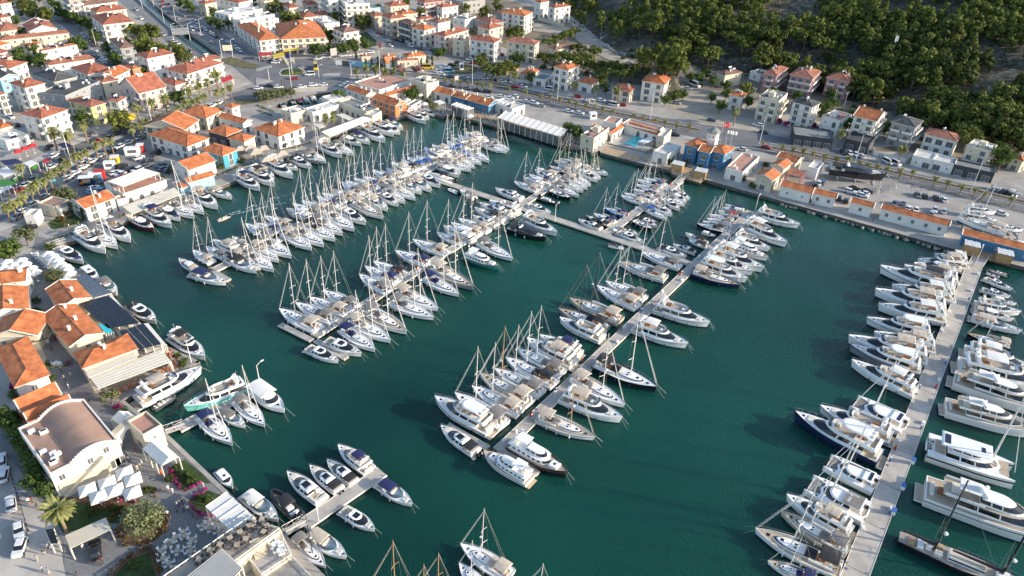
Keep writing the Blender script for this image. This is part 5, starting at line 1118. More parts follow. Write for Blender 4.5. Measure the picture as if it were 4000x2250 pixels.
hb(10,(830,1032),(1110,1135),(1262,1105),5,'flat','cream','cream restaurant with roof terrace and big arches beside the stone gate',rc='r_grey',win='a')
hb(10,(1105,1150),(1170,1175),(1262,1125),5,'flat','stone','square stone gate house at the little bridge',rc='r_flatw',win='a')
hb(10,(1540,1058),(1562,1075),(1662,1018),3,'flat','white','low white cafe with dark roof beside the orange building',rc='r_grey')
hb(10,(-40,1290),(225,1378),(518,1282),6,'hip','white','big white quay house with broad orange hipped roof',rc='r_bright',win='a')
# --- marina shops, left ---
hb(0,(1483,1351),(1882,1476),(2112,1388),6,'hip','white','largest orange-roofed marina shop building with vine columns',rc='r_bright',win='d',ex=0)
hb(0,(1431,1270),(1863,1308),(2130,1216),6,'gable','cream','cream marina shop wing with long orange roof behind the largest one',rc='r_bright',rdg='x',win='d',ex=0)
hb(0,(1790,1140),(2075,1190),(2325,1108),6,'hip','cream','orange-roofed shop wing next to the dark courtyard',rc='r_bright',ex=0)
hb(0,(2240,1062),(2330,1088),(2428,1060),8,'hip','white','small square tower with orange roof among marina shops',rc='r_bright',ex=0)
hb(0,(2178,1172),(2440,1248),(2532,1208),5,'gable','white','white arcade shop with orange roof among marina shops',rc='r_bright',rdg='y',win='a',ex=0)
hb(0,(2078,1316),(2275,1372),(2420,1300),5,'hip','darkw','charcoal-walled shop with orange roof',rc='r_bright',win='d',ex=0)
hb(0,(2285,1392),(2455,1428),(2600,1372),5,'hip','cream','cream shop with orange roof beside the charcoal shop',rc='r_bright',win='d',ex=0)
hb(1,(1998,52),(2240,122),(2432,62),5,'hip','teal','teal shop with white arched windows and orange roof',rc='r_bright',win='a',ex=0)
hb(1,(1740,180),(1893,266),(2176,166),4.4,'gable','white','white quay house with orange gable roof behind the pale blue one',rc='r_bright',rdg='x',win='w')
hb(1,(1845,345),(1890,392),(2166,312),3.8,'gable','skyb','pale blue quay house with small white square windows',rc='r_bright',rdg='x',win='q',ex=0)
hb(1,(1752,405),(1812,448),(1888,412),3.4,'hip','skyb','small pale blue annex with orange roof on the quay',rc='r_bright',win='w',ex=0)
hb(1,(1085,385),(1240,512),(1672,372),4.2,'flat','white','white two-level restaurant under the long white roof pergola',rc='r_terr',win='a',ex=0)
hb(1,(735,565),(850,652),(1168,537),4.8,'gable','white','white quay office with bright orange gable roof',rc='r_bright',rdg='x',win='d')
hb(1,(1150,540),(1180,575),(1245,550),3.4,'flat','white','low white link beside the white quay office',rc='r_terr',win=None,ex=0)
hb(1,(382,605),(545,645),(640,560),3.4,'flat','cream','beige flat-roofed pavilion beside the road',rc='r_flatbrown',win='q')
hb(1,(545,640),(600,655),(752,592),3.4,'gable','white','white house with grey gable roof beside the beige pavilion',rc='r_grey',win='q',ex=0)
hb(1,(270,712),(345,728),(415,665),3.4,'flat','white','small white kiosk with lorry-like box beside the crossing',rc='r_flatw',win='q',ex=0)
hb(1,(-240,1440),(265,1372),(235,1240),5,'gable','white','white house with ribbed orange roof behind the left umbrellas',rc='r_bright',win='w')
# --- near left ---
hb(2,(-190,250),(300,215),(283,-30),4.5,'gable','white','orange-roofed shop house at left edge, farthest of three in line',rc='r_bright',rdg='x',win='w')
hb(2,(-130,500),(376,478),(303,268),4.5,'gable','cream','orange-roofed shop house at left edge, middle of three in line',rc='r_bright',rdg='x',win='w',ex=0)
hb(2,(135,990),(507,868),(280,480),4.5,'hip','white','orange-roofed shop house with hipped end, nearest of three in line',rc='r_bright',rdg='x',win='w',ex=0)
hb(2,(560,160),(922,98),(770,-90),4.6,'gable','cream','restaurant wing with orange gable behind the dark glass pergola',rc='r_bright',rdg='x')
hb(2,(722,628),(1052,452),(760,150),4.6,'gable','cream','long orange-roofed restaurant beside the dark glass pergola',rc='r_bright',rdg='x')
hb(2,(712,652),(825,812),(1392,606),4.6,'hip','cream','cream restaurant with broad hipped orange roof facing the awnings',rc='r_bright')
for i,(a,b,c) in enumerate((((205,1245),(620,1062),(560,950)),((290,1372),(745,1182),(682,1075)),((318,1447),(836,1262),(772,1180)))):
    hb(2,a,b,c,4.8,'gable','orange','red-walled ribbed roof hall, %s of three ridges'%('upper','middle','lower')[i],rc='r_bright',rdg='y',win=None,ex=0,ov=.1,pitch=.8)
# barrel roof hall
def barrel():
    H=5.8; zt=LAND+H; a,b,c=W(2,235,1395,zt),W(3,505,437,zt),W(3,1192,97,zt)
    ux=(c-b).normalized(); uy=Vector((-ux.y,ux.x,0)); l1=(c-b).length; l2=(a-b).dot(uy); rz=math.atan2(ux.y,ux.x)
    o=empty('market_hall',(b.x,b.y,LAND),rz); tag(o,'white hall with curved brown barrel roof beside the white parasols','building')
    def prof(t): 
        if t<.3: return 0
        u=(t-.3)/.7; return 1.9*math.sin(min(1,u*1.05)*PI)**1.0*.9 if u<1 else 0
    n=24; mb=MB(); wl=MB()
    P=[(l1*i/n,H+prof(i/n)) for i in range(n+1)]
    for (x0,z0),(x1,z1) in zip(P[:-1],P[1:]): mb.face([(x0,.3,z0),(x1,.3,z1),(x1,l2-.3,z1),(x0,l2-.3,z0)])
    link('roof',mb.mesh('roof',M['r_flatbrown'],True),o)
    for y,s in ((0,1),(l2,-1)):
        pts=[(0,y,-1),(l1,y,-1)]+[(x,y,z+.35) for x,z in reversed(P)]; wl.face(pts[::s])
        for (x0,z0),(x1,z1) in zip(P[:-1],P[1:]): wl.box(x0,x1,y-.0 if s>0 else y-.3,y+.3 if s>0 else y,min(z0,z1)+.0,max(z0,z1)+.36)
    wl.box(-.01,.29,.31,l2-.31,-1,H+.4); wl.box(l1-.29,l1+.01,.31,l2-.31,-1,H+.4)
    link('wall',wl.mesh('wall',M['w_white']),o)
    sb=MB(); sb.box(.5,l1-1,-.25,-.002,-1,2.9); sb.stack([[(.6,-1.2,-.5),(l1*.72,-1.2,-.5),(l1*.72,-.25,-.5),(.6,-.25,-.5)],[(.6,-1.2,.2),(l1*.72,-1.2,4.9),(l1*.72,-.25,4.9),(.6,-.25,.2)]],0); link('stair',sb.mesh('stair',M['w_stone']),o)
    for x,z in ((l1*.13,3.4),(l1*.55,3.9),(l1*.8,4.6)): link('window',WM['w'],o,(x,-.01,z),0)
    for x in (l1*.86,l1*.93): link('window',WM['d'],o,(x,-.26,.3),0)
    rs=random.Random(4)
    for i in range(9):
        ax=MB(); px=rs.uniform(1,l1*.28); py=rs.uniform(1,l2-2); ax.box(px-.6,px+.6,py-.3,py+.3,H+.1,H+.9); link('air_conditioner',ax.mesh('air_conditioner',M['gel']),o)
barrel()
def tower():
    hb(2,(1285,1350),(1442,1492),(1614,1372),5.3,'flat','cream','cream stone tower with planted roof terrace at the jetty',rc='r_terr',win='q',ex=0,name='tower',cat='tower')
    a,b=W(3,1200,190,LAND),W(3,1400,40,LAND); d=(b-a); L=d.length; rz=math.atan2(d.y,d.x)
    o=empty('arched_stair',(a.x,a.y,LAND),rz); tag(o,'white arched stair bridge between the barrel hall and the tower','stair')
    mb=MB(); n=12; k=[]
    for i in range(n+1):
        t=i/n; top=4.6+.9*t; bot=.8+3.4*math.sin(PI*t); k.append((L*t,bot,top))
    for (x0,b0,t0),(x1,b1,t1) in zip(k[:-1],k[1:]):
        mb.stack([[(x0,-.9,b0),(x1,-.9,b1),(x1,.9,b1),(x0,.9,b0)],[(x0,-.9,t0),(x1,-.9,t1),(x1,.9,t1),(x0,.9,t0)]],0,True)
    link('arch',mb.mesh('arch',M['w_white']),o); st=MB()
    for i in range(14): x=L*i/14; st.box(x,x+L/14-.02,-.75,.75,4.6+.9*i/14,4.72+.9*(i+1)/14)
    link('steps',st.mesh('steps',M['w_stone']),o)
tower()
# --- hill foot and coast road ---
hb(20,(382,682),(560,708),(688,658),11,'hip','white','white four-storey balcony house on the coast road, orange roof',rc='r_bright',bal=1,win='d')
hb(20,(70,732),(190,757),(292,702),4,'hip','cream','low house with orange gabled roof left of the balcony house',rc='r_bright')
hb(20,(-160,705),(-60,725),(75,690),4,'hip','cream','low cream house partly behind palm on the coast road',rc='r_bright')
hb(20,(213,790),(330,812),(405,762),3.6,'flat','white','white showroom with grey flat roof on the coast road',rc='r_grey',win='g',ex=0)
hb(20,(655,818),(800,852),(895,805),5,'hip','white','low shop house with orange roof and blue goods',rc='r_bright',win='g')
hb(20,(1008,885),(1195,927),(1255,868),6,'hip','cream','cream house on pillars with brick-red roof behind a palm',rc='r_tile',win='g')
hb(20,(1300,812),(1540,852),(1607,778),10,'hip','white','white house with three tall chimneys and orange roof',rc='r_bright',win='g',bal=2)
hb(20,(2048,722),(2145,760),(2325,728),7,'hip','cream','plain cream shed with brown roof at the hill foot',rc='r_brown',win=None)
hb(20,(2390,722),(2500,757),(2600,735),4,'flat','white','low white building with grey sheet roof at the hill foot',rc='r_grey')
hb(20,(2168,955),(2320,980),(2365,940),7.5,'hip','white','isolated white two-storey house beside the dirt lot',rc='r_bright',bal=2)
hb(30,(-60,742),(95,765),(208,682),9,'hip','pink','pink balcony house, left of three under the hill',rc='r_old',bal=1,win='d')
hb(30,(228,738),(455,795),(545,715),9.6,'hip','pink','pink balcony house with red flag, middle of three under the hill',rc='r_old',bal=1,win='d')
hb(30,(572,785),(820,828),(898,765),9,'hip','pink','pink balcony house, right of three under the hill',rc='r_old',bal=1,win='d')
hb(30,(-100,985),(110,1022),(197,945),10,'flat','cream','cream half-finished concrete house above the coast road',rc='r_grey',bal=1,win='d')
hb(30,(240,1022),(455,1078),(562,1040),11,'hip','white','white house with two tall arches and dark roof',rc='r_dark',front='a',bal=2,win='d')
hb(30,(503,1190),(720,1222),(842,1162),7,'flat','white','white house with arched window and roof terrace',rc='r_terr',win='a')
hb(30,(850,1165),(1100,1222),(1197,1142),11,'gable','white','white house with orange gable and glass balconies',rc='r_bright',rdg='y',bal=1,win='d')
hb(30,(1223,1232),(1490,1285),(1567,1215),10,'hip','grey','grey house with charcoal hipped roof and deep balconies',rc='r_dark',bal=1,win='g')
hb(30,(1568,1345),(1905,1425),(1950,1360),7,'hip','white','white house with brown hipped roof at the right',rc='r_old',win='g')
hb(30,(265,1365),(655,1412),(722,1328),4,'flat','darkw','grey-roofed restaurant below the white arched house',rc='r_grey',win='g',ex=0)
hb(30,(780,1400),(1020,1460),(1080,1390),4,'flat','darkw','dark restaurant with green awning below the orange gable house',rc='r_dark',win='g',ex=0)
hb(31,(1455,125),(1655,168),(1692,100),3.8,'flat','white','white-fronted workshop on the coast road, left of three sheds',rc='r_flatw',win='g',ex=0)
hb(31,(1655,172),(1870,214),(1905,155),3.8,'flat','white','glass-fronted workshop on the coast road, middle of three sheds',rc='r_flatw',win='g',ex=0)
hb(31,(1868,214),(2278,302),(2312,250),3.8,'flat','darkw','long dark workshop on the coast road, right of three sheds',rc='r_grey',win='g',ex=0)
hb(31,(1990,22),(2230,82),(2305,20),8,'flat','cream','cream flat-roofed house behind the workshops',rc='r_flatw',bal=2,win='d')
hb(31,(2418,132),(2570,175),(2700,120),5,'hip','cream','house with orange roof at the right edge',rc='r_bright')
# --- pool complex and hotel ---
hb(20,(700,1358),(825,1398),(978,1292),7,'flat','cream','cream pool club block standing at the water edge',rc='r_terr',base=0,win='w')
hb(20,(785,1280),(900,1310),(1000,1290),5,'gable','white','small white gabled wing above the cream pool block',rc='r_bright',win=None,ex=0)
hb(20,(925,1222),(1050,1252),(1108,1200),5.5,'flat','white','white pool club block with square red terrace roof',rc='r_terr',win=None)
hb(20,(985,1345),(1010,1352),(1150,1262),3.6,'gable','white','short orange-roofed arcade at the left side of the pool',rc='r_bright',win='a',ex=0)
hb(20,(1140,1262),(1480,1368),(1525,1328),3.8,'gable','white','long orange-roofed arcade behind the pool',rc='r_bright',rdg='y',win='a',ex=0)
hb(20,(1110,1245),(1450,1335),(1530,1290),4.2,'flat','white','flat terrace roof behind the pool arcade',rc='r_terr',win=None,ex=0)
hb(20,(1470,1365),(1530,1388),(1605,1312),5,'flat','cream','cream end tower of the pool arcade',rc='r_flatw',win='q',ex=0)
hb(21,(1735,-8),(1865,42),(1990,-20),7,'hip','blue','blue hotel, left wing with orange roof',rc='r_bright',win='d',name='hotel_wing',cat='building',ex=0)
hb(21,(1868,62),(1992,95),(2062,30),7,'gable','blue','blue hotel, central pediment block with white columns',rc='r_bright',rdg='y',win='d',name='hotel_wing',cat='building',ex=0)
hb(21,(2000,55),(2140,108),(2248,40),7,'hip','blue','blue hotel, right wing with orange roof',rc='r_bright',win='d',name='hotel_wing',cat='building',ex=0)
hb(21,(1420,82),(1565,118),(1700,25),4,'flat','white','white and blue flat annex left of the blue hotel',rc='r_flatw',win='d',ex=0)
hb(21,(2142,252),(2320,292),(2485,132),4,'flat','white','white and blue flat annex right of the blue hotel',rc='r_terr',win='d')
# hotel tower
p=W(20,2010,1430,LAND+7); o=empty('hotel_tower',(p.x,p.y,LAND)); tag(o,'white octagonal tower with grey cone roof on the blue hotel','tower')
def ngon(r,z,n=8): return [(r*math.cos(2*PI*i/n+.2),r*math.sin(2*PI*i/n+.2),z) for i in range(n)]
mb=MB(); mb.stack([ngon(2.3,6),ngon(2.3,11.2)],0,False,True); mb.stack([ngon(2.6,8.6),ngon(2.6,8.8)],0,True,True); link('wall',mb.mesh('wall',M['w_white']),o)
mb=MB(); mb.stack([ngon(2.8,11.2),ngon(2.6,11.6),ngon(.3,13.2)],0); link('roof',mb.mesh('roof',M['r_grey']),o)
for i in range(8):
    a=2*PI*(i+.5)/8+.2; link('window',WM['q'],o,(2.14*math.cos(a),2.14*math.sin(a),9.4),a+PI/2)
# --- right quay ---
hb(31,(-150,322),(50,370),(142,300),5,'gable','stone','stone warehouse with orange roof near the blue hotel',rc='r_bright',rdg='x',win='q',ex=0)
hb(31,(30,202),(165,252),(250,190),5,'gable','stone','middle orange-roofed stone house behind the warehouse',rc='r_bright',win=None,ex=0)
hb(31,(78,132),(285,195),(357,140),4.5,'gable','stone','rear orange-roofed stone house behind the warehouse',rc='r_bright',rdg='y',win=None,ex=0)
hb(31,(178,302),(330,338),(380,280),3,'slab','pink','open shed with dull red roof beside the stone houses',rc='r_old',open_=True,win=None)
hb(31,(410,225),(500,262),(560,200),4,'flat','white','small white boiler house with tank on top',rc='r_flatw',win=None)
hb(31,(115,418),(445,500),(490,440),4,'gable','white','white quay warehouse, left half of the first long one',rc='r_bright',rdg='y',win='q',ex=0)
hb(31,(442,492),(690,548),(712,495),4,'gable','white','white quay warehouse, right half of the first long one',rc='r_bright',rdg='y',win='w',ex=0)
hb(31,(822,582),(1062,642),(1090,592),4,'gable','white','short white quay warehouse between the two long ones',rc='r_bright',rdg='y',win='w',ex=0)
hb(31,(1130,648),(1825,828),(1862,772),4,'gable','white','longest white quay warehouse with orange ridge roof',rc='r_bright',rdg='y',win='w',ex=0)
hb(31,(1950,908),(2700,1095),(2745,1035),4,'gable','blue','long dark blue quay building with small square windows',rc='r_bright',rdg='y',win='q',ex=0)
# ---------------- awnings, pergolas, parasols ----------------
def canopy(f,pts,H,m,label,name='awning',cat='awning',ribs=0,ribm='fascia',post=True,drop=0,base=LAND,th=.12,glass=False,ridge=0,posts=4):
    q=[W(f,x,y,base+H) for x,y in pts]; c=sum(q,Vector())/4
    o=empty(name,(c.x,c.y,base)); tag(o,label,cat)
    l=[p-Vector((c.x,c.y,base)) for p in q]
    if (l[1]-l[0]).cross(l[2]-l[1]).z<0: l=l[::-1]
    l[0].z=l[1].z=H-drop; mb=MB()
    if ridge:
        a=(l[0]+l[3])/2+Vector((0,0,ridge)); b=(l[1]+l[2])/2+Vector((0,0,ridge)); mb.face([l[0],l[1],b,a]); mb.face([l[2],l[3],a,b]); mb.face([l[3],l[0],a]); mb.face([l[1],l[2],b])
    else: mb.stack([[(p.x,p.y,p.z-th) for p in l],[tuple(p) for p in l]],0,True)
    link('roof',mb.mesh('roof',M[m]),o)
    if ribs:
        rb=MB()
        for i in range(ribs+1):
            t=i/ribs; a=l[0].lerp(l[1],t); b=l[3].lerp(l[2],t); rb.tube([(a.x,a.y,a.z+.12),(b.x,b.y,b.z+.12)],.11 if m in ('whitefab','navyfab','gelbeige') else .035,n=4)
        link('beams',rb.mesh('beams',M[ribm]),o)
    if post:
        for e0,e1 in ((l[0],l[1]),(l[3],l[2])):
            for i in range(posts):
                t=i/(posts-1); a=e0.lerp(e1,t*.98+.01); pb=MB(); pb.box(a.x-.09,a.x+.09,a.y-.09,a.y+.09,0,a.z-th); link('post',pb.mesh('post',M['fascia']),o)
    if glass:
        g=MB()
        for e0,e1 in ((l[0],l[1]),(l[3],l[0]),(l[1],l[2])):
            g.face([(e0.x,e0.y,.3),(e1.x,e1.y,.3),(e1.x,e1.y,e1.z-.5),(e0.x,e0.y,e0.z-.5)])
        link('glazing',g.mesh('glazing',M['winglass']),o)
    return o
canopy(1,((1090,378),(1235,430),(1600,292),(1445,248)),7,'whitefab','long white slatted roof pergola on the two-level restaurant','pergola','pergola',10)
canopy(1,((1225,612),(1325,690),(1815,505),(1755,440)),3.2,'creamfab','long cream awning along the quay in front of the two-level restaurant',ribs=7,drop=.5,posts=8)
canopy(1,((720,1345),(868,1305),(1118,1500),(955,1545)),4,'whitefab','grey and white striped pergola roof beside the small cabin boat','pergola','pergola',7,'solar')
canopy(1,((570,1395),(640,1440),(800,1400),(720,1345)),3.6,'whitefab','white gabled tent beside the striped pergola','tent','tent',ridge=1)
canopy(2,((790,152),(1088,72),(1395,345),(1090,405)),4,'darkglassroof','dark louvred glass pergola over the quay restaurant tables','pergola','pergola',9,'w_darkw',glass=False)
canopy(2,((1185,440),(1442,352),(1618,556),(1370,622)),4,'darkglassroof','navy blue awning roof beside the hipped orange roof','pergola','pergola',3,'fascia')
canopy(2,((1088,75),(1130,68),(1300,268),(1265,272)),3.6,'whitefab','narrow white awning along the seaward edge of the dark pergola',drop=.4)
canopy(2,((1442,355),(1490,350),(1665,548),(1612,552)),3.6,'whitefab','narrow white awning along the seaward edge of the navy roof',drop=.4)
canopy(2,((990,362),(1075,360),(1140,440),(1060,450)),4,'poolw','small light blue translucent roof between orange roof and dark pergola','pergola','pergola')
canopy(2,((908,905),(990,1010),(1720,735),(1622,620)),3.4,'creamfab','large cream awning over the terrace beside the big white yacht',ribs=5,ribm='fascia',posts=6,ridge=0)
canopy(2,((858,830),(885,885),(1380,698),(1352,640)),4.0,'creamfab','cream fabric strip below the hipped orange roof',ribs=3,post=False,drop=.4)
canopy(2,((1450,610),(1465,645),(1628,590),(1610,552)),3.0,'creamfab','small cream awning next to the navy roof corner',drop=.2)
canopy(2,((1120,1312),(1218,1385),(1368,1302),(1290,1238)),3.5,'whitefab','white gabled tent left of the stone tower','tent','tent',ridge=1.2)
canopy(3,((1432,172),(1622,345),(1798,252),(1622,98)),3.6,'whitefab','white gabled tent over tables beside the garden quay','tent','tent',ridge=1.2)
canopy(3,((2070,755),(2338,1012),(2558,860),(2280,608)),3.6,'whitefab','flat white square canopy at the quay next to the open cruiser','pergola','pergola',4)
canopy(3,((1820,1510),(2100,1740),(2440,1370),(2238,1180)),5.5,'whitefab','white louvred pergola roof at the bottom edge','pergola','pergola',14,'w_grey')
canopy(3,((655,1040),(706,1172),(1112,982),(1058,862)),3,'gelbeige','grey modern entrance shed with perforated roof by the black car','shelter','shelter',0,'mast')
canopy(3,((455,985),(510,1122),(580,1110),(535,970)),2.6,'black','dark glass kiosk beside the fan palm','kiosk','kiosk')
canopy(10,((660,1330),(742,1375),(1165,1200),(1090,1172)),4,'whitefab','long white pergola roof on the quay behind the covered yachts','pergola','pergola',12,posts=8)
canopy(10,((865,975),(925,1030),(1012,1005),(950,960)),3.5,'creamfab','cream awning on the roof terrace beside the harbour hall')
canopy(10,((560,1230),(640,1290),(700,1270),(620,1215)),3,'creamfab','pale square awning in the restaurant courtyard')
canopy(10,((800,1150),(930,1210),(990,1190),(880,1140)),3,'creamfab','pale striped awning in front of the arched restaurant')
canopy(10,((1965,1055),(2130,1110),(2190,1085),(2025,1030)),4.2,'whitefab','small glass-roofed pergola on the dining deck','pergola','pergola',4,glass=True,base=1.2)
canopy(20,((-140,1185),(480,1372),(556,1300),(-60,1115)),4.5,'whitefab','long white roofed glass pergola over the water at the far quay','pergola','pergola',11,glass=True,posts=12)
canopy(10,((1780,1020),(1840,1050),(1905,1030),(1850,1003)),3,'whitefab','white square awning beside the dining deck')
canopy(20,((1270,1420),(1330,1449),(1430,1400),(1375,1375)),2.8,'whitefab','checked pale sunshade beside the swimming pool')
# far dining deck on piles
def deckslab(f,pts,label,z=1.3,m='deckwood',name='deck',rail=True):
    q=[W(f,x,y,z) for x,y in pts]; c=sum(q,Vector())/len(q); o=empty(name,(c.x,c.y,0)); tag(o,label,'deck'); l=[(p.x-c.x,p.y-c.y) for p in q]
    ar=sum(l[i][0]*l[(i+1)%len(l)][1]-l[(i+1)%len(l)][0]*l[i][1] for i in range(len(l)))
    if ar<0: l=l[::-1]
    mb=MB(); mb.stack([[(x,y,z-.35) for x,y in l],[(x,y,z) for x,y in l]],0,True); link('platform',mb.mesh('platform',M[m]),o)
    if rail:
        r=MB()
        for i in range(len(l)):
            a,b=Vector((*l[i],0)),Vector((*l[(i+1)%len(l)],0)); n=max(1,int((b-a).length/2)); r.tube([(a.x,a.y,z+1),(b.x,b.y,z+1)],.05,n=4)
            for k in range(n): p=a.lerp(b,k/n); r.tube([(p.x,p.y,z),(p.x,p.y,z+1)],.04,n=4); 
        link('railing',r.mesh('railing',M['fascia']),o)
    return o
deckslab(10,((1965,1130),(2200,1210),(2574,1310),(2640,1260),(2200,1130),(2010,1090)),'long dining deck over the water crowded with tables')
deckslab(20,((-200,1195),(470,1430),(560,1350),(-100,1140)),'deck under the long glass pergola on the far quay',1.32)
deckslab(20,((530,1440),(690,1500),(720,1400),(600,1370)),'open deck with dark tables between pergola and pool club',1.33)
deckslab(21,((1590,215),(1620,300),(1890,385),(1960,300),(1720,215)),'wooden landing platform between two timber kiosks',1.34)
deckslab(31,((1940,1045),(2000,1110),(2390,1190),(2420,1120),(2100,1030)),'landing platform between two timber kiosks at the concrete pier',1.34,rail=False)
# terrace building at the bottom
def block(f,pts,H,wall,top,label,base=LAND,name='terrace_building'):
    q=[W(f,x,y,base+H) for x,y in pts]; c=sum(q,Vector())/len(q); o=empty(name,(c.x,c.y,base)); tag(o,label,'building'); l=[(p.x-c.x,p.y-c.y) for p in q]
    ar=sum(l[i][0]*l[(i+1)%len(l)][1]-l[(i+1)%len(l)][0]*l[i][1] for i in range(len(l)))
    if ar<0: l=l[::-1]
    mb=MB(); mb.stack([[(x,y,-2) for x,y in l],[(x,y,H) for x,y in l]],0,False,False); link('wall',mb.mesh('wall',M[wall]),o)
    mb=MB(); mb.face([(x,y,H-.02) for x,y in l]); link('floor',mb.mesh('floor',M[top]),o)
    mb=MB(); n=len(l)
    for i in range(n):
        a,b=l[i],l[(i+1)%n]; mb.tube([(a[0],a[1],H+.5),(b[0],b[1],H+.5)],.12,n=4)
        d=Vector((b[0]-a[0],b[1]-a[1],0)); k=max(1,int(d.length/1.2))
        for j in range(k): mb.tube([(a[0]+d.x*j/k,a[1]+d.y*j/k,H),(a[0]+d.x*j/k,a[1]+d.y*j/k,H+.5)],.05,n=4)
    link('railing',mb.mesh('railing',M['fascia']),o); return o
block(3,((1650,1470),(2490,885),(2815,985),(2400,1290),(2000,1580)),4.2,'w_cream','teakgrey','upper roof terrace with dining tables at the bottom quay')
block(13,((-5,1165),(238,990),(352,1255),(60,1449),(-60,1300)),2.6,'w_yellow' if False else 'w_cream','sidewalk','lower cream terrace with outdoor stair beside the small sailboat')
block(13,((40,1449),(352,1262),(640,1560),(700,1700),(100,1700)),1.9,'w_cream','pave','low cream quay building with railing at the bottom edge')
st=MB(); a=W(13,60,1255,LAND+2.7); 
for i in range(9): st.box(-1.1,1.1,i*.32,i*.32+.32,0,.2*(i+1))
o=link('stair',st.mesh('stair',M['w_stone']),None,(a.x,a.y,LAND+2.6),R_(35)); tag(o,'stone stair leading up to the upper roof terrace','stair')
# parasols
def parasol_proto(sz,m,h=2.9,rise=.9,n=4):
    mb=MB(); k=n*2 if n>4 else 4
    p=[(sz/2*math.cos(2*PI*i/n+PI/4),sz/2*math.sin(2*PI*i/n+PI/4)) for i in range(n)]; s=1.41 if n==4 else 1.05; p=[(x*s,y*s) for x,y in p]
    for i in range(n):
        a,b=p[i],p[(i+1)%n]; mb.face([(a[0],a[1],h),(b[0],b[1],h),(0,0,h+rise)]); mb.face([(a[0],a[1],h-.18),(b[0],b[1],h-.18),(b[0],b[1],h),(a[0],a[1],h)])
    pb=MB(); pb.tube([(0,0,0),(0,0,h+rise)],.05,n=5); pb.box(-.35,.35,-.35,.35,0,.1)
    return [('canopy',mb.mesh('canopy',M[m]),None),('pole',pb.mesh('pole',M['mast']),None)]
PW=parasol_proto(2.95,'whitefab'); PB=parasol_proto(4.2,'beigefab'); PO=parasol_proto(3.4,'whitefab',2.8,.8,8); PR=parasol_proto(2.6,'redfab'); PY=parasol_proto(3.4,'yellowp'); PG=parasol_proto(4.5,'w_green')
def parasols(f,pr,pts,fmt,group,rz=.6,h=3.4,cols=None):
    for i,(x,y) in enumerate(pts):
        p=W(f,x,y,LAND+h); inst('parasol',pr,(p.x,p.y,LAND),rz,None,fmt%((ORD[i] if i else 'first')),'parasol',group)
parasols(3,PW,((870,560),(985,632),(1070,490),(1150,567),(1245,388),(1325,592),(1330,457)),'square white parasol beside the barrel-roofed hall, %s from the left','white parasols beside the barrel-roofed hall')
parasols(1,PO,((470,1085),(515,1110),(570,1150),(590,1190),(665,1240),(690,1280),(530,1130),(640,1215)),'round white parasol beside the lower quay row, %s from the top','round white parasols beside the quay yachts')
parasols(1,PO,((60,1165),(200,1150),(130,1200),(240,1190),(30,1220),(180,1230),(300,1230),(340,1270),(90,1245)),'white parasol in the cluster behind the ribbed roof house, %s','clustered white parasols at the left edge')
parasols(11,PB,((95,130),(170,100),(250,70),(60,20),(-20,60)),'beige square parasol on the quay terrace, %s from lower end','beige parasols on the quay terrace',h=3.6)
parasols(1,PB,((2400,30),(2500,20),(2560,50)),'beige square parasol beside the teal shop, %s from left','beige parasols beside the teal shop')
parasols(0,PY,((1310,1150),(1300,1180)),'yellow parasol below the yellow building, %s from the top','yellow parasols')
parasols(1,PR,((175,60),(245,30),(320,0)),'closed red parasol at the cafe front, %s from left','red parasols')
parasols(3,PO,((2130,1110),(1955,1220),(1795,1320),(2410,940)),'slim folded white parasol on the roof terrace, %s','terrace parasols',h=6)
parasols(10,PO,((1640,940),(1520,990),(1440,1000),(1690,1030),(400,1420),(2150,1150)),'small white parasol among harbour cafes, %s','small cafe parasols')
# left market stalls
for i,(q,m,l) in enumerate(((((0,165),(60,215),(235,185),(160,145)),'navyfab','dark blue awning over the market cafe at the left edge'),(((230,190),(290,225),(380,190),(310,160)),'whitefab','white tent with red mark at the left market cafes'),(((-40,270),(40,330),(150,290),(70,225)),'whitefab','broad white tent at the left edge market'),(((-60,360),(20,430),(160,395),(80,350)),'w_green','dark green awning at the left edge market'),(((-60,450),(0,490),(130,430),(70,420)),'whitefab','pale awning below the green one at the left edge'),(((420,165),(450,190),(510,160),(470,140)),'redfab','red awning beside the palm row'),(((570,0),(640,40),(740,20),(660,-20)),'navyfab','navy shop awning below the white three-storey block'))):
    canopy(1,q,3,m,l,posts=2)
canopy(10,((270,490),(275,512),(440,497),(435,478)),3.6,'yellowp','yellow shop awning, right one on the beige block',drop=.4,post=False)
canopy(10,((165,545),(180,575),(290,560),(270,520)),3.4,'yellowp','yellow shop awning, left one on the corner block',drop=.4)
canopy(10,((20,525),(30,555),(165,550),(150,522)),3.4,'redfab','long red shop awning on the corner block',drop=.3)
canopy(10,((290,560),(310,590),(378,575),(350,540)),3.4,'navyfab','blue and white bulging awning at the street corner',ridge=.6)
canopy(0,((2220,790),(2240,830),(2345,790),(2320,750)),3.6,'redfab','red-edged awning at the boulevard junction')
# ---------------- swimming pool ----------------
pl=sheet('pool_water','poolw',wp(20,1130,1449,1225,1375,1330,1385,1290,1449)+wp(21,1270,10,1255,35,1130,5),.35)
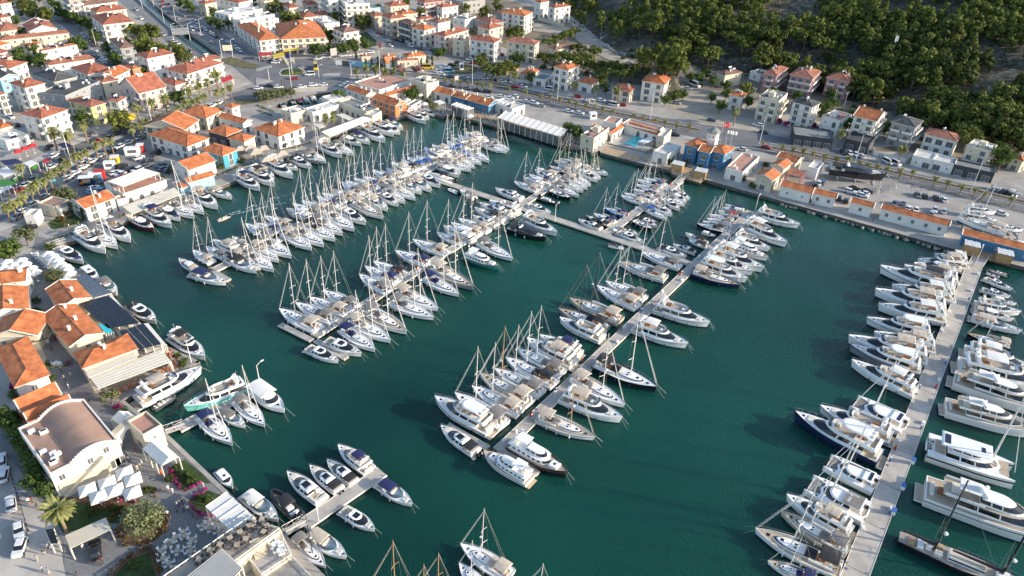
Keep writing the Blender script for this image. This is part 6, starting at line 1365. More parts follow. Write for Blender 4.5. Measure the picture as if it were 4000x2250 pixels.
# ---------------- timber kiosks ----------------
def kiosk(f,x,y,label,s=1.0):
    p=W(f,x,y,LAND); o=empty('timber_kiosk',(p.x,p.y,LAND),R_(-25),(s,s,s)); tag(o,label,'kiosk'); mb=MB()
    for i in range(7): mb.box(-2,2,-1.8,-1.74,.1+i*.42,.44+i*.42); mb.box(-2,-1.94,-1.74,1.7,.1+i*.42,.44+i*.42); mb.box(1.94,2,-1.74,1.7,.1+i*.42,.44+i*.42)
    link('wall',mb.mesh('wall',M['yw' if False else 'spar']),o); mb=MB()
    for i in range(6):
        for j in range(6):
            z=3.15+(.12 if (i+j)%2 else 0); mb.box(-2.2+i*.74,-2.2+i*.74+.7,-2.0+j*.67,-2.0+j*.67+.63,z,z+.06)
    link('roof',mb.mesh('roof',M['gel']),o); mb=MB()
    for xx in (-2,2):
        for yy in (-1.8,1.7): mb.box(xx-.09,xx+.09,yy-.09,yy+.09,0,3.14)
    mb.box(-2.1,2.1,-.2,.2,3.04,3.14); link('frame',mb.mesh('frame',M['spar']),o)
kiosk(21,1660,270,'timber kiosk with white checkered roof, left of the gangway below the blue hotel'); kiosk(21,1890,340,'timber kiosk with white checkered roof, right of the gangway below the blue hotel')
kiosk(31,2020,1090,'timber kiosk with white checkered roof, left of the concrete pier entrance'); kiosk(31,2350,1175,'timber kiosk with white checkered roof, right of the concrete pier entrance')
# container booths
def booth(f,x,y,l,w,h,m,label,rz=.3,roof='gel'):
    p=W(f,x,y,LAND); o=empty('booth',(p.x,p.y,LAND),rz); tag(o,label,'booth'); mb=MB(); mb.box(-l/2,l/2,-w/2,w/2,0,h); link('body',mb.mesh('body',M[m]),o)
    mb=MB(); mb.box(-l/2-.1,l/2+.1,-w/2-.1,w/2+.1,h,h+.12); link('roof',mb.mesh('roof',M[roof]),o); mb=MB(); mb.box(-l*.3,l*.3,-w/2-.03,-w/2-.003,.9,h-.4); link('window',mb.mesh('window',M['winglass']),o)
booth(1,1110,240,3.4,2.1,2.4,'gel','white booth at the left end of the marina car park'); booth(1,1340,100,5,2.6,2.5,'gel','large white exhibition booth in the marina car park'); booth(1,1420,75,2.4,2.4,2.8,'redbox','white and red exhibition booth in the marina car park',roof='gel')
booth(1,885,405,4.5,2.5,2.8,'navy','navy blue cargo container in the car park'); booth(1,975,370,4,2.6,2.9,'car_l','pale blue booth beside the navy container'); booth(1,1015,350,3,2.6,3.0,'redbox','red booth beside the pale blue one',roof='redbox')
booth(1,1165,190,2.5,2.5,2.6,'yellowp','small booth with yellow tent top in the car park'); booth(10,2065,700,2.2,1.5,3.2,'gel','white rectangular monument on the lawn triangle'); booth(20,810,1190,3,2.4,2.6,'gel','small white kiosk beside the coast road median')
booth(33,1450,310,1.0,.7,1.0,'gel','white and blue locker, farthest of three on the concrete pier',1.1,'bluebox'); booth(33,1350,570,1.0,.7,1.0,'gel','white and blue locker, middle of three on the concrete pier',1.1,'bluebox'); booth(33,1255,820,1.0,.7,1.0,'gel','white and blue locker, nearest of three on the concrete pier',1.1,'bluebox')
# ---------------- cars ----------------
def car_parts(col,k):
    m='car_'+col; mb=MB(); L,Wd,H={'c':(4.4,1.8,1.45),'u':(4.6,1.9,1.7),'v':(4.9,1.95,2.0)}[k]
    def rr(x0,x1,w,z,r=.28): return [(x0,-w+r,z),(x0+r,-w,z),(x1-r,-w,z),(x1,-w+r,z),(x1,w-r,z),(x1-r,w,z),(x0+r,w,z),(x0,w-r,z)]
    h=L/2; w=Wd/2; b=.62*H if k!='v' else .5*H
    mb.stack([rr(-h+.06,h-.06,w-.04,.25),rr(-h,h,w,.5),rr(-h+.02,h-.04,w,b-.1),rr(-h+.12,h-.3,w-.06,b)],0,True)
    P=[('body',mb.mesh('body',M[m],False),None)]
    x0,x1={'c':(-1.75,.95),'u':(-2.15,1.05),'v':(-2.35,1.7)}[k]
    g=MB(); g.stack([rr(x0,x1,w-.1,b,.15),rr(x0+.35 if k!='v' else x0+.08,x1-.62,w-.27,H-.06,.15)],0,False,False); P.append(('glass',g.mesh('glass',M['glass']),None))
    r=MB(); r.stack([rr(x0+.33 if k!='v' else x0+.06,x1-.6,w-.26,H-.07,.15),rr(x0+.45 if k!='v' else x0+.12,x1-.75,w-.32,H,.15)],0,True); 
    P.append(('roof',r.mesh('roof',M[m]),None))
    wh=MB(); wh.tube([(0,-.1,0),(0,.1,0)],.32,n=10)
    wm_=wh.mesh('wheel',M['tyre'])
    for x in (-h*.62,h*.62):
        for y in (-w+.08,w-.08): P.append(('wheel',wm_,None,(x,y,.32)))
    for nm,x,mm in (('headlights',h-.02,'gel'),('tail_lights',-h+.02,'redbox')):
        for s in (-1,1):
            q=MB(); q.box(x-.05,x+.05,s*(w-.35)-.16,s*(w-.35)+.16,.58,.72); P.append((nm[:-1],q.mesh(nm[:-1],M[mm]),None))
    return P
CP={}
CNM={'w':'white','s':'silver','k':'black','g':'grey','r':'red','b':'dark blue','l':'light blue','y':'yellow','n':'dark green','o':'tan'}
def cars(place,group,hd,data,jit=4,tail=''):
    """hd: (frame, dx,dy) heading in the image; data (f,x,y,code)"""
    rs=random.Random(len(place)*7)
    for i,d in enumerate(data):
        f,x,y,c=d[:4]; hh=d[4] if len(d)>4 else hd
        k='c' if len(c)<2 else c[1]
        if (c[0],k) not in CP: CP[(c[0],k)]=car_parts(c[0],k)
        p=W(f,x,y,LAND+.6); q=W(f,x+hh[0]*20,y+hh[1]*20,LAND+.6); dd=q-p; rz=math.atan2(dd.y,dd.x)
        nm={'c':'car','u':'suv','v':'van'}[k]
        inst('car' if nm!='van' else 'van',CP[(c[0],k)],(p.x,p.y,LAND+.07),rz+R_(rs.uniform(-jit,jit))+(PI if rs.random()<.3 else 0),(.98,.98,.98),'%s %s, %s %s'%(CNM[c[0]],nm,(ORD[i] if i else 'first'),place),nm if nm!='suv' else 'car',group)
cars('from top on the upper-left side street','cars on the upper-left side street',(.75,.66),[(0,x,y,c) for x,y,c in ((498,90,'w'),(513,104,'w'),(565,137,'wu'),(640,192,'s'),(770,296,'s'),(835,345,'w'),(842,362,'w'),(727,377,'w'),(902,402,'k'),(930,422,'k'),(965,452,'k'))])
cars('in the dense row beside the side street','cars parked nose-in beside the side street',(1,-.05),[(0,x,y,c) for x,y,c in ((940,512,'w'),(958,532,'s'),(975,548,'g'),(992,562,'g'),(1010,577,'n'),(1038,595,'w'),(1058,610,'w'),(1080,626,'wu'),(1110,641,'g'))])
cars('from top on the highway left lane','cars on the highway',(.75,.62),[(0,x,y,c) for x,y,c in ((1370,97,'s'),(1418,182,'w'),(1640,345,'s'),(1742,412,'w'),(1788,432,'w'),(1900,520,'s'))])
cars('from top on the highway right side','cars on the highway',(.72,.66),[(0,x,y,c) for x,y,c in ((1630,10,'r'),(1690,38,'k'),(1625,57,'r'),(1730,75,'k'),(1790,116,'w'),(1680,131,'k'),(1860,156,'s'),(1790,181,'s'),(1930,214,'w'),(1972,225,'wv'),(1870,260,'k'),(1970,275,'w'),(2040,280,'s'),(1935,295,'wv'),(2065,296,'w'),(2120,330,'w'),(2010,345,'w'),(2148,347,'w'),(2172,366,'k'),(2130,425,'s'),(2285,426,'s'),(2312,442,'s'),(2370,476,'w'),(2392,491,'w'),(2415,507,'w'))])
cars('from right in the boulevard lower lane','cars on the palm boulevard',(1,-.42),[(0,x,y,c) for x,y,c in ((2205,1030,'w'),(2130,1062,'wu'),(1840,1176,'w'),(1760,1212,'k'),(1665,1256,'w'),(1580,1292,'w'),(1480,1341,'w'),(1402,1386,'s'),(1298,1428,'w'))]+[(1,x,y,c) for x,y,c in ((1200,22,'w'),(1112,66,'k'),(1012,112,'s'),(930,167,'w'),(848,161,'w'),(836,229,'w'),(756,290,'w'),(668,297,'k'),(680,342,'wu'))]+[(1,x,y,c,(1,-.62)) for x,y,c in ((512,471,'k'),(432,526,'s'),(335,597,'w'),(235,670,'w'),(168,732,'s'))])
cars('from right in the boulevard upper lane','cars on the palm boulevard',(1,-.45),[(0,x,y,c) for x,y,c in ((1410,1266,'w'),(1280,1290,'k'),(1180,1342,'k'),(1090,1384,'k'),(990,1415,'r'),(905,1348,'g'))]+[(1,x,y,c,(1,-.55)) for x,y,c in ((885,50,'k'),(610,166,'k'),(545,112,'w'),(490,28,'k'),(525,221,'w'),(530,302,'g'),(340,346,'n'),(260,402,'w'),(185,456,'r'))])
cars('near the left-edge shops','cars near the left-edge shops',(.6,.5),[(0,112,1172,'w'),(0,170,1252,'k'),(0,240,1082,'r'),(0,300,1402,'s'),(1,300,832,'k',(1,-.2))])
cars('in the marina car park','cars in the marina car park',(1,-.4),[(1,x,y,c) for x,y,c in ((1395,136,'w'),(1488,165,'k'),(1560,98,'kv'),(1225,222,'ku'),(1155,286,'w'),(1210,301,'w'),(1252,320,'r'),(1380,261,'wu'),(1335,243,'k'),(1472,217,'g'),(1620,217,'k'),(1645,245,'g'),(1700,262,'b'),(935,470,'l'),(1005,470,'l'),(1030,398,'k'),(1052,440,'k'),(940,440,'w'))])
cars('from left near the roundabout','cars near the roundabout',(1,-.04),[(10,x,y,c) for x,y,c in ((22,886,'w'),(117,858,'k'),(225,873,'w'),(462,871,'w'),(572,856,'wu'),(675,851,'w'),(880,860,'w'),(930,836,'w'),(380,785,'r'),(465,681,'s'),(540,746,'wv'),(95,596,'w'),(195,627,'w'),(210,603,'w'),(620,590,'w'),(702,573,'wv'),(865,559,'w'),(945,551,'w'),(1030,541,'w'),(1150,526,'w'),(1640,711,'w'))])
cars('on the far coast road','cars on the far coast road',(1,.08),[(10,x,y,c) for x,y,c in ((1855,743,'w'),(1830,717,'w'),(1865,690,'w'),(1915,672,'w'),(1970,651,'k'),(2035,629,'k'),(1950,766,'g'),(2095,780,'s'),(2290,786,'w'),(2385,800,'k'),(2475,817,'w'),(1970,866,'k'),(2120,886,'g'),(2220,906,'k'),(2325,922,'ku'),(2340,976,'w'),(2470,970,'w'),(2550,986,'w'),(2150,597,'w'),(2190,631,'r'))])
cars('in the town street with glass balconies','cars in the town street',(.9,.25),[(10,x,y,c) for x,y,c in ((1200,355,'w'),(1235,326,'r'),(1330,406,'w'),(1350,441,'k'),(1350,459,'w'),(1410,396,'k'),(1470,416,'k'),(1530,427,'w'),(1550,461,'w'),(1655,486,'g'),(1785,502,'k'),(2465,546,'r'))])
cars('from left on the middle coast road','cars on the middle coast road',(1,.17),[(20,x,y,c) for x,y,c in ((15,831,'w'),(30,871,'r'),(110,868,'w'),(110,852,'k'),(20,968,'w'),(125,1016,'w'),(220,1036,'wu'),(285,1061,'s'),(355,946,'s'),(370,895,'wv'),(570,1116,'w'),(665,968,'r'),(680,1136,'w'),(895,1008,'w'),(985,1030,'s'),(1025,1051,'wv'),(1105,1051,'r'),(1640,1352,'k'))])
cars('scattered near the dirt lot','cars near the dirt lot',(1,.2),[(20,x,y,c) for x,y,c in ((1655,1033,'s'),(2010,1204,'g'),(1770,890,'w'),(1625,785,'w'),(2470,1258,'wu'),(2535,1326,'g'))]+[(30,320,1430,'w'),(21,2310,50,'w'),(21,2555,28,'r')])
cars('from left on the right coast road','cars on the right coast road',(1,.22),[(31,755,76,'k',(.5,1)),(31,825,91,'w',(.5,1)),(31,885,103,'w',(.5,1)),(31,945,119,'w',(.5,1)),(31,1205,178,'wv',(1,.5)),(31,1285,192,'wv',(1,.5)),(31,2395,486,'ku')])
cars('in the boatyard car park','cars in the boatyard car park',(.45,-1),[(31,x,y,c) for x,y,c in ((480,408,'k'),(512,398,'w'),(545,385,'b'))]+[(31,x,y,c,(1,.25)) for x,y,c in ((825,476,'wu'),(870,447,'k'),(960,491,'w'),(950,513,'w'),(1000,474,'k'))]+[(31,x,y,c) for x,y,c in ((715,540,'k'),(785,569,'k'),(1270,596,'g'),(1370,588,'s'),(1415,641,'w'),(1487,662,'w'))]+[(31,x,y,c,(-.5,-1)) for x,y,c in ((1505,512,'g'),(1582,523,'k'),(1692,539,'k'),(1770,556,'w'))]+[(31,x,y,c) for x,y,c in ((1680,660,'w'),(1645,695,'s'),(1775,672,'w'))]+[(31,2348,696,'w',(1,.3))])
cars('from top at the lower-left kerb','cars at the lower-left kerb',(.1,1),[(3,15,290,'w',(-.1,1)),(3,35,432,'w',(-.15,1)),(3,110,722,'w',(.15,1)),(3,190,990,'w',(.2,1)),(3,198,1160,'w',(-.35,1))])
cars('parked beside the grey entrance shed','car by the shed',(0,1),[(3,960,1185,'ku')])
cars('on the hillside dirt road','cars on the hillside dirt road',(.9,.35),[(20,950,457,'w'),(20,1110,541,'s')])
for (f,x,y,hx,hy,m,l,nm,ct,s) in ((10,600,682,.05,1,'car_y','yellow tipper truck heading for the roundabout','truck','truck',1.5),(10,1720,682,1,.0,'car_y','yellow and red excavator truck on the roadside','truck','truck',1.3),(20,1838,858,1,.4,'car_w','white motorhome on the dirt track','motorhome','motorhome',1.4),(10,1937,720,1,0,'car_l','light blue minibus beside the lawn triangle','minibus','minibus',1.2)):
    P_=car_parts(m[-1],'v'); p=W(f,x,y,LAND+.6); q=W(f,x+hx*20,y+hy*20,LAND+.6); inst(nm,P_,(p.x,p.y,LAND+.07),math.atan2(q.y-p.y,q.x-p.x),(s,1.15,s),l,ct)
# ---------------- boats ashore ----------------
def ashore(v,f,bx,by,sx,sy,label,z=1.6):
    o=boat(v,W(f,bx,by,LAND+2.5),W(f,sx,sy,LAND+2.5),label,'boats standing ashore in the boatyard'); o.location.z=LAND+z; L=BOATS[-1][2]
    c=link('cradle',None,None,(o.location.x,o.location.y,LAND),BOATS[-1][3]); tag(c,'steel boat cradle under the '+label.split(',')[0][:60],'cradle'); c.empty_display_size=.3
    mb=MB()
    for t in (-.3,0,.3):
        for s in (-1,1): mb.tube([(t*L,s*1.9,0),(t*L,s*.9,z)],.1,n=4)
        mb.box(t*L-.15,t*L+.15,-1.9,1.9,0,.2)
    link('stand',mb.mesh('stand',M['redbox' if v[0]=='f' and v[1]=='k' else 'steel']),c)
ashore('ckkx',31,1195,350,590,265,'long black motor yacht, hauled out beside the coast road',2.0)
ashore('swtbw',31,1895,745,2390,900,'white ketch, hauled out behind the dark blue building')
ashore('fw-p',31,2295,690,1990,650,'white flybridge yacht, hauled out beyond the ketch'); ashore('fw-w',31,2298,780,1935,720,'white motor yacht, hauled out next to the ketch'); ashore('cwsn',31,2580,850,2310,820,'white cruiser, hauled out at the right edge of the yard',1.2); ashore('cwow'+'b',31,2600,960,2400,930,'open cruiser, hauled out behind the blue building',1.2)
ashore('rw',31,2410,420,2265,385,'dark-topped speedboat, parked by the workshops',.6); ashore('oww',31,2560,470,2430,430,'white motorboat, parked by the workshops',.7); ashore('owb',20,700,962,790,985,'white dinghy boat, parked on the middle coast road',.5); ashore('rw',20,780,958,850,970,'pale tender, parked on the middle coast road',.5)
rs=random.Random(12); 
for i in range(16):
    p=W(31,1080+rs.uniform(0,230),430+rs.uniform(0,70),LAND); mb=MB()
    for a in (0,2.1,4.2): mb.tube([(math.cos(a)*.8,math.sin(a)*.8,0),(0,0,2.2)],.05,n=4)
    mb.tube([(0,0,1.5),(.2,0,2.8)],.06,n=4); o=link('boat_stand',mb.mesh('boat_stand',M['steel']),None,p,rs.uniform(0,3)); tag(o,'galvanised tripod boat stand in the pile behind the quay warehouses','boat stand','boat stands piled in the yard')
# ---------------- lamps and poles ----------------
def lamp_parts(h,arm=1.6,two=False):
    p=MB(); p.tube([(0,0,0),(0,0,h)],.14,.08,6); a=MB(); hd=MB()
    for s in ((1,-1) if two else (1,)):
        a.tube([(0,0,h-.1),(s*arm*.6,0,h+.35),(s*arm,0,h+.4)],.06,n=4); hd.box(s*arm-.35,s*arm+.35,-.17,.17,h+.32,h+.46)
    return [('pole',p.mesh('pole',M['mast']),None),('arm',a.mesh('arm',M['mast']),None),('lamp_head',hd.mesh('lamp_head',M['gel']),None)]
LP_={h:lamp_parts(h) for h in (6,9,12)}
def lamps(place,group,data,rz=0):
    for i,(f,x,y,h) in enumerate(data):
        p=W(f,x,y,LAND); inst('street_lamp',LP_[h],p,rz,None,'tall street lamp, %s %s'%(ORD[i] if i else 'first',place),'street lamp',group)
lamps('along the highway from top','street lamps along the highway',[(0,x,y,9) for x,y in ((1435,90),(1550,70),(1655,240),(1770,225),(1915,412),(2025,362),(1750,420),(2235,585),(2345,583))],.6)
lamps('in the upper-left streets','street lamps in the upper-left streets',[(0,x,y,9) for x,y in ((640,165),(970,470),(820,260),(1215,640))]+[(0,1532,1252,12),(1,725,205,12),(0,660,1440,9)],.3)
lamps('around the roundabout','street lamps around the roundabout',[(10,x,y,h) for x,y,h in ((357,882,12),(365,742,12),(515,572,9),(635,785,6),(960,765,6),(135,810,6),(1247,742,12))],.3)
lamps('from left on the coast road median','street lamps on the coast road median',[(10,2175,847,12),(20,455,1003,12),(20,1388,1203,12),(20,2487,1445,12),(31,870,197,12),(31,2038,472,12)],-.35)
lamps('along the pontoons and quays','small lamps on pontoons and quays',[(11,-230,1185,6),(21,2440,690,6),(2,1925,750,6),(12,45,985,6),(13,630,900,6),(21,430,780,6),(31,2080,1215,6)],1)
def poles(data):
    for i,(f,x,y,h) in enumerate(data):
        p=W(f,x,y,LAND) if f!=20 or y>560 else HP(2000+x/2.574,y/2.574); mb=MB(); mb.tube([(0,0,-.3),(0,0,h)],.16,.1,6); mb.box(-.7,.7,-.06,.06,h-.6,h-.48)
        o=link('utility_pole',mb.mesh('utility_pole',M['w_concrete']),None,p,.4); tag(o,'concrete utility pole, %s from left at the foot of the hill'%(ORD[i] if i else 'first'),'utility pole','utility poles at the hill foot')
poles([(20,705,775,8),(20,888,402,8),(20,1160,822,8),(20,1290,605,8),(20,1655,862,8),(20,1783,832,8),(20,2160,850,8),(20,2418,1052,8),(30,640,1090,9),(30,750,1110,9),(30,1905,1340,9)])
# antenna mast on the hill
p=HP(3472,250); mb=MB()
for a in (0,2.1,4.2): mb.tube([(math.cos(a)*1.2,math.sin(a)*1.2,-1),(0,0,9)],.08,n=4)
mb.tube([(0,0,8),(0,0,14)],.12,n=5); o=link('antenna_mast',None,None,p); tag(o,'telecom antenna mast standing among the hillside pines','antenna'); link('frame',mb.mesh('frame',M['steel']),o); mb=MB()
for s in (-.5,.5): mb.box(s-.25,s+.25,-.15,.15,11,14)
link('antenna_panels',mb.mesh('antenna_panels',M['gel']),o)
# flags
def flag(f,x,y,h,m,label,s=1.0):
    p=W(f,x,y,LAND); o=empty('flagpole',p,.2); tag(o,label,'flag'); mb=MB(); mb.tube([(0,0,0),(0,0,h)],.06,.04,5); link('pole',mb.mesh('pole',M['mast']),o); mb=MB()
    for i in range(6):
        a,b=i/6,(i+1)/6; mb.face([(a*2*s,.15*math.sin(a*7),h-.1-a*.2),(b*2*s,.15*math.sin(b*7),h-.1-b*.2),(b*2*s,.15*math.sin(b*7),h-1.4*s-b*.4),(a*2*s,.15*math.sin(a*7),h-1.4*s-a*.4)])
    if m=='redfab':
        k=14; c=(.75*s,.16,h-.85*s)
        cr_=MB(); o1=[(c[0]+.34*s*math.cos(R_(40+280*i/k)),c[2]+.34*s*math.sin(R_(40+280*i/k))) for i in range(k+1)]; i1=[(c[0]+.09*s+.27*s*math.cos(R_(48+264*i/k)),c[2]+.27*s*math.sin(R_(48+264*i/k))) for i in range(k+1)]
        for yy in (-.2,.2):
            for i in range(k): cr_.face([(o1[i][0],yy,o1[i][1]),(o1[i+1][0],yy,o1[i+1][1]),(i1[i+1][0],yy,i1[i+1][1]),(i1[i][0],yy,i1[i][1])])
            sc_=(c[0]+.42*s,c[2]); st_=[(sc_[0]+(.14 if j%2==0 else .055)*s*math.cos(PI+j*PI/5),yy,sc_[1]+(.14 if j%2==0 else .055)*s*math.sin(PI+j*PI/5)) for j in range(10)]; cr_.face(st_)
        link('crescent_and_star',cr_.mesh('crescent_and_star',M['gel']),o)
    link('flag',mb.mesh('flag',M[m]),o)
flag(20,2090,1440,9,'redfab','large red flag with white crescent and star behind the blue hotel',1.4); flag(20,2145,1449,6,'whitefab','white flag, left of two beside the red one'); flag(20,2195,1460,6,'whitefab','white flag, right of two beside the red one')
# billboards and signs
def board(f,x,y,w,h,z,m,label,rz,m2=None,txt=None,tc='gel',ts=.8):
    p=W(f,x,y,LAND); o=empty('billboard',p,rz); tag(o,label,'billboard'); mb=MB(); mb.box(-w/2,w/2,-.1,.1,z,z+h,0); mb.box(-w/2+.12,w/2-.12,-.14,-.103,z+.12,z+h-.12,1); link('panel',mb.mesh('panel',[M['w_darkw'],M[m]]),o)
    mb=MB(); 
    for s in (-1,1): mb.box(s*w*.35-.08,s*w*.35+.08,-.06,.06,0,z)
    link('legs',mb.mesh('legs',M['steel']),o)
    if m2: mb=MB(); mb.box(-w*.4,w*.05,-.17,-.143,z+h*.5,z+h*.85); link('poster',mb.mesh('poster',M[m2]),o)
    if txt:
        cu=bpy.data.curves.new('lettering','FONT'); cu.body=txt; cu.size=ts; cu.align_x='CENTER'; cu.align_y='CENTER'; cu.materials.append(M[tc]); t=bpy.data.objects.new('lettering',cu); COL.link(t); t.parent=o; t.location=(0,-.15,z+h/2); t.rotation_euler=(PI/2,0,0)
board(1,580,440,4.6,2.8,1,'glassblue','dark blue billboard on the promenade beside the boulevard',.5,'car_l'); board(0,1260,1370,2,2,.6,'w_darkw','small dark billboard beside the boulevard car lane',.4); board(0,1920,1140,2.6,2,.6,'car_b','blue billboard beside the boulevard under the palms',.5)
board(10,785,590,4,4,1.5,'w_concrete','grey billboard seen from behind beside the poster fence',.8); board(0,2300,560,5,3,2.5,'lightsign' if False else 'w_cream','cream billboard on the highway verge',.3); board(10,278,880,2.2,3,.8,'w_darkw','tall dark sign board on the road bend',1.2); board(10,2015,850,3,2.4,2,'w_concrete','grey sign board on the coast road median',.9); board(10,1447,680,1.6,4,1.5,'gel','white and red pillar sign near the flowering bushes',-.2,'redfab')
# poster fence
a,b=W(10,800,655,LAND),W(10,1350,690,LAND); d=(b-a); rz=math.atan2(d.y,d.x); o=empty('poster_fence',a,rz); tag(o,'long hoarding fence with blue and pale posters beside the roundabout road','fence')
mb=MB(); mb.box(0,d.length,-.08,.08,0,2.6); link('panel',mb.mesh('panel',M['w_concrete']),o)
for i,m in enumerate(('gel','w_darkw','car_l','car_l','poolw','car_l','w_darkw','gel')):
    w=d.length/8; mb=MB(); mb.box(i*w+.1,(i+1)*w-.15,-.12,-.083,.2,2.45); link('poster',mb.mesh('poster',M[m]),o)
# writing on roofs and fronts
def flat_text(txt,size,m):
    cu=bpy.data.curves.new('t','FONT'); cu.body=txt; cu.size=size; cu.extrude=.02; cu.align_x='CENTER'; cu.align_y='CENTER'; o=bpy.data.objects.new('t',cu); COL.link(o)
    dg=bpy.context.evaluated_depsgraph_get(); me=bpy.data.meshes.new_from_object(o.evaluated_get(dg)); bpy.data.objects.remove(o); me.materials.clear(); me.materials.append(M[m]); return me
for o,c,L,rz in BOATS:
    if o['label'].startswith('white sailing catamaran, fifth'):
        cv=link('roof_cover',boxmesh('roof_cover','greyfab',(-5.4,-1.6,-2.1,2.1,3.3,3.36)),o); t=link('lettering',flat_text('BALI 4.4',.85,'gel'),o,(-2.6,0,3.38)); t.rotation_euler=(0,0,R_(-90)+0)
# walls / fences
def wall(f,pts,h,w,m,label,name='wall'):
    q=[W(f,x,y,LAND) for x,y in pts]; c=q[0]; o=empty(name,c); tag(o,label,'wall' if name=='wall' else 'fence'); mb=MB()
    for a,b in zip(q[:-1],q[1:]):
        d=(b-a).normalized(); s=Vector((-d.y,d.x,0))*w/2; r=[a-s-c,b-s-c,b+s-c,a+s-c]; mb.stack([[(p.x,p.y,-.2) for p in r],[(p.x,p.y,h) for p in r]],0,False)
    link('panel',mb.mesh('panel',M[m]),o); mb=MB()
    for a,b in zip(q[:-1],q[1:]): mb.tube([(a.x-c.x,a.y-c.y,h+.05),(b.x-c.x,b.y-c.y,h+.05)],.1,n=4)
    link('coping',mb.mesh('coping',M['fascia']),o)
wall(10,((2290,745),(2574,812)),1.6,.25,'w_white','white boundary wall below the umbrella pines'); wall(20,((0,822),(215,850)),1.4,.25,'w_white','white garden wall along the coast road, left'); wall(20,((255,205),(385,240),(520,280)),2.2,.3,'w_cream','cream retaining wall along the dirt road')
wall(31,((1035,65),(1060,110),(1370,190),(1440,140)),1.7,.25,'w_white','white curved wall beside the palm on the coast road'); wall(20,((890,400),(985,360)),1.2,.25,'w_white','short white wall ruin above the dirt road'); wall(10,((385,925),(720,905)),1.6,.4,'w_concrete','stone parapet of the bridge over the pond')
wall(0,((1345,-30),(1735,315),(2080,560)),.9,.25,'w_concrete','left concrete parapet of the drainage channel'); wall(0,((1450,-30),(1885,318),(2225,545)),.9,.25,'w_concrete','right concrete parapet of the drainage channel')
wall(1,((310,270),(390,225)),1.3,.12,'w_green','bright green screen fence, upper one at the market cafes','fence'); wall(1,((145,390),(240,325)),1.3,.12,'w_green','bright green screen fence, lower one at the market cafes','fence')
deckslab(0,((1735,285),(1745,345),(1900,335),(1880,272)),'footbridge over the drainage channel',LAND+1.2,'w_concrete','footbridge')
# rocks under the right quay
rs=random.Random(5); q0=[W(31,x,y,0) for x,y in ((60,590),(600,740),(1100,880),(1500,1000),(1900,1110))]
for a,b in zip(q0[:-1],q0[1:]):
    for i in range(14):
        p=a.lerp(b,rs.random()); mb=MB(); r=rs.uniform(.35,.8); n=7; rings=[[(r*k*math.cos(2*PI*j/n)*rs.uniform(.75,1.2),r*k*math.sin(2*PI*j/n)*rs.uniform(.75,1.2),z*r) for j in range(n)] for z,k in ((-.8,.8),(0,1),(.5,.7),(.8,.25))]
        mb.stack(rings,0); o=link('rock',mb.mesh('rock',M['rock']),None,(p.x+rs.uniform(-.5,.5),p.y+rs.uniform(-.5,.5),.15)); tag(o,'pale boulder in the water line below the warehouse quay','rock','boulders below the warehouse quay')
# bollards
bm_=MB(); bm_.tube([(0,0,0),(0,0,.8)],.11,.09,6); bm_=bm_.mesh('bollard',M['w_darkw'])
for a,b,n,pl in ((W(1,1190,40,LAND),W(1,620,440,LAND),18,'iron bollard in the row beside the marina promenade'),(W(3,60,260,LAND),W(3,290,1000,LAND),16,'iron bollard in the row beside the lower-left kerb')):
    for i in range(n):
        p=a.lerp(b,i/(n-1)); o=link('bollard',bm_,None,(p.x,p.y,LAND+.15)); tag(o,pl,'bollard',pl.replace('iron bollard','bollards'))
# ---------------- tables and chairs ----------------
tb=MB(); tb.box(-.45,.45,-.45,.45,.7,.75); tb.box(-.05,.05,-.05,.05,.05,.7); tb.box(-.3,.3,-.3,.3,0,.05)
cw=MB(); cw.box(-.24,.24,-.24,.24,.42,.48); cw.box(-.24,.24,.2,.26,.48,.92)
for x in (-.2,.2):
    for y in (-.2,.2): cw.box(x-.025,x+.025,y-.025,y+.025,0,.42)
TM={k:tb.mesh('table',M[k]) for k in ('gel','teak','w_orange')}; CM={k:cw.mesh('chair',M[k]) for k in ('gel','w_darkw','w_orange','teakgrey')}
NT=0
def tables(place,f,pts,tm,cm,z=LAND+.08,nch=4):
    global NT
    for i,(x,y) in enumerate(pts):
        p=W(f,x,y,z+.7); p.z=z; r=random.uniform(0,1.5); o=link('table',TM[tm],None,p,r); tag(o,'%s dining table %s'%({'gel':'white','teak':'wooden','w_orange':'orange'}[tm],place),'table','dining tables '+place); NT+=1
        for k in range(nch):
            a=r+k*2*PI/nch; c=link('chair',CM[cm],None,(p.x+math.sin(-a)*-.0+math.cos(a+PI/2)*.75,p.y+math.sin(a+PI/2)*.75,z),a); tag(c,'%s chair at a table %s'%({'gel':'white','w_darkw':'dark','w_orange':'orange','teakgrey':'grey'}[cm],place),'chair','chairs '+place)
tables('on the cobbled plaza',3,((1760,1060),(1700,1120),(1840,1000),(1930,1080),(1860,1040),(1690,1130),(1900,1150),(1780,1190),(1910,1200),(1620,1190),(1640,1270),(1700,1320),(2040,940),(2110,960),(2200,1000),(2240,1030),(1800,1380),(1900,1330)),'teak','gel')
tables('on the bottom roof terrace',3,((2500,940),(2540,930),(2410,1000),(2310,1060),(2470,1070),(2210,1130),(2380,1130),(2110,1190),(2000,1280)),'teak','w_darkw',LAND+4.25)
tables('on the bottom roof terrace corner',13,((60,870),(110,940),(75,1000)),'teak','w_darkw',LAND+4.25)
tables('on the lower cream terrace',13,((180,1130),(215,1110),(235,1190),(270,1180)),'gel','gel',LAND+2.65)
tables('beside the cream awning terrace',2,((1600,830),(1700,790),(1780,755),(1350,955),(1260,1000),(1160,1050),(1720,670),(1680,640),(1740,715)),'teak','w_orange')
tables('in the alley between the orange roofs',2,((545,755),(590,750),(500,460),(440,490),(470,520)),'gel','gel',nch=2)
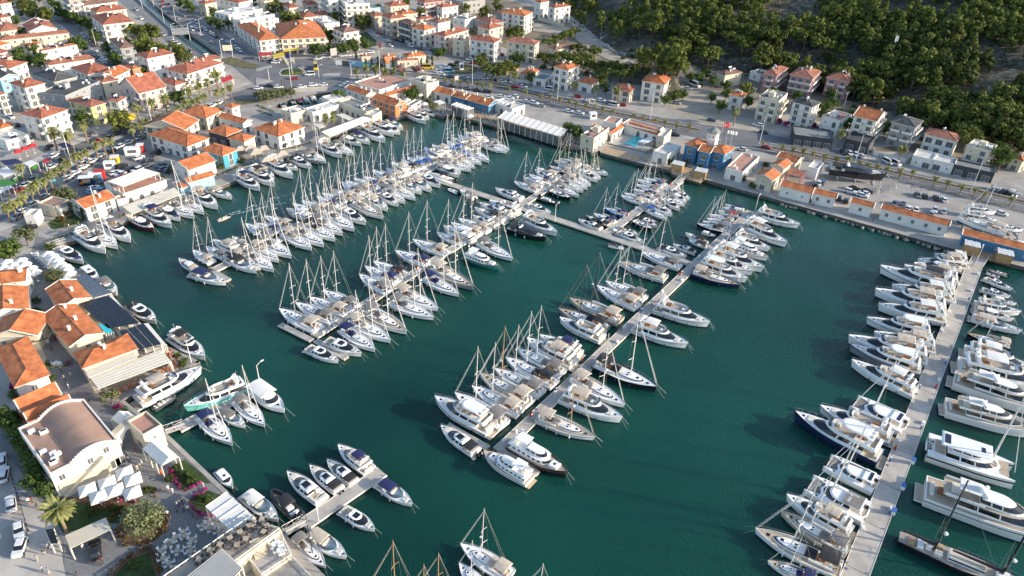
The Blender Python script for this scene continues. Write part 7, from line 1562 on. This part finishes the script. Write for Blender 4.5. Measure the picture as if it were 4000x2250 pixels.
tables('on the far dining deck',10,[(2230+i*42,1165+i*13+(i%2)*14) for i in range(9)]+[(1800+i*40,1090+(i%3)*22) for i in range(5)],'teak','w_darkw',1.32,2)
tables('on the open deck by the pool club',20,((570,1410),(600,1400),(630,1415),(660,1430),(610,1430)),'gel','w_darkw',1.36,2)
tables('beside the round parasols',1,((350,1100),(390,1130),(420,1160),(450,1190),(480,1220),(520,1250)),'gel','gel')
# ---------------- people ----------------
def person_mesh():
    """one continuous skinned body"""
    V=[(0,0,.93),(0,0,1.15),(0,.01,1.38),(0,0,1.50),(0,-.01,1.56),(0,-.02,1.68),(0,-.02,1.74),(.18,0,1.40),(.24,.02,1.15),(.25,-.08,.92),(.25,-.11,.83),(-.18,0,1.40),(-.24,.0,1.15),(-.26,.05,.92),(-.27,.06,.83),(.10,0,.88),(.11,-.08,.48),(.11,-.02,.08),(.11,-.14,.04),(-.10,0,.88),(-.11,.10,.48),(-.11,.22,.08),(-.11,.12,.04)]
    Ed=[(0,1),(1,2),(2,3),(3,4),(4,5),(5,6),(2,7),(7,8),(8,9),(9,10),(2,11),(11,12),(12,13),(13,14),(0,15),(15,16),(16,17),(17,18),(0,19),(19,20),(20,21),(21,22)]
    Rd=[(.15,.11),(.14,.10),(.17,.11),(.06,.06),(.055,.06),(.085,.10),(.06,.08),(.06,.06),(.042,.042),(.033,.033),(.04,.02),(.06,.06),(.042,.042),(.033,.033),(.04,.02),(.09,.09),(.06,.06),(.04,.04),(.045,.03),(.09,.09),(.06,.06),(.04,.04),(.045,.03)]
    me=bpy.data.meshes.new('person'); me.from_pydata(V,Ed,[]); o=bpy.data.objects.new('tmp',me); COL.link(o)
    md=o.modifiers.new('s','SKIN'); sv=me.skin_vertices[0].data if me.skin_vertices else None
    if sv is None:
        bm=bmesh.new(); bm.from_mesh(me); bm.verts.layers.skin.verify(); bm.to_mesh(me); bm.free(); sv=me.skin_vertices[0].data
    for i,r in enumerate(Rd): sv[i].radius=r; sv[i].use_root=(i==0)
    ss=o.modifiers.new('u','SUBSURF'); ss.levels=1; ss.render_levels=1
    dg=bpy.context.evaluated_depsgraph_get(); dg.update(); ev=o.evaluated_get(dg); nm=bpy.data.meshes.new_from_object(ev); bpy.data.objects.remove(o); return nm
mk('skin',(.48,.27,.18),.6,.05,3); mk('hair',(.03,.02,.015),.7,.2,3)
BODY=person_mesh(); BODY.materials.clear(); BODY.materials.append(M['skin']); BODY.polygons.foreach_set('use_smooth',[True]*len(BODY.polygons))
def cloth(z0,z1,dx,keep=lambda v:True):
    bm=bmesh.new(); bm.from_mesh(BODY); dl=[f for f in bm.faces if not (z0<f.calc_center_median().z<z1 and keep(f.calc_center_median()))]; bmesh.ops.delete(bm,geom=dl,context='FACES')
    for v in bm.verts: v.co+=v.normal*dx
    me=bpy.data.meshes.new('cloth'); bm.to_mesh(me); bm.free(); return me
def cm_(me,m): c=me.copy(); c.materials.clear(); c.materials.append(M[m]); return c
SH=cloth(.90,1.50,.015,lambda c: c.z>1.12 or abs(c.x)<.2); TR=cloth(.1,.97,.015,lambda c: abs(c.x)<.2); SO=cloth(.55,.97,.02,lambda c: abs(c.x)<.2); HA=cloth(1.64,1.95,.014,lambda c: c.y>-.07 or c.z>1.76)
CLO={}
for k in ('gel','w_darkw','redfab','navyfab','car_l','beigefab','orangeball'): CLO[k]=(cm_(SH,k),cm_(TR,k),cm_(SO,k))
HAM=cm_(HA,'hair')
PN_={'gel':'white','w_darkw':'black','redfab':'red','navyfab':'navy','car_l':'pale blue','beigefab':'beige','orangeball':'orange-red'}
def people(place,f,data,z=LAND+.06):
    for i,(x,y,t,b,sh) in enumerate(data):
        p=W(f,x,y,z); r=inst('person',[('body',BODY,None),('shirt',CLO[t][0],None),('shorts' if sh else 'trousers',CLO[b][2 if sh else 1],None),('hair',HAM,None)],p,random.uniform(0,6.28),(1.03,1.03,random.uniform(.97,1.05)),'person walking in %s top and %s %s, %s %s'%(PN_[t],PN_[b],'shorts' if sh else 'trousers',ORD[i] if i else 'first',place),'person','people '+place)
people('on the lower-left pavement',3,((455,1240,'w_darkw','beigefab',1),(495,1190,'gel','navyfab',1),(530,1200,'gel','w_darkw',1),(380,1300,'beigefab','beigefab',0),(438,1410,'gel','w_darkw',1),(497,1430,'car_l','beigefab',0),(300,725,'gel','w_darkw',1),(330,715,'redfab','w_darkw',0),(380,770,'w_darkw','w_darkw',0),(845,1190,'gel','beigefab',0),(1008,1350,'w_darkw','w_darkw',0),(1040,1330,'navyfab','w_darkw',0),(785,1449,'w_darkw','w_darkw',0)))
people('on the cobbled plaza',3,((1300,300,'gel','w_darkw',0),(1428,325,'gel','gel',0),(1412,370,'gel','beigefab',1),(1385,385,'beigefab','beigefab',0),(1630,440,'orangeball','orangeball',0),(1632,610,'w_darkw','w_darkw',0),(1697,600,'gel','beigefab',1),(1740,620,'gel','gel',1),(1785,760,'gel','w_darkw',0),(1808,740,'beigefab','navyfab',0),(1840,725,'w_darkw','w_darkw',0),(1785,815,'navyfab','w_darkw',0),(1855,815,'w_darkw','navyfab',0),(1895,800,'gel','w_darkw',0),(1860,765,'navyfab','beigefab',1),(1945,860,'w_darkw','w_darkw',0),(1992,880,'redfab','w_darkw',0),(1690,850,'gel','w_darkw',0),(1715,880,'w_darkw','beigefab',1),(1700,920,'w_darkw','w_darkw',0),(2050,560,'gel','beigefab',1),(1370,205,'redfab','w_darkw',0)))
people('in the restaurant lane',2,((720,895,'gel','beigefab',1),(655,930,'gel','w_darkw',0),(695,1010,'gel','gel',0),(905,1170,'w_darkw','beigefab',1),(620,845,'navyfab','w_darkw',0),(530,630,'w_darkw','w_darkw',0),(1350,300,'orangeball','w_darkw',0)))
people('on the upper quay promenade',1,((700,850,'gel','w_darkw',1),(670,845,'beigefab','w_darkw',0),(238,740,'w_darkw','w_darkw',0),(530,535,'w_darkw','w_darkw',0),(1710,105,'gel','w_darkw',0)))
people('on the central pontoon',22,((1090,440,'navyfab','w_darkw',0),(1400,180,'gel','navyfab',1),(700,760,'redfab','w_darkw',0)),.78)
people('on the warehouse quay',31,((430,610,'w_darkw','w_darkw',0),(455,618,'navyfab','w_darkw',0),(1052,770,'w_darkw','w_darkw',0),(1115,135,'w_darkw','w_darkw',0),(1140,138,'w_darkw','w_darkw',0)))
# ---------------- planting ----------------
def tops(kind,h,f,pts,label,group,s=1.0,name=None,cat=None,first=None):
    for i,(x,y) in enumerate(pts):
        p=W(f,x,y,LAND+h*s); plant(kind,(p.x,p.y,LAND),s*random.uniform(.92,1.08),(label%(ORD[i] if i else 'first')) if i<40 and '%' in label else label.replace('%s',''),group,name,cat)
tops('palm',6.3,0,((515,1320),(680,1340),(830,1245),(1115,1145),(1365,1065),(1510,1025),(1650,985),(1885,900),(1985,850),(2080,800),(2170,750)),'tall date palm on the boulevard house side, %s from left','tall palms on the house side of the boulevard',1.2)
B0=((1325,1290),(1400,1255),(1460,1220),(1590,1160),(1665,1150),(1730,1115),(1795,1075),(1865,1045),(1920,1020),(1990,990),(2050,960),(2180,930),(2240,900),(2310,870),(1105,1400),(1030,1425))
tops('palm',6.3,0,B0,'shorter palm on the boulevard island, %s of the far part','shorter palms on the boulevard island',.95)
tops('palm',6.3,1,((950,15),(865,70),(800,100),(750,115),(680,185),(615,225),(555,265),(490,315),(430,360),(365,420),(300,460),(235,495),(185,560),(125,605),(50,625),(190,225)),'shorter palm on the boulevard island, %s of the near part','shorter palms on the boulevard island, near part',.88)
tops('palm',6.3,10,((1010,690),(1110,690),(1195,690),(1290,722),(1375,712),(1470,728)),'palm on the green median by the market hall, %s from left','palms on the green median',1.0)
tops('palm',6.3,10,((680,1150),(770,1140),(700,1200),(775,1190)),'courtyard palm among the white restaurants, %s from left','courtyard palms',.75)
tops('palm',6.3,20,((35,740),(635,850),(845,865),(1055,915),(2255,1125)),'big palm in front of the coast road houses, %s from left','big palms by the coast road houses',1.0)
tops('palm',6.3,30,((740,1345),),'big palm before the orange gable house',None,.95); tops('palm',6.3,31,((1345,65),),'big palm behind the white curved wall',None,.95)
tops('spalm',2.6,10,((1725,765),(1810,780),(1900,790),(1975,800),(2050,815),(2130,822),(2225,832),(2280,842),(2355,855),(2540,880)),'small palm on the coast road median, %s of the left part','small median palms, left part',1.15)
tops('spalm',2.6,20,((135,915),(290,950),(390,960),(485,980),(580,1010),(645,1030),(745,1040),(830,1060),(915,1085),(1015,1105),(1235,1150),(1330,1175),(1445,1195),(1545,1215),(1660,1245),(1785,1260),(2530,1420)),'small palm on the coast road median, %s of the middle part','small median palms, middle part',1.15)
tops('spalm',2.6,31,((150,20),(260,40),(365,65),(465,75),(575,110),(695,130),(810,145),(930,185),(1010,205),(1110,215),(1210,235),(1340,270),(1465,280),(1690,350),(1815,385),(1960,420),(2095,450),(2180,480),(2460,540)),'small palm on the coast road median, %s of the right part','small median palms, right part',1.2)
p=W(3,575,790,LAND+6.6); plant('fanpalm',(p.x,p.y,LAND),1,'large fan palm on the lower-left lawn',None)
p=W(3,1425,850,LAND+4.2); plant('bigolive',(p.x,p.y,LAND),1.0,'large round olive tree in the planting bed by the plaza',None,rz=1)
G1='garden trees in the upper-left town'
tops('rpine',5,0,((230,50),(300,100),(420,110),(470,130),(1150,290),(1260,240),(1300,290),(1380,290),(1440,300),(1500,290),(1560,300),(1400,440),(1450,395),(1500,450),(1560,470),(1640,480),(1790,510),(1840,540),(1760,470),(1215,1160),(1190,1200)),'dense rounded tree among the upper-left houses, %s',G1,1.1,'garden_tree')
tops('leaf',4.5,0,((520,30),(580,60),(600,120),(640,135),(690,150),(740,170),(790,200),(850,220),(880,250),(930,330),(960,370),(330,480),(370,450),(180,540),(430,600),(390,620),(485,990),(560,1010),(640,1020),(800,1180),(850,1160),(1130,560),(820,460),(780,400),(1740,970),(1800,980),(1800,30),(1880,50),(2150,120),(2120,220),(2200,250),(2300,230),(2540,30),(1920,90),(1080,480),(1150,600),(1460,700),(150,200),(740,430)),'leafy street tree in the upper-left quarter, %s','leafy street trees in the upper-left quarter',.95)
tops('rpine',4.5,10,((160,70),(250,90),(290,170),(330,170),(410,185),(530,230),(750,360),(790,350),(700,340),(1050,200),(1120,190),(1070,230),(790,165),(920,185),(1660,110),(2100,70),(2310,120)),'dark garden tree in the top-centre town, %s','dark garden trees in the top-centre town',1.05,'garden_tree')
tops('leaf',4.2,10,((580,490),(620,510),(730,480),(850,490),(900,490),(970,450),(1070,410),(1100,450),(1000,480),(1590,950),(1560,960),(840,960),(800,970),(1830,530),(1880,520)),'leafy tree near the roundabout, %s','leafy trees near the roundabout',.9)
tops('cyp',6,10,((1100,590),(1160,590),(1230,600),(1290,590),(1375,580),(1385,630),(1660,600),(1720,580),(1770,570),(1000,500)),'slim cypress around the wide-roofed villa, %s from left','cypresses around the villa',.85)
tops('upine',6.5,10,((2255,585),(2320,650),(2380,690),(2430,700),(2450,640),(2530,600),(2570,625),(2540,690)),'umbrella pine beside the white blocks, %s','umbrella pines beside the white blocks',1.0)
tops('pinkbush',3,10,((1440,655),(1590,670),(1480,685),(1640,675),(1245,440)),'pink flowering bush near the villa, %s','pink flowering bushes',1.0)
tops('olive',3.2,10,((20,950),(60,940),(110,930),(160,930),(210,925),(260,922),(310,915),(350,912),(200,945),(90,965),(1740,1010),(1790,1060)),'small olive tree in the grove by the pond, %s','olive trees by the pond',1.0)
tops('upine',6.5,20,((500,515),(560,318),(640,600),(670,470),(830,490),(940,620),(1090,640),(1250,655),(1350,650),(1390,685),(640,280),(540,330),(460,345),(700,540),(860,640),(1010,640),(1160,665),(600,560),(540,545),(750,560),(380,400),(40,290),(60,320),(900,690),(1000,700),(1100,705),(1200,705),(720,620),(780,640),(430,560),(330,560)),'umbrella pine in the belt behind the coast road houses, %s','umbrella pines behind the coast road houses',1.0)
tops('leaf',4.2,20,((190,780),(950,885),(1540,1000),(1650,950),(1720,945),(2010,975),(2100,1065),(2150,865),(2160,940),(2030,810),(2370,1030),(1790,780),(640,1320),(665,1345),(570,1280),(80,600),(20,590),(1600,700),(1880,780),(1960,740)),'leafy tree along the middle coast road, %s','leafy trees along the middle coast road',.85)
tops('rpine',5,20,((2360,885),(140,240),(900,800)),'rounded tree near the isolated house, %s','rounded trees near the isolated house',.9,'garden_tree')
tops('leaf',4.2,30,((560,1100),(600,1070),(790,1250),(650,1050),(1190,1290),(640,950),(300,960),(60,930)),'leafy tree between the right coast houses, %s','leafy trees between the right coast houses',.9)
tops('boug',2,30,((200,1200),(130,1180),(480,1220),(500,1250)),'purple bougainvillea beside the arched house, %s','bougainvilleas by the arched house',1.5)
tops('upine',6.5,30,((2050,1290),(1985,1250),(2030,1350)),'umbrella pine above the brown-roofed house, %s','umbrella pines above the brown-roofed house',1.25)
tops('autumn',4,30,((2200,1390),),'reddish bush at the hill foot',None,1); tops('leaf',4.5,31,((2360,130),(2345,60)),'large dark tree beside the workshops, %s','trees by the workshops',1.4)
tops('bush',2,21,((2560,180),(2540,250),(2340,310),(2430,390),(1650,50),(1900,190),(1740,170),(2240,170),(1600,150)),'green bush in the hotel garden, %s','bushes in the hotel garden',1.0)
tops('olive',3,1,((640,490),(600,500),(690,490)),'broad green shrub tree beside the beige pavilion, %s','shrubs beside the beige pavilion',1.15); tops('olive',3,1,((240,905),),'round olive tree at the quay corner',None,1.3); tops('olive',3,1,((535,1305),),'olive tree in the round planter by the white parasols',None,1.15)
tops('leaf',4,1,((60,1050),(130,1060),(20,1090)),'dark green tree at the left edge by the parasols, %s','trees at the left edge by the parasols',.9); tops('cyp',4,1,((820,690),),'slim green cypress at the quay office gable, right one',None,.65); tops('cyp',4,1,((712,645),),'slim green cypress at the quay office gable, left one',None,.65); tops('autumn',3,1,((612,745),(660,690),(820,385)),'purple-leaved small tree, %s','purple-leaved small trees',.5)
tops('bush',2,1,((2210,205),(1710,215),(2440,140),(1700,250),(1620,310),(500,1000)),'green shrub beside the quay buildings, %s','green shrubs beside the quay buildings',.9)
tops('olive',3.2,2,((1092,1055),),'olive tree in the white planter at the restaurant lane',None,.95); tops('bush',2,2,((130,1040),(370,970),(500,890),(440,740),(350,90),(340,200),(180,1280),(150,1240),(1780,650),(1840,730),(1230,1210)),'vine bush against the near-left walls, %s','vine bushes against the near-left walls',.8); tops('boug',2,2,((490,195),(680,720),(1170,1160),(370,390),(520,330),(560,480),(100,960),(410,440)),'pink bougainvillea in the near-left alleys, %s','bougainvilleas in the near-left alleys',.7)
tops('leaf',3,3,((180,50),(230,130),(275,200),(300,280),(360,470),(330,540),(400,430),(460,610),(130,-20),(340,380),(60,-120),(100,-60)),'dark tree along the barrel hall side, %s','trees along the barrel hall side',.62)
tops('bush',2,3,((1140,740),(1900,470),(1780,330),(1850,400),(1480,570),(1940,440),(1700,450),(1210,760),(890,790),(2010,640),(2090,650),(1350,1300)),'low green shrub in the garden beds, %s','low shrubs in the garden beds',.6)
hedge('flower_hedge',wp(3,1705,375,1745,480,1820,590),1.1,.8,'boug','magenta flower hedge along the plaza side of the upper garden bed'); hedge('flower_hedge',wp(3,1870,600,1950,550,2040,512),1.0,.8,'boug','magenta flower hedge on the lower side of the upper garden bed'); hedge('flower_hedge',wp(3,1920,665,2010,615,2100,568),1.0,.8,'boug','magenta flower hedge on the upper side of the lower garden bed'); hedge('flower_hedge',wp(3,1900,735,1990,830,2060,855,2130,845),1.1,.8,'boug','magenta flower hedge along the plaza side of the lower garden bed'); hedge('flower_hedge',wp(3,1190,690,1290,665,1370,720),.9,.7,'boug','magenta flowers below the white parasols')
hedge('hedge',wp(3,1190,950,1190,1060,1260,1130,1480,1130,1650,1010,1690,900,1630,820),1.3,.7,'autumn','reddish brown border hedge around the large olive tree'); hedge('hedge',wp(3,1110,1449,1200,1340,1290,1250,1530,1165,1600,1300,1620,1440),1.3,.8,'autumn','reddish brown border hedge at the bottom lawn'); hedge('hedge',wp(3,880,710,1000,765,1180,800,1130,880,1080,920),1.3,.7,'autumn','reddish border hedge below the lawn with the fan palm'); hedge('hedge',wp(3,1430,560,1500,600,1570,590,1550,660),1.2,.7,'autumn','reddish flower border right of the white parasols')
hedge('hedge',wp(1,450,1000,790,880,1240,720,1300,690),1.5,.7,'hedge','long green hedge along the left quay'); hedge('hedge',wp(1,2190,320,2400,230,2574,185),1.4,.7,'hedge','green hedge on the quay below the teal shop'); hedge('hedge',wp(11,240,70,420,30,560,-20),1.4,.8,'hedge','green hedge on the quay beside the beige parasols'); hedge('hedge',wp(1,500,800,700,830,850,770),1.6,.9,'hedge','green hedge around the quay office lawn')
hedge('hedge',band(med1,.0)[:len(med1)],1.5,.6,'hedge','clipped hedge on the coast road median, left half',dens=6); hedge('hedge',band(med2,.0)[:len(med2)],1.5,.6,'hedge','clipped hedge on the coast road median, right half',dens=6)
hedge('hedge',wp(31,1300,420,1600,470,1800,490,2100,560,2400,640,2620,700),3.4,1.8,'dryscrub','reddish bougainvillea hedge between the boatyard and the coast road'); hedge('hedge',wp(20,1430,1449,1480,1420,1530,1390),2.0,1.2,'hedge','green hedge right of the pool'); hedge('hedge',wp(21,1340,100,1400,60,1470,10),2.0,1.2,'hedge','green hedge between pool and hotel annex'); hedge('hedge',wp(10,10,1060,180,1130),1.4,.7,'hedge','upper clipped hedge by the pond'); hedge('hedge',wp(10,20,1110,160,1170),1.4,.7,'hedge','lower clipped hedge by the pond')
hedge('flower_hedge',wp(10,275,755,360,745,480,725),1.6,.4,'yellowfl','yellow flowers on the roundabout'); hedge('hedge',wp(10,260,730,330,705,400,690),1.8,.9,'hedge','dark green planting on the roundabout'); hedge('hedge',wp(10,930,775,1560,785),1.6,.8,'hedge','dark planting under the palms on the green median'); hedge('vine',wp(2,360,630,500,600,655,530),1.0,.7,'olive','green vine pergola across the restaurant lane, upper','vine',LAND+2.4); hedge('vine',wp(2,500,900,640,880,780,815),1.1,.7,'olive','green vine pergola across the restaurant lane, lower','vine',LAND+2.4); hedge('vine',wp(2,370,440,500,400,640,350),1.0,.6,'boug','pink vine across the restaurant lane','vine',LAND+2.4); hedge('hedge',wp(20,100,600,200,620,400,640,560,700),4,3,'pinedark','dark thicket behind the coast road houses'); hedge('hedge',wp(20,1500,690,1700,730,1900,790,2000,860),3.5,2,'scrub','scrub at the hill foot by the dirt track')
# ---------------- forest ----------------
rs=random.Random(99); cand=[]
y=-25
while y<700:
    x=2180+rs.uniform(0,30)
    while x<4080:
        px,py=x+rs.uniform(-13,13),y+rs.uniform(-9,9); x+=41+ y*.014
        p=HP(px,py); d=sdist(p.x,p.y)
        if d<4: continue
        u=py/1.0
        if 2040<px<2560 and py<265 and abs(py-(60+(px-2080)*.42))<34: continue
        if 2330<px<2640 and 165<py<250 and rs.random()<.75: continue
        if 2780<px<3370 and py>198 and py<305 and rs.random()<.82: continue
        if 3230<px<3620 and py<45 and rs.random()<.6: continue
        if rs.random()<.08 or noise.noise(Vector((p.x*.028,p.y*.028,9)))>.24: continue
        cand.append((p,px,py,(p-Vector((0,0,CAM_H))).length))
    y+=23
cand.sort(key=lambda c:c[3])
NEAR=cand[:250]; FARC=cand[250:]
random.seed(11)
for p,px,py,dd in NEAR:
    low=sdist(p.x,p.y)<40
    kd=random.choice(('upine','rpine','upine','pine','rpine') if low else ('pine','pine','dpine','pine','rpine','dpine'))
    sh={'upine':'umbrella-shaped','rpine':'round-crowned','pine':'loose pointed','dpine':'dark pointed'}[kd]
    d=sdist(p.x,p.y); zone='low on' if d<30 else 'halfway up' if d<75 else 'high on'
    col=('above the hillside dirt road','above the plain cream shed','behind the pink houses','below the antenna mast','above the charcoal-roofed house','near the right edge')[min(5,int(max(0,px-2250)/290))]
    sc=random.choice((.95,1.15,1.3,1.45,1.6)); szn='small' if sc<1 else 'medium' if sc<1.35 else 'big'
    plant(kd,(p.x,p.y,p.z-.2),sc,'%s %s pine %s the hill, %s'%(szn,sh,zone,col),'%s %s pines %s the hill, %s'%(szn,sh,zone,col))
def merged(name,items,label,cat,mi):
    mb=MB()
    for kd,p,s,a in items:
        me=random.choice(PT[kd])[mi][1]; c,sn=math.cos(a),math.sin(a); n=len(mb.v)
        mb.v+=[(p.x+s*(v.co.x*c-v.co.y*sn),p.y+s*(v.co.x*sn+v.co.y*c),p.z+s*v.co.z) for v in me.vertices]
        for f_ in me.polygons: mb.f.append(tuple(n+i for i in f_.vertices)); mb.m.append(0)
    return mb.mesh(name,M['pine'])
if FARC:
    o=link('far_forest',merged('far_forest',[(random.choice(('pine','dpine','rpine')),p,random.choice((1.05,1.25,1.5)),random.uniform(0,6)) for p,_,_,_ in FARC],'','',1)); tag(o,'far upper pines of the forested hill seen as one mass','forest',None,'stuff')
mb=MB(); rs=random.Random(21)
for i in range(4200):
    px,py=rs.uniform(2150,4060),rs.uniform(-20,690); p=HP(px,py); d=sdist(p.x,p.y)
    if d<1 or (2040<px<2560 and py<265 and abs(py-(60+(px-2080)*.42))<22): continue
    if 2330<px<2640 and 165<py<250 and rs.random()<.5: continue
    clumps(rs,[((p.x,p.y,p.z+.2),rs.uniform(.7,1.7),.6)],9,.34,mb)
o=link('undergrowth',mb.mesh('undergrowth',M['scrub'])); tag(o,'low grey-green scrub covering the hillside between the pines','scrub',None,'stuff')

# ---------------- extra town greenery ----------------
rs=random.Random(77); occ=[]
for o in scene.objects:
    if o.parent is None and o.get('category') in ('house','building','car','van','truck','tent','booth','tower'): occ.append((o.location.x,o.location.y))
def infill(f,box,n,kind,h,s,label,group,ok=lambda x,y:True):
    k=0
    for _ in range(n*4):
        x,y=rs.uniform(box[0],box[2]),rs.uniform(box[1],box[3])
        if not ok(x,y): continue
        p=W(f,x,y,LAND)
        if min((p.x-a)**2+(p.y-b)**2 for a,b in occ)<30: continue
        plant(kind,(p.x,p.y,LAND),s*rs.uniform(.7,1.2),label,group,'garden_tree' if kind!='bush' else None); k+=1
        if k>=n: break
infill(0,(0,0,420,900),26,'leaf',4,.75,'garden tree squeezed between the row houses at the upper left','garden trees between the row houses')
infill(0,(960,380,1700,900),16,'leaf',4,.7,'garden tree beside the tall plain white block','garden trees by the tall plain block')
infill(10,(0,-40,2574,170),34,'rpine',4,.75,'garden tree among the houses along the top edge','garden trees along the top edge')
infill(10,(2100,100,2574,700),16,'rpine',4,.7,'garden tree between the blocks near the hill','garden trees near the hill')
infill(20,(0,520,1500,760),26,'bush',2,1.0,'bush at the foot of the umbrella pine belt','bushes under the umbrella pine belt')
infill(30,(0,950,900,1200),14,'bush',2,1.2,'bush in the gardens below the pink houses','bushes below the pink houses')
infill(20,(1500,620,2574,900),16,'bush',2,1.1,'bush beside the dirt track at the hill foot','bushes beside the dirt track')
infill(30,(900,1200,2400,1449),12,'bush',2,1.1,'bush in the gardens of the right coast houses','bushes by the right coast houses')
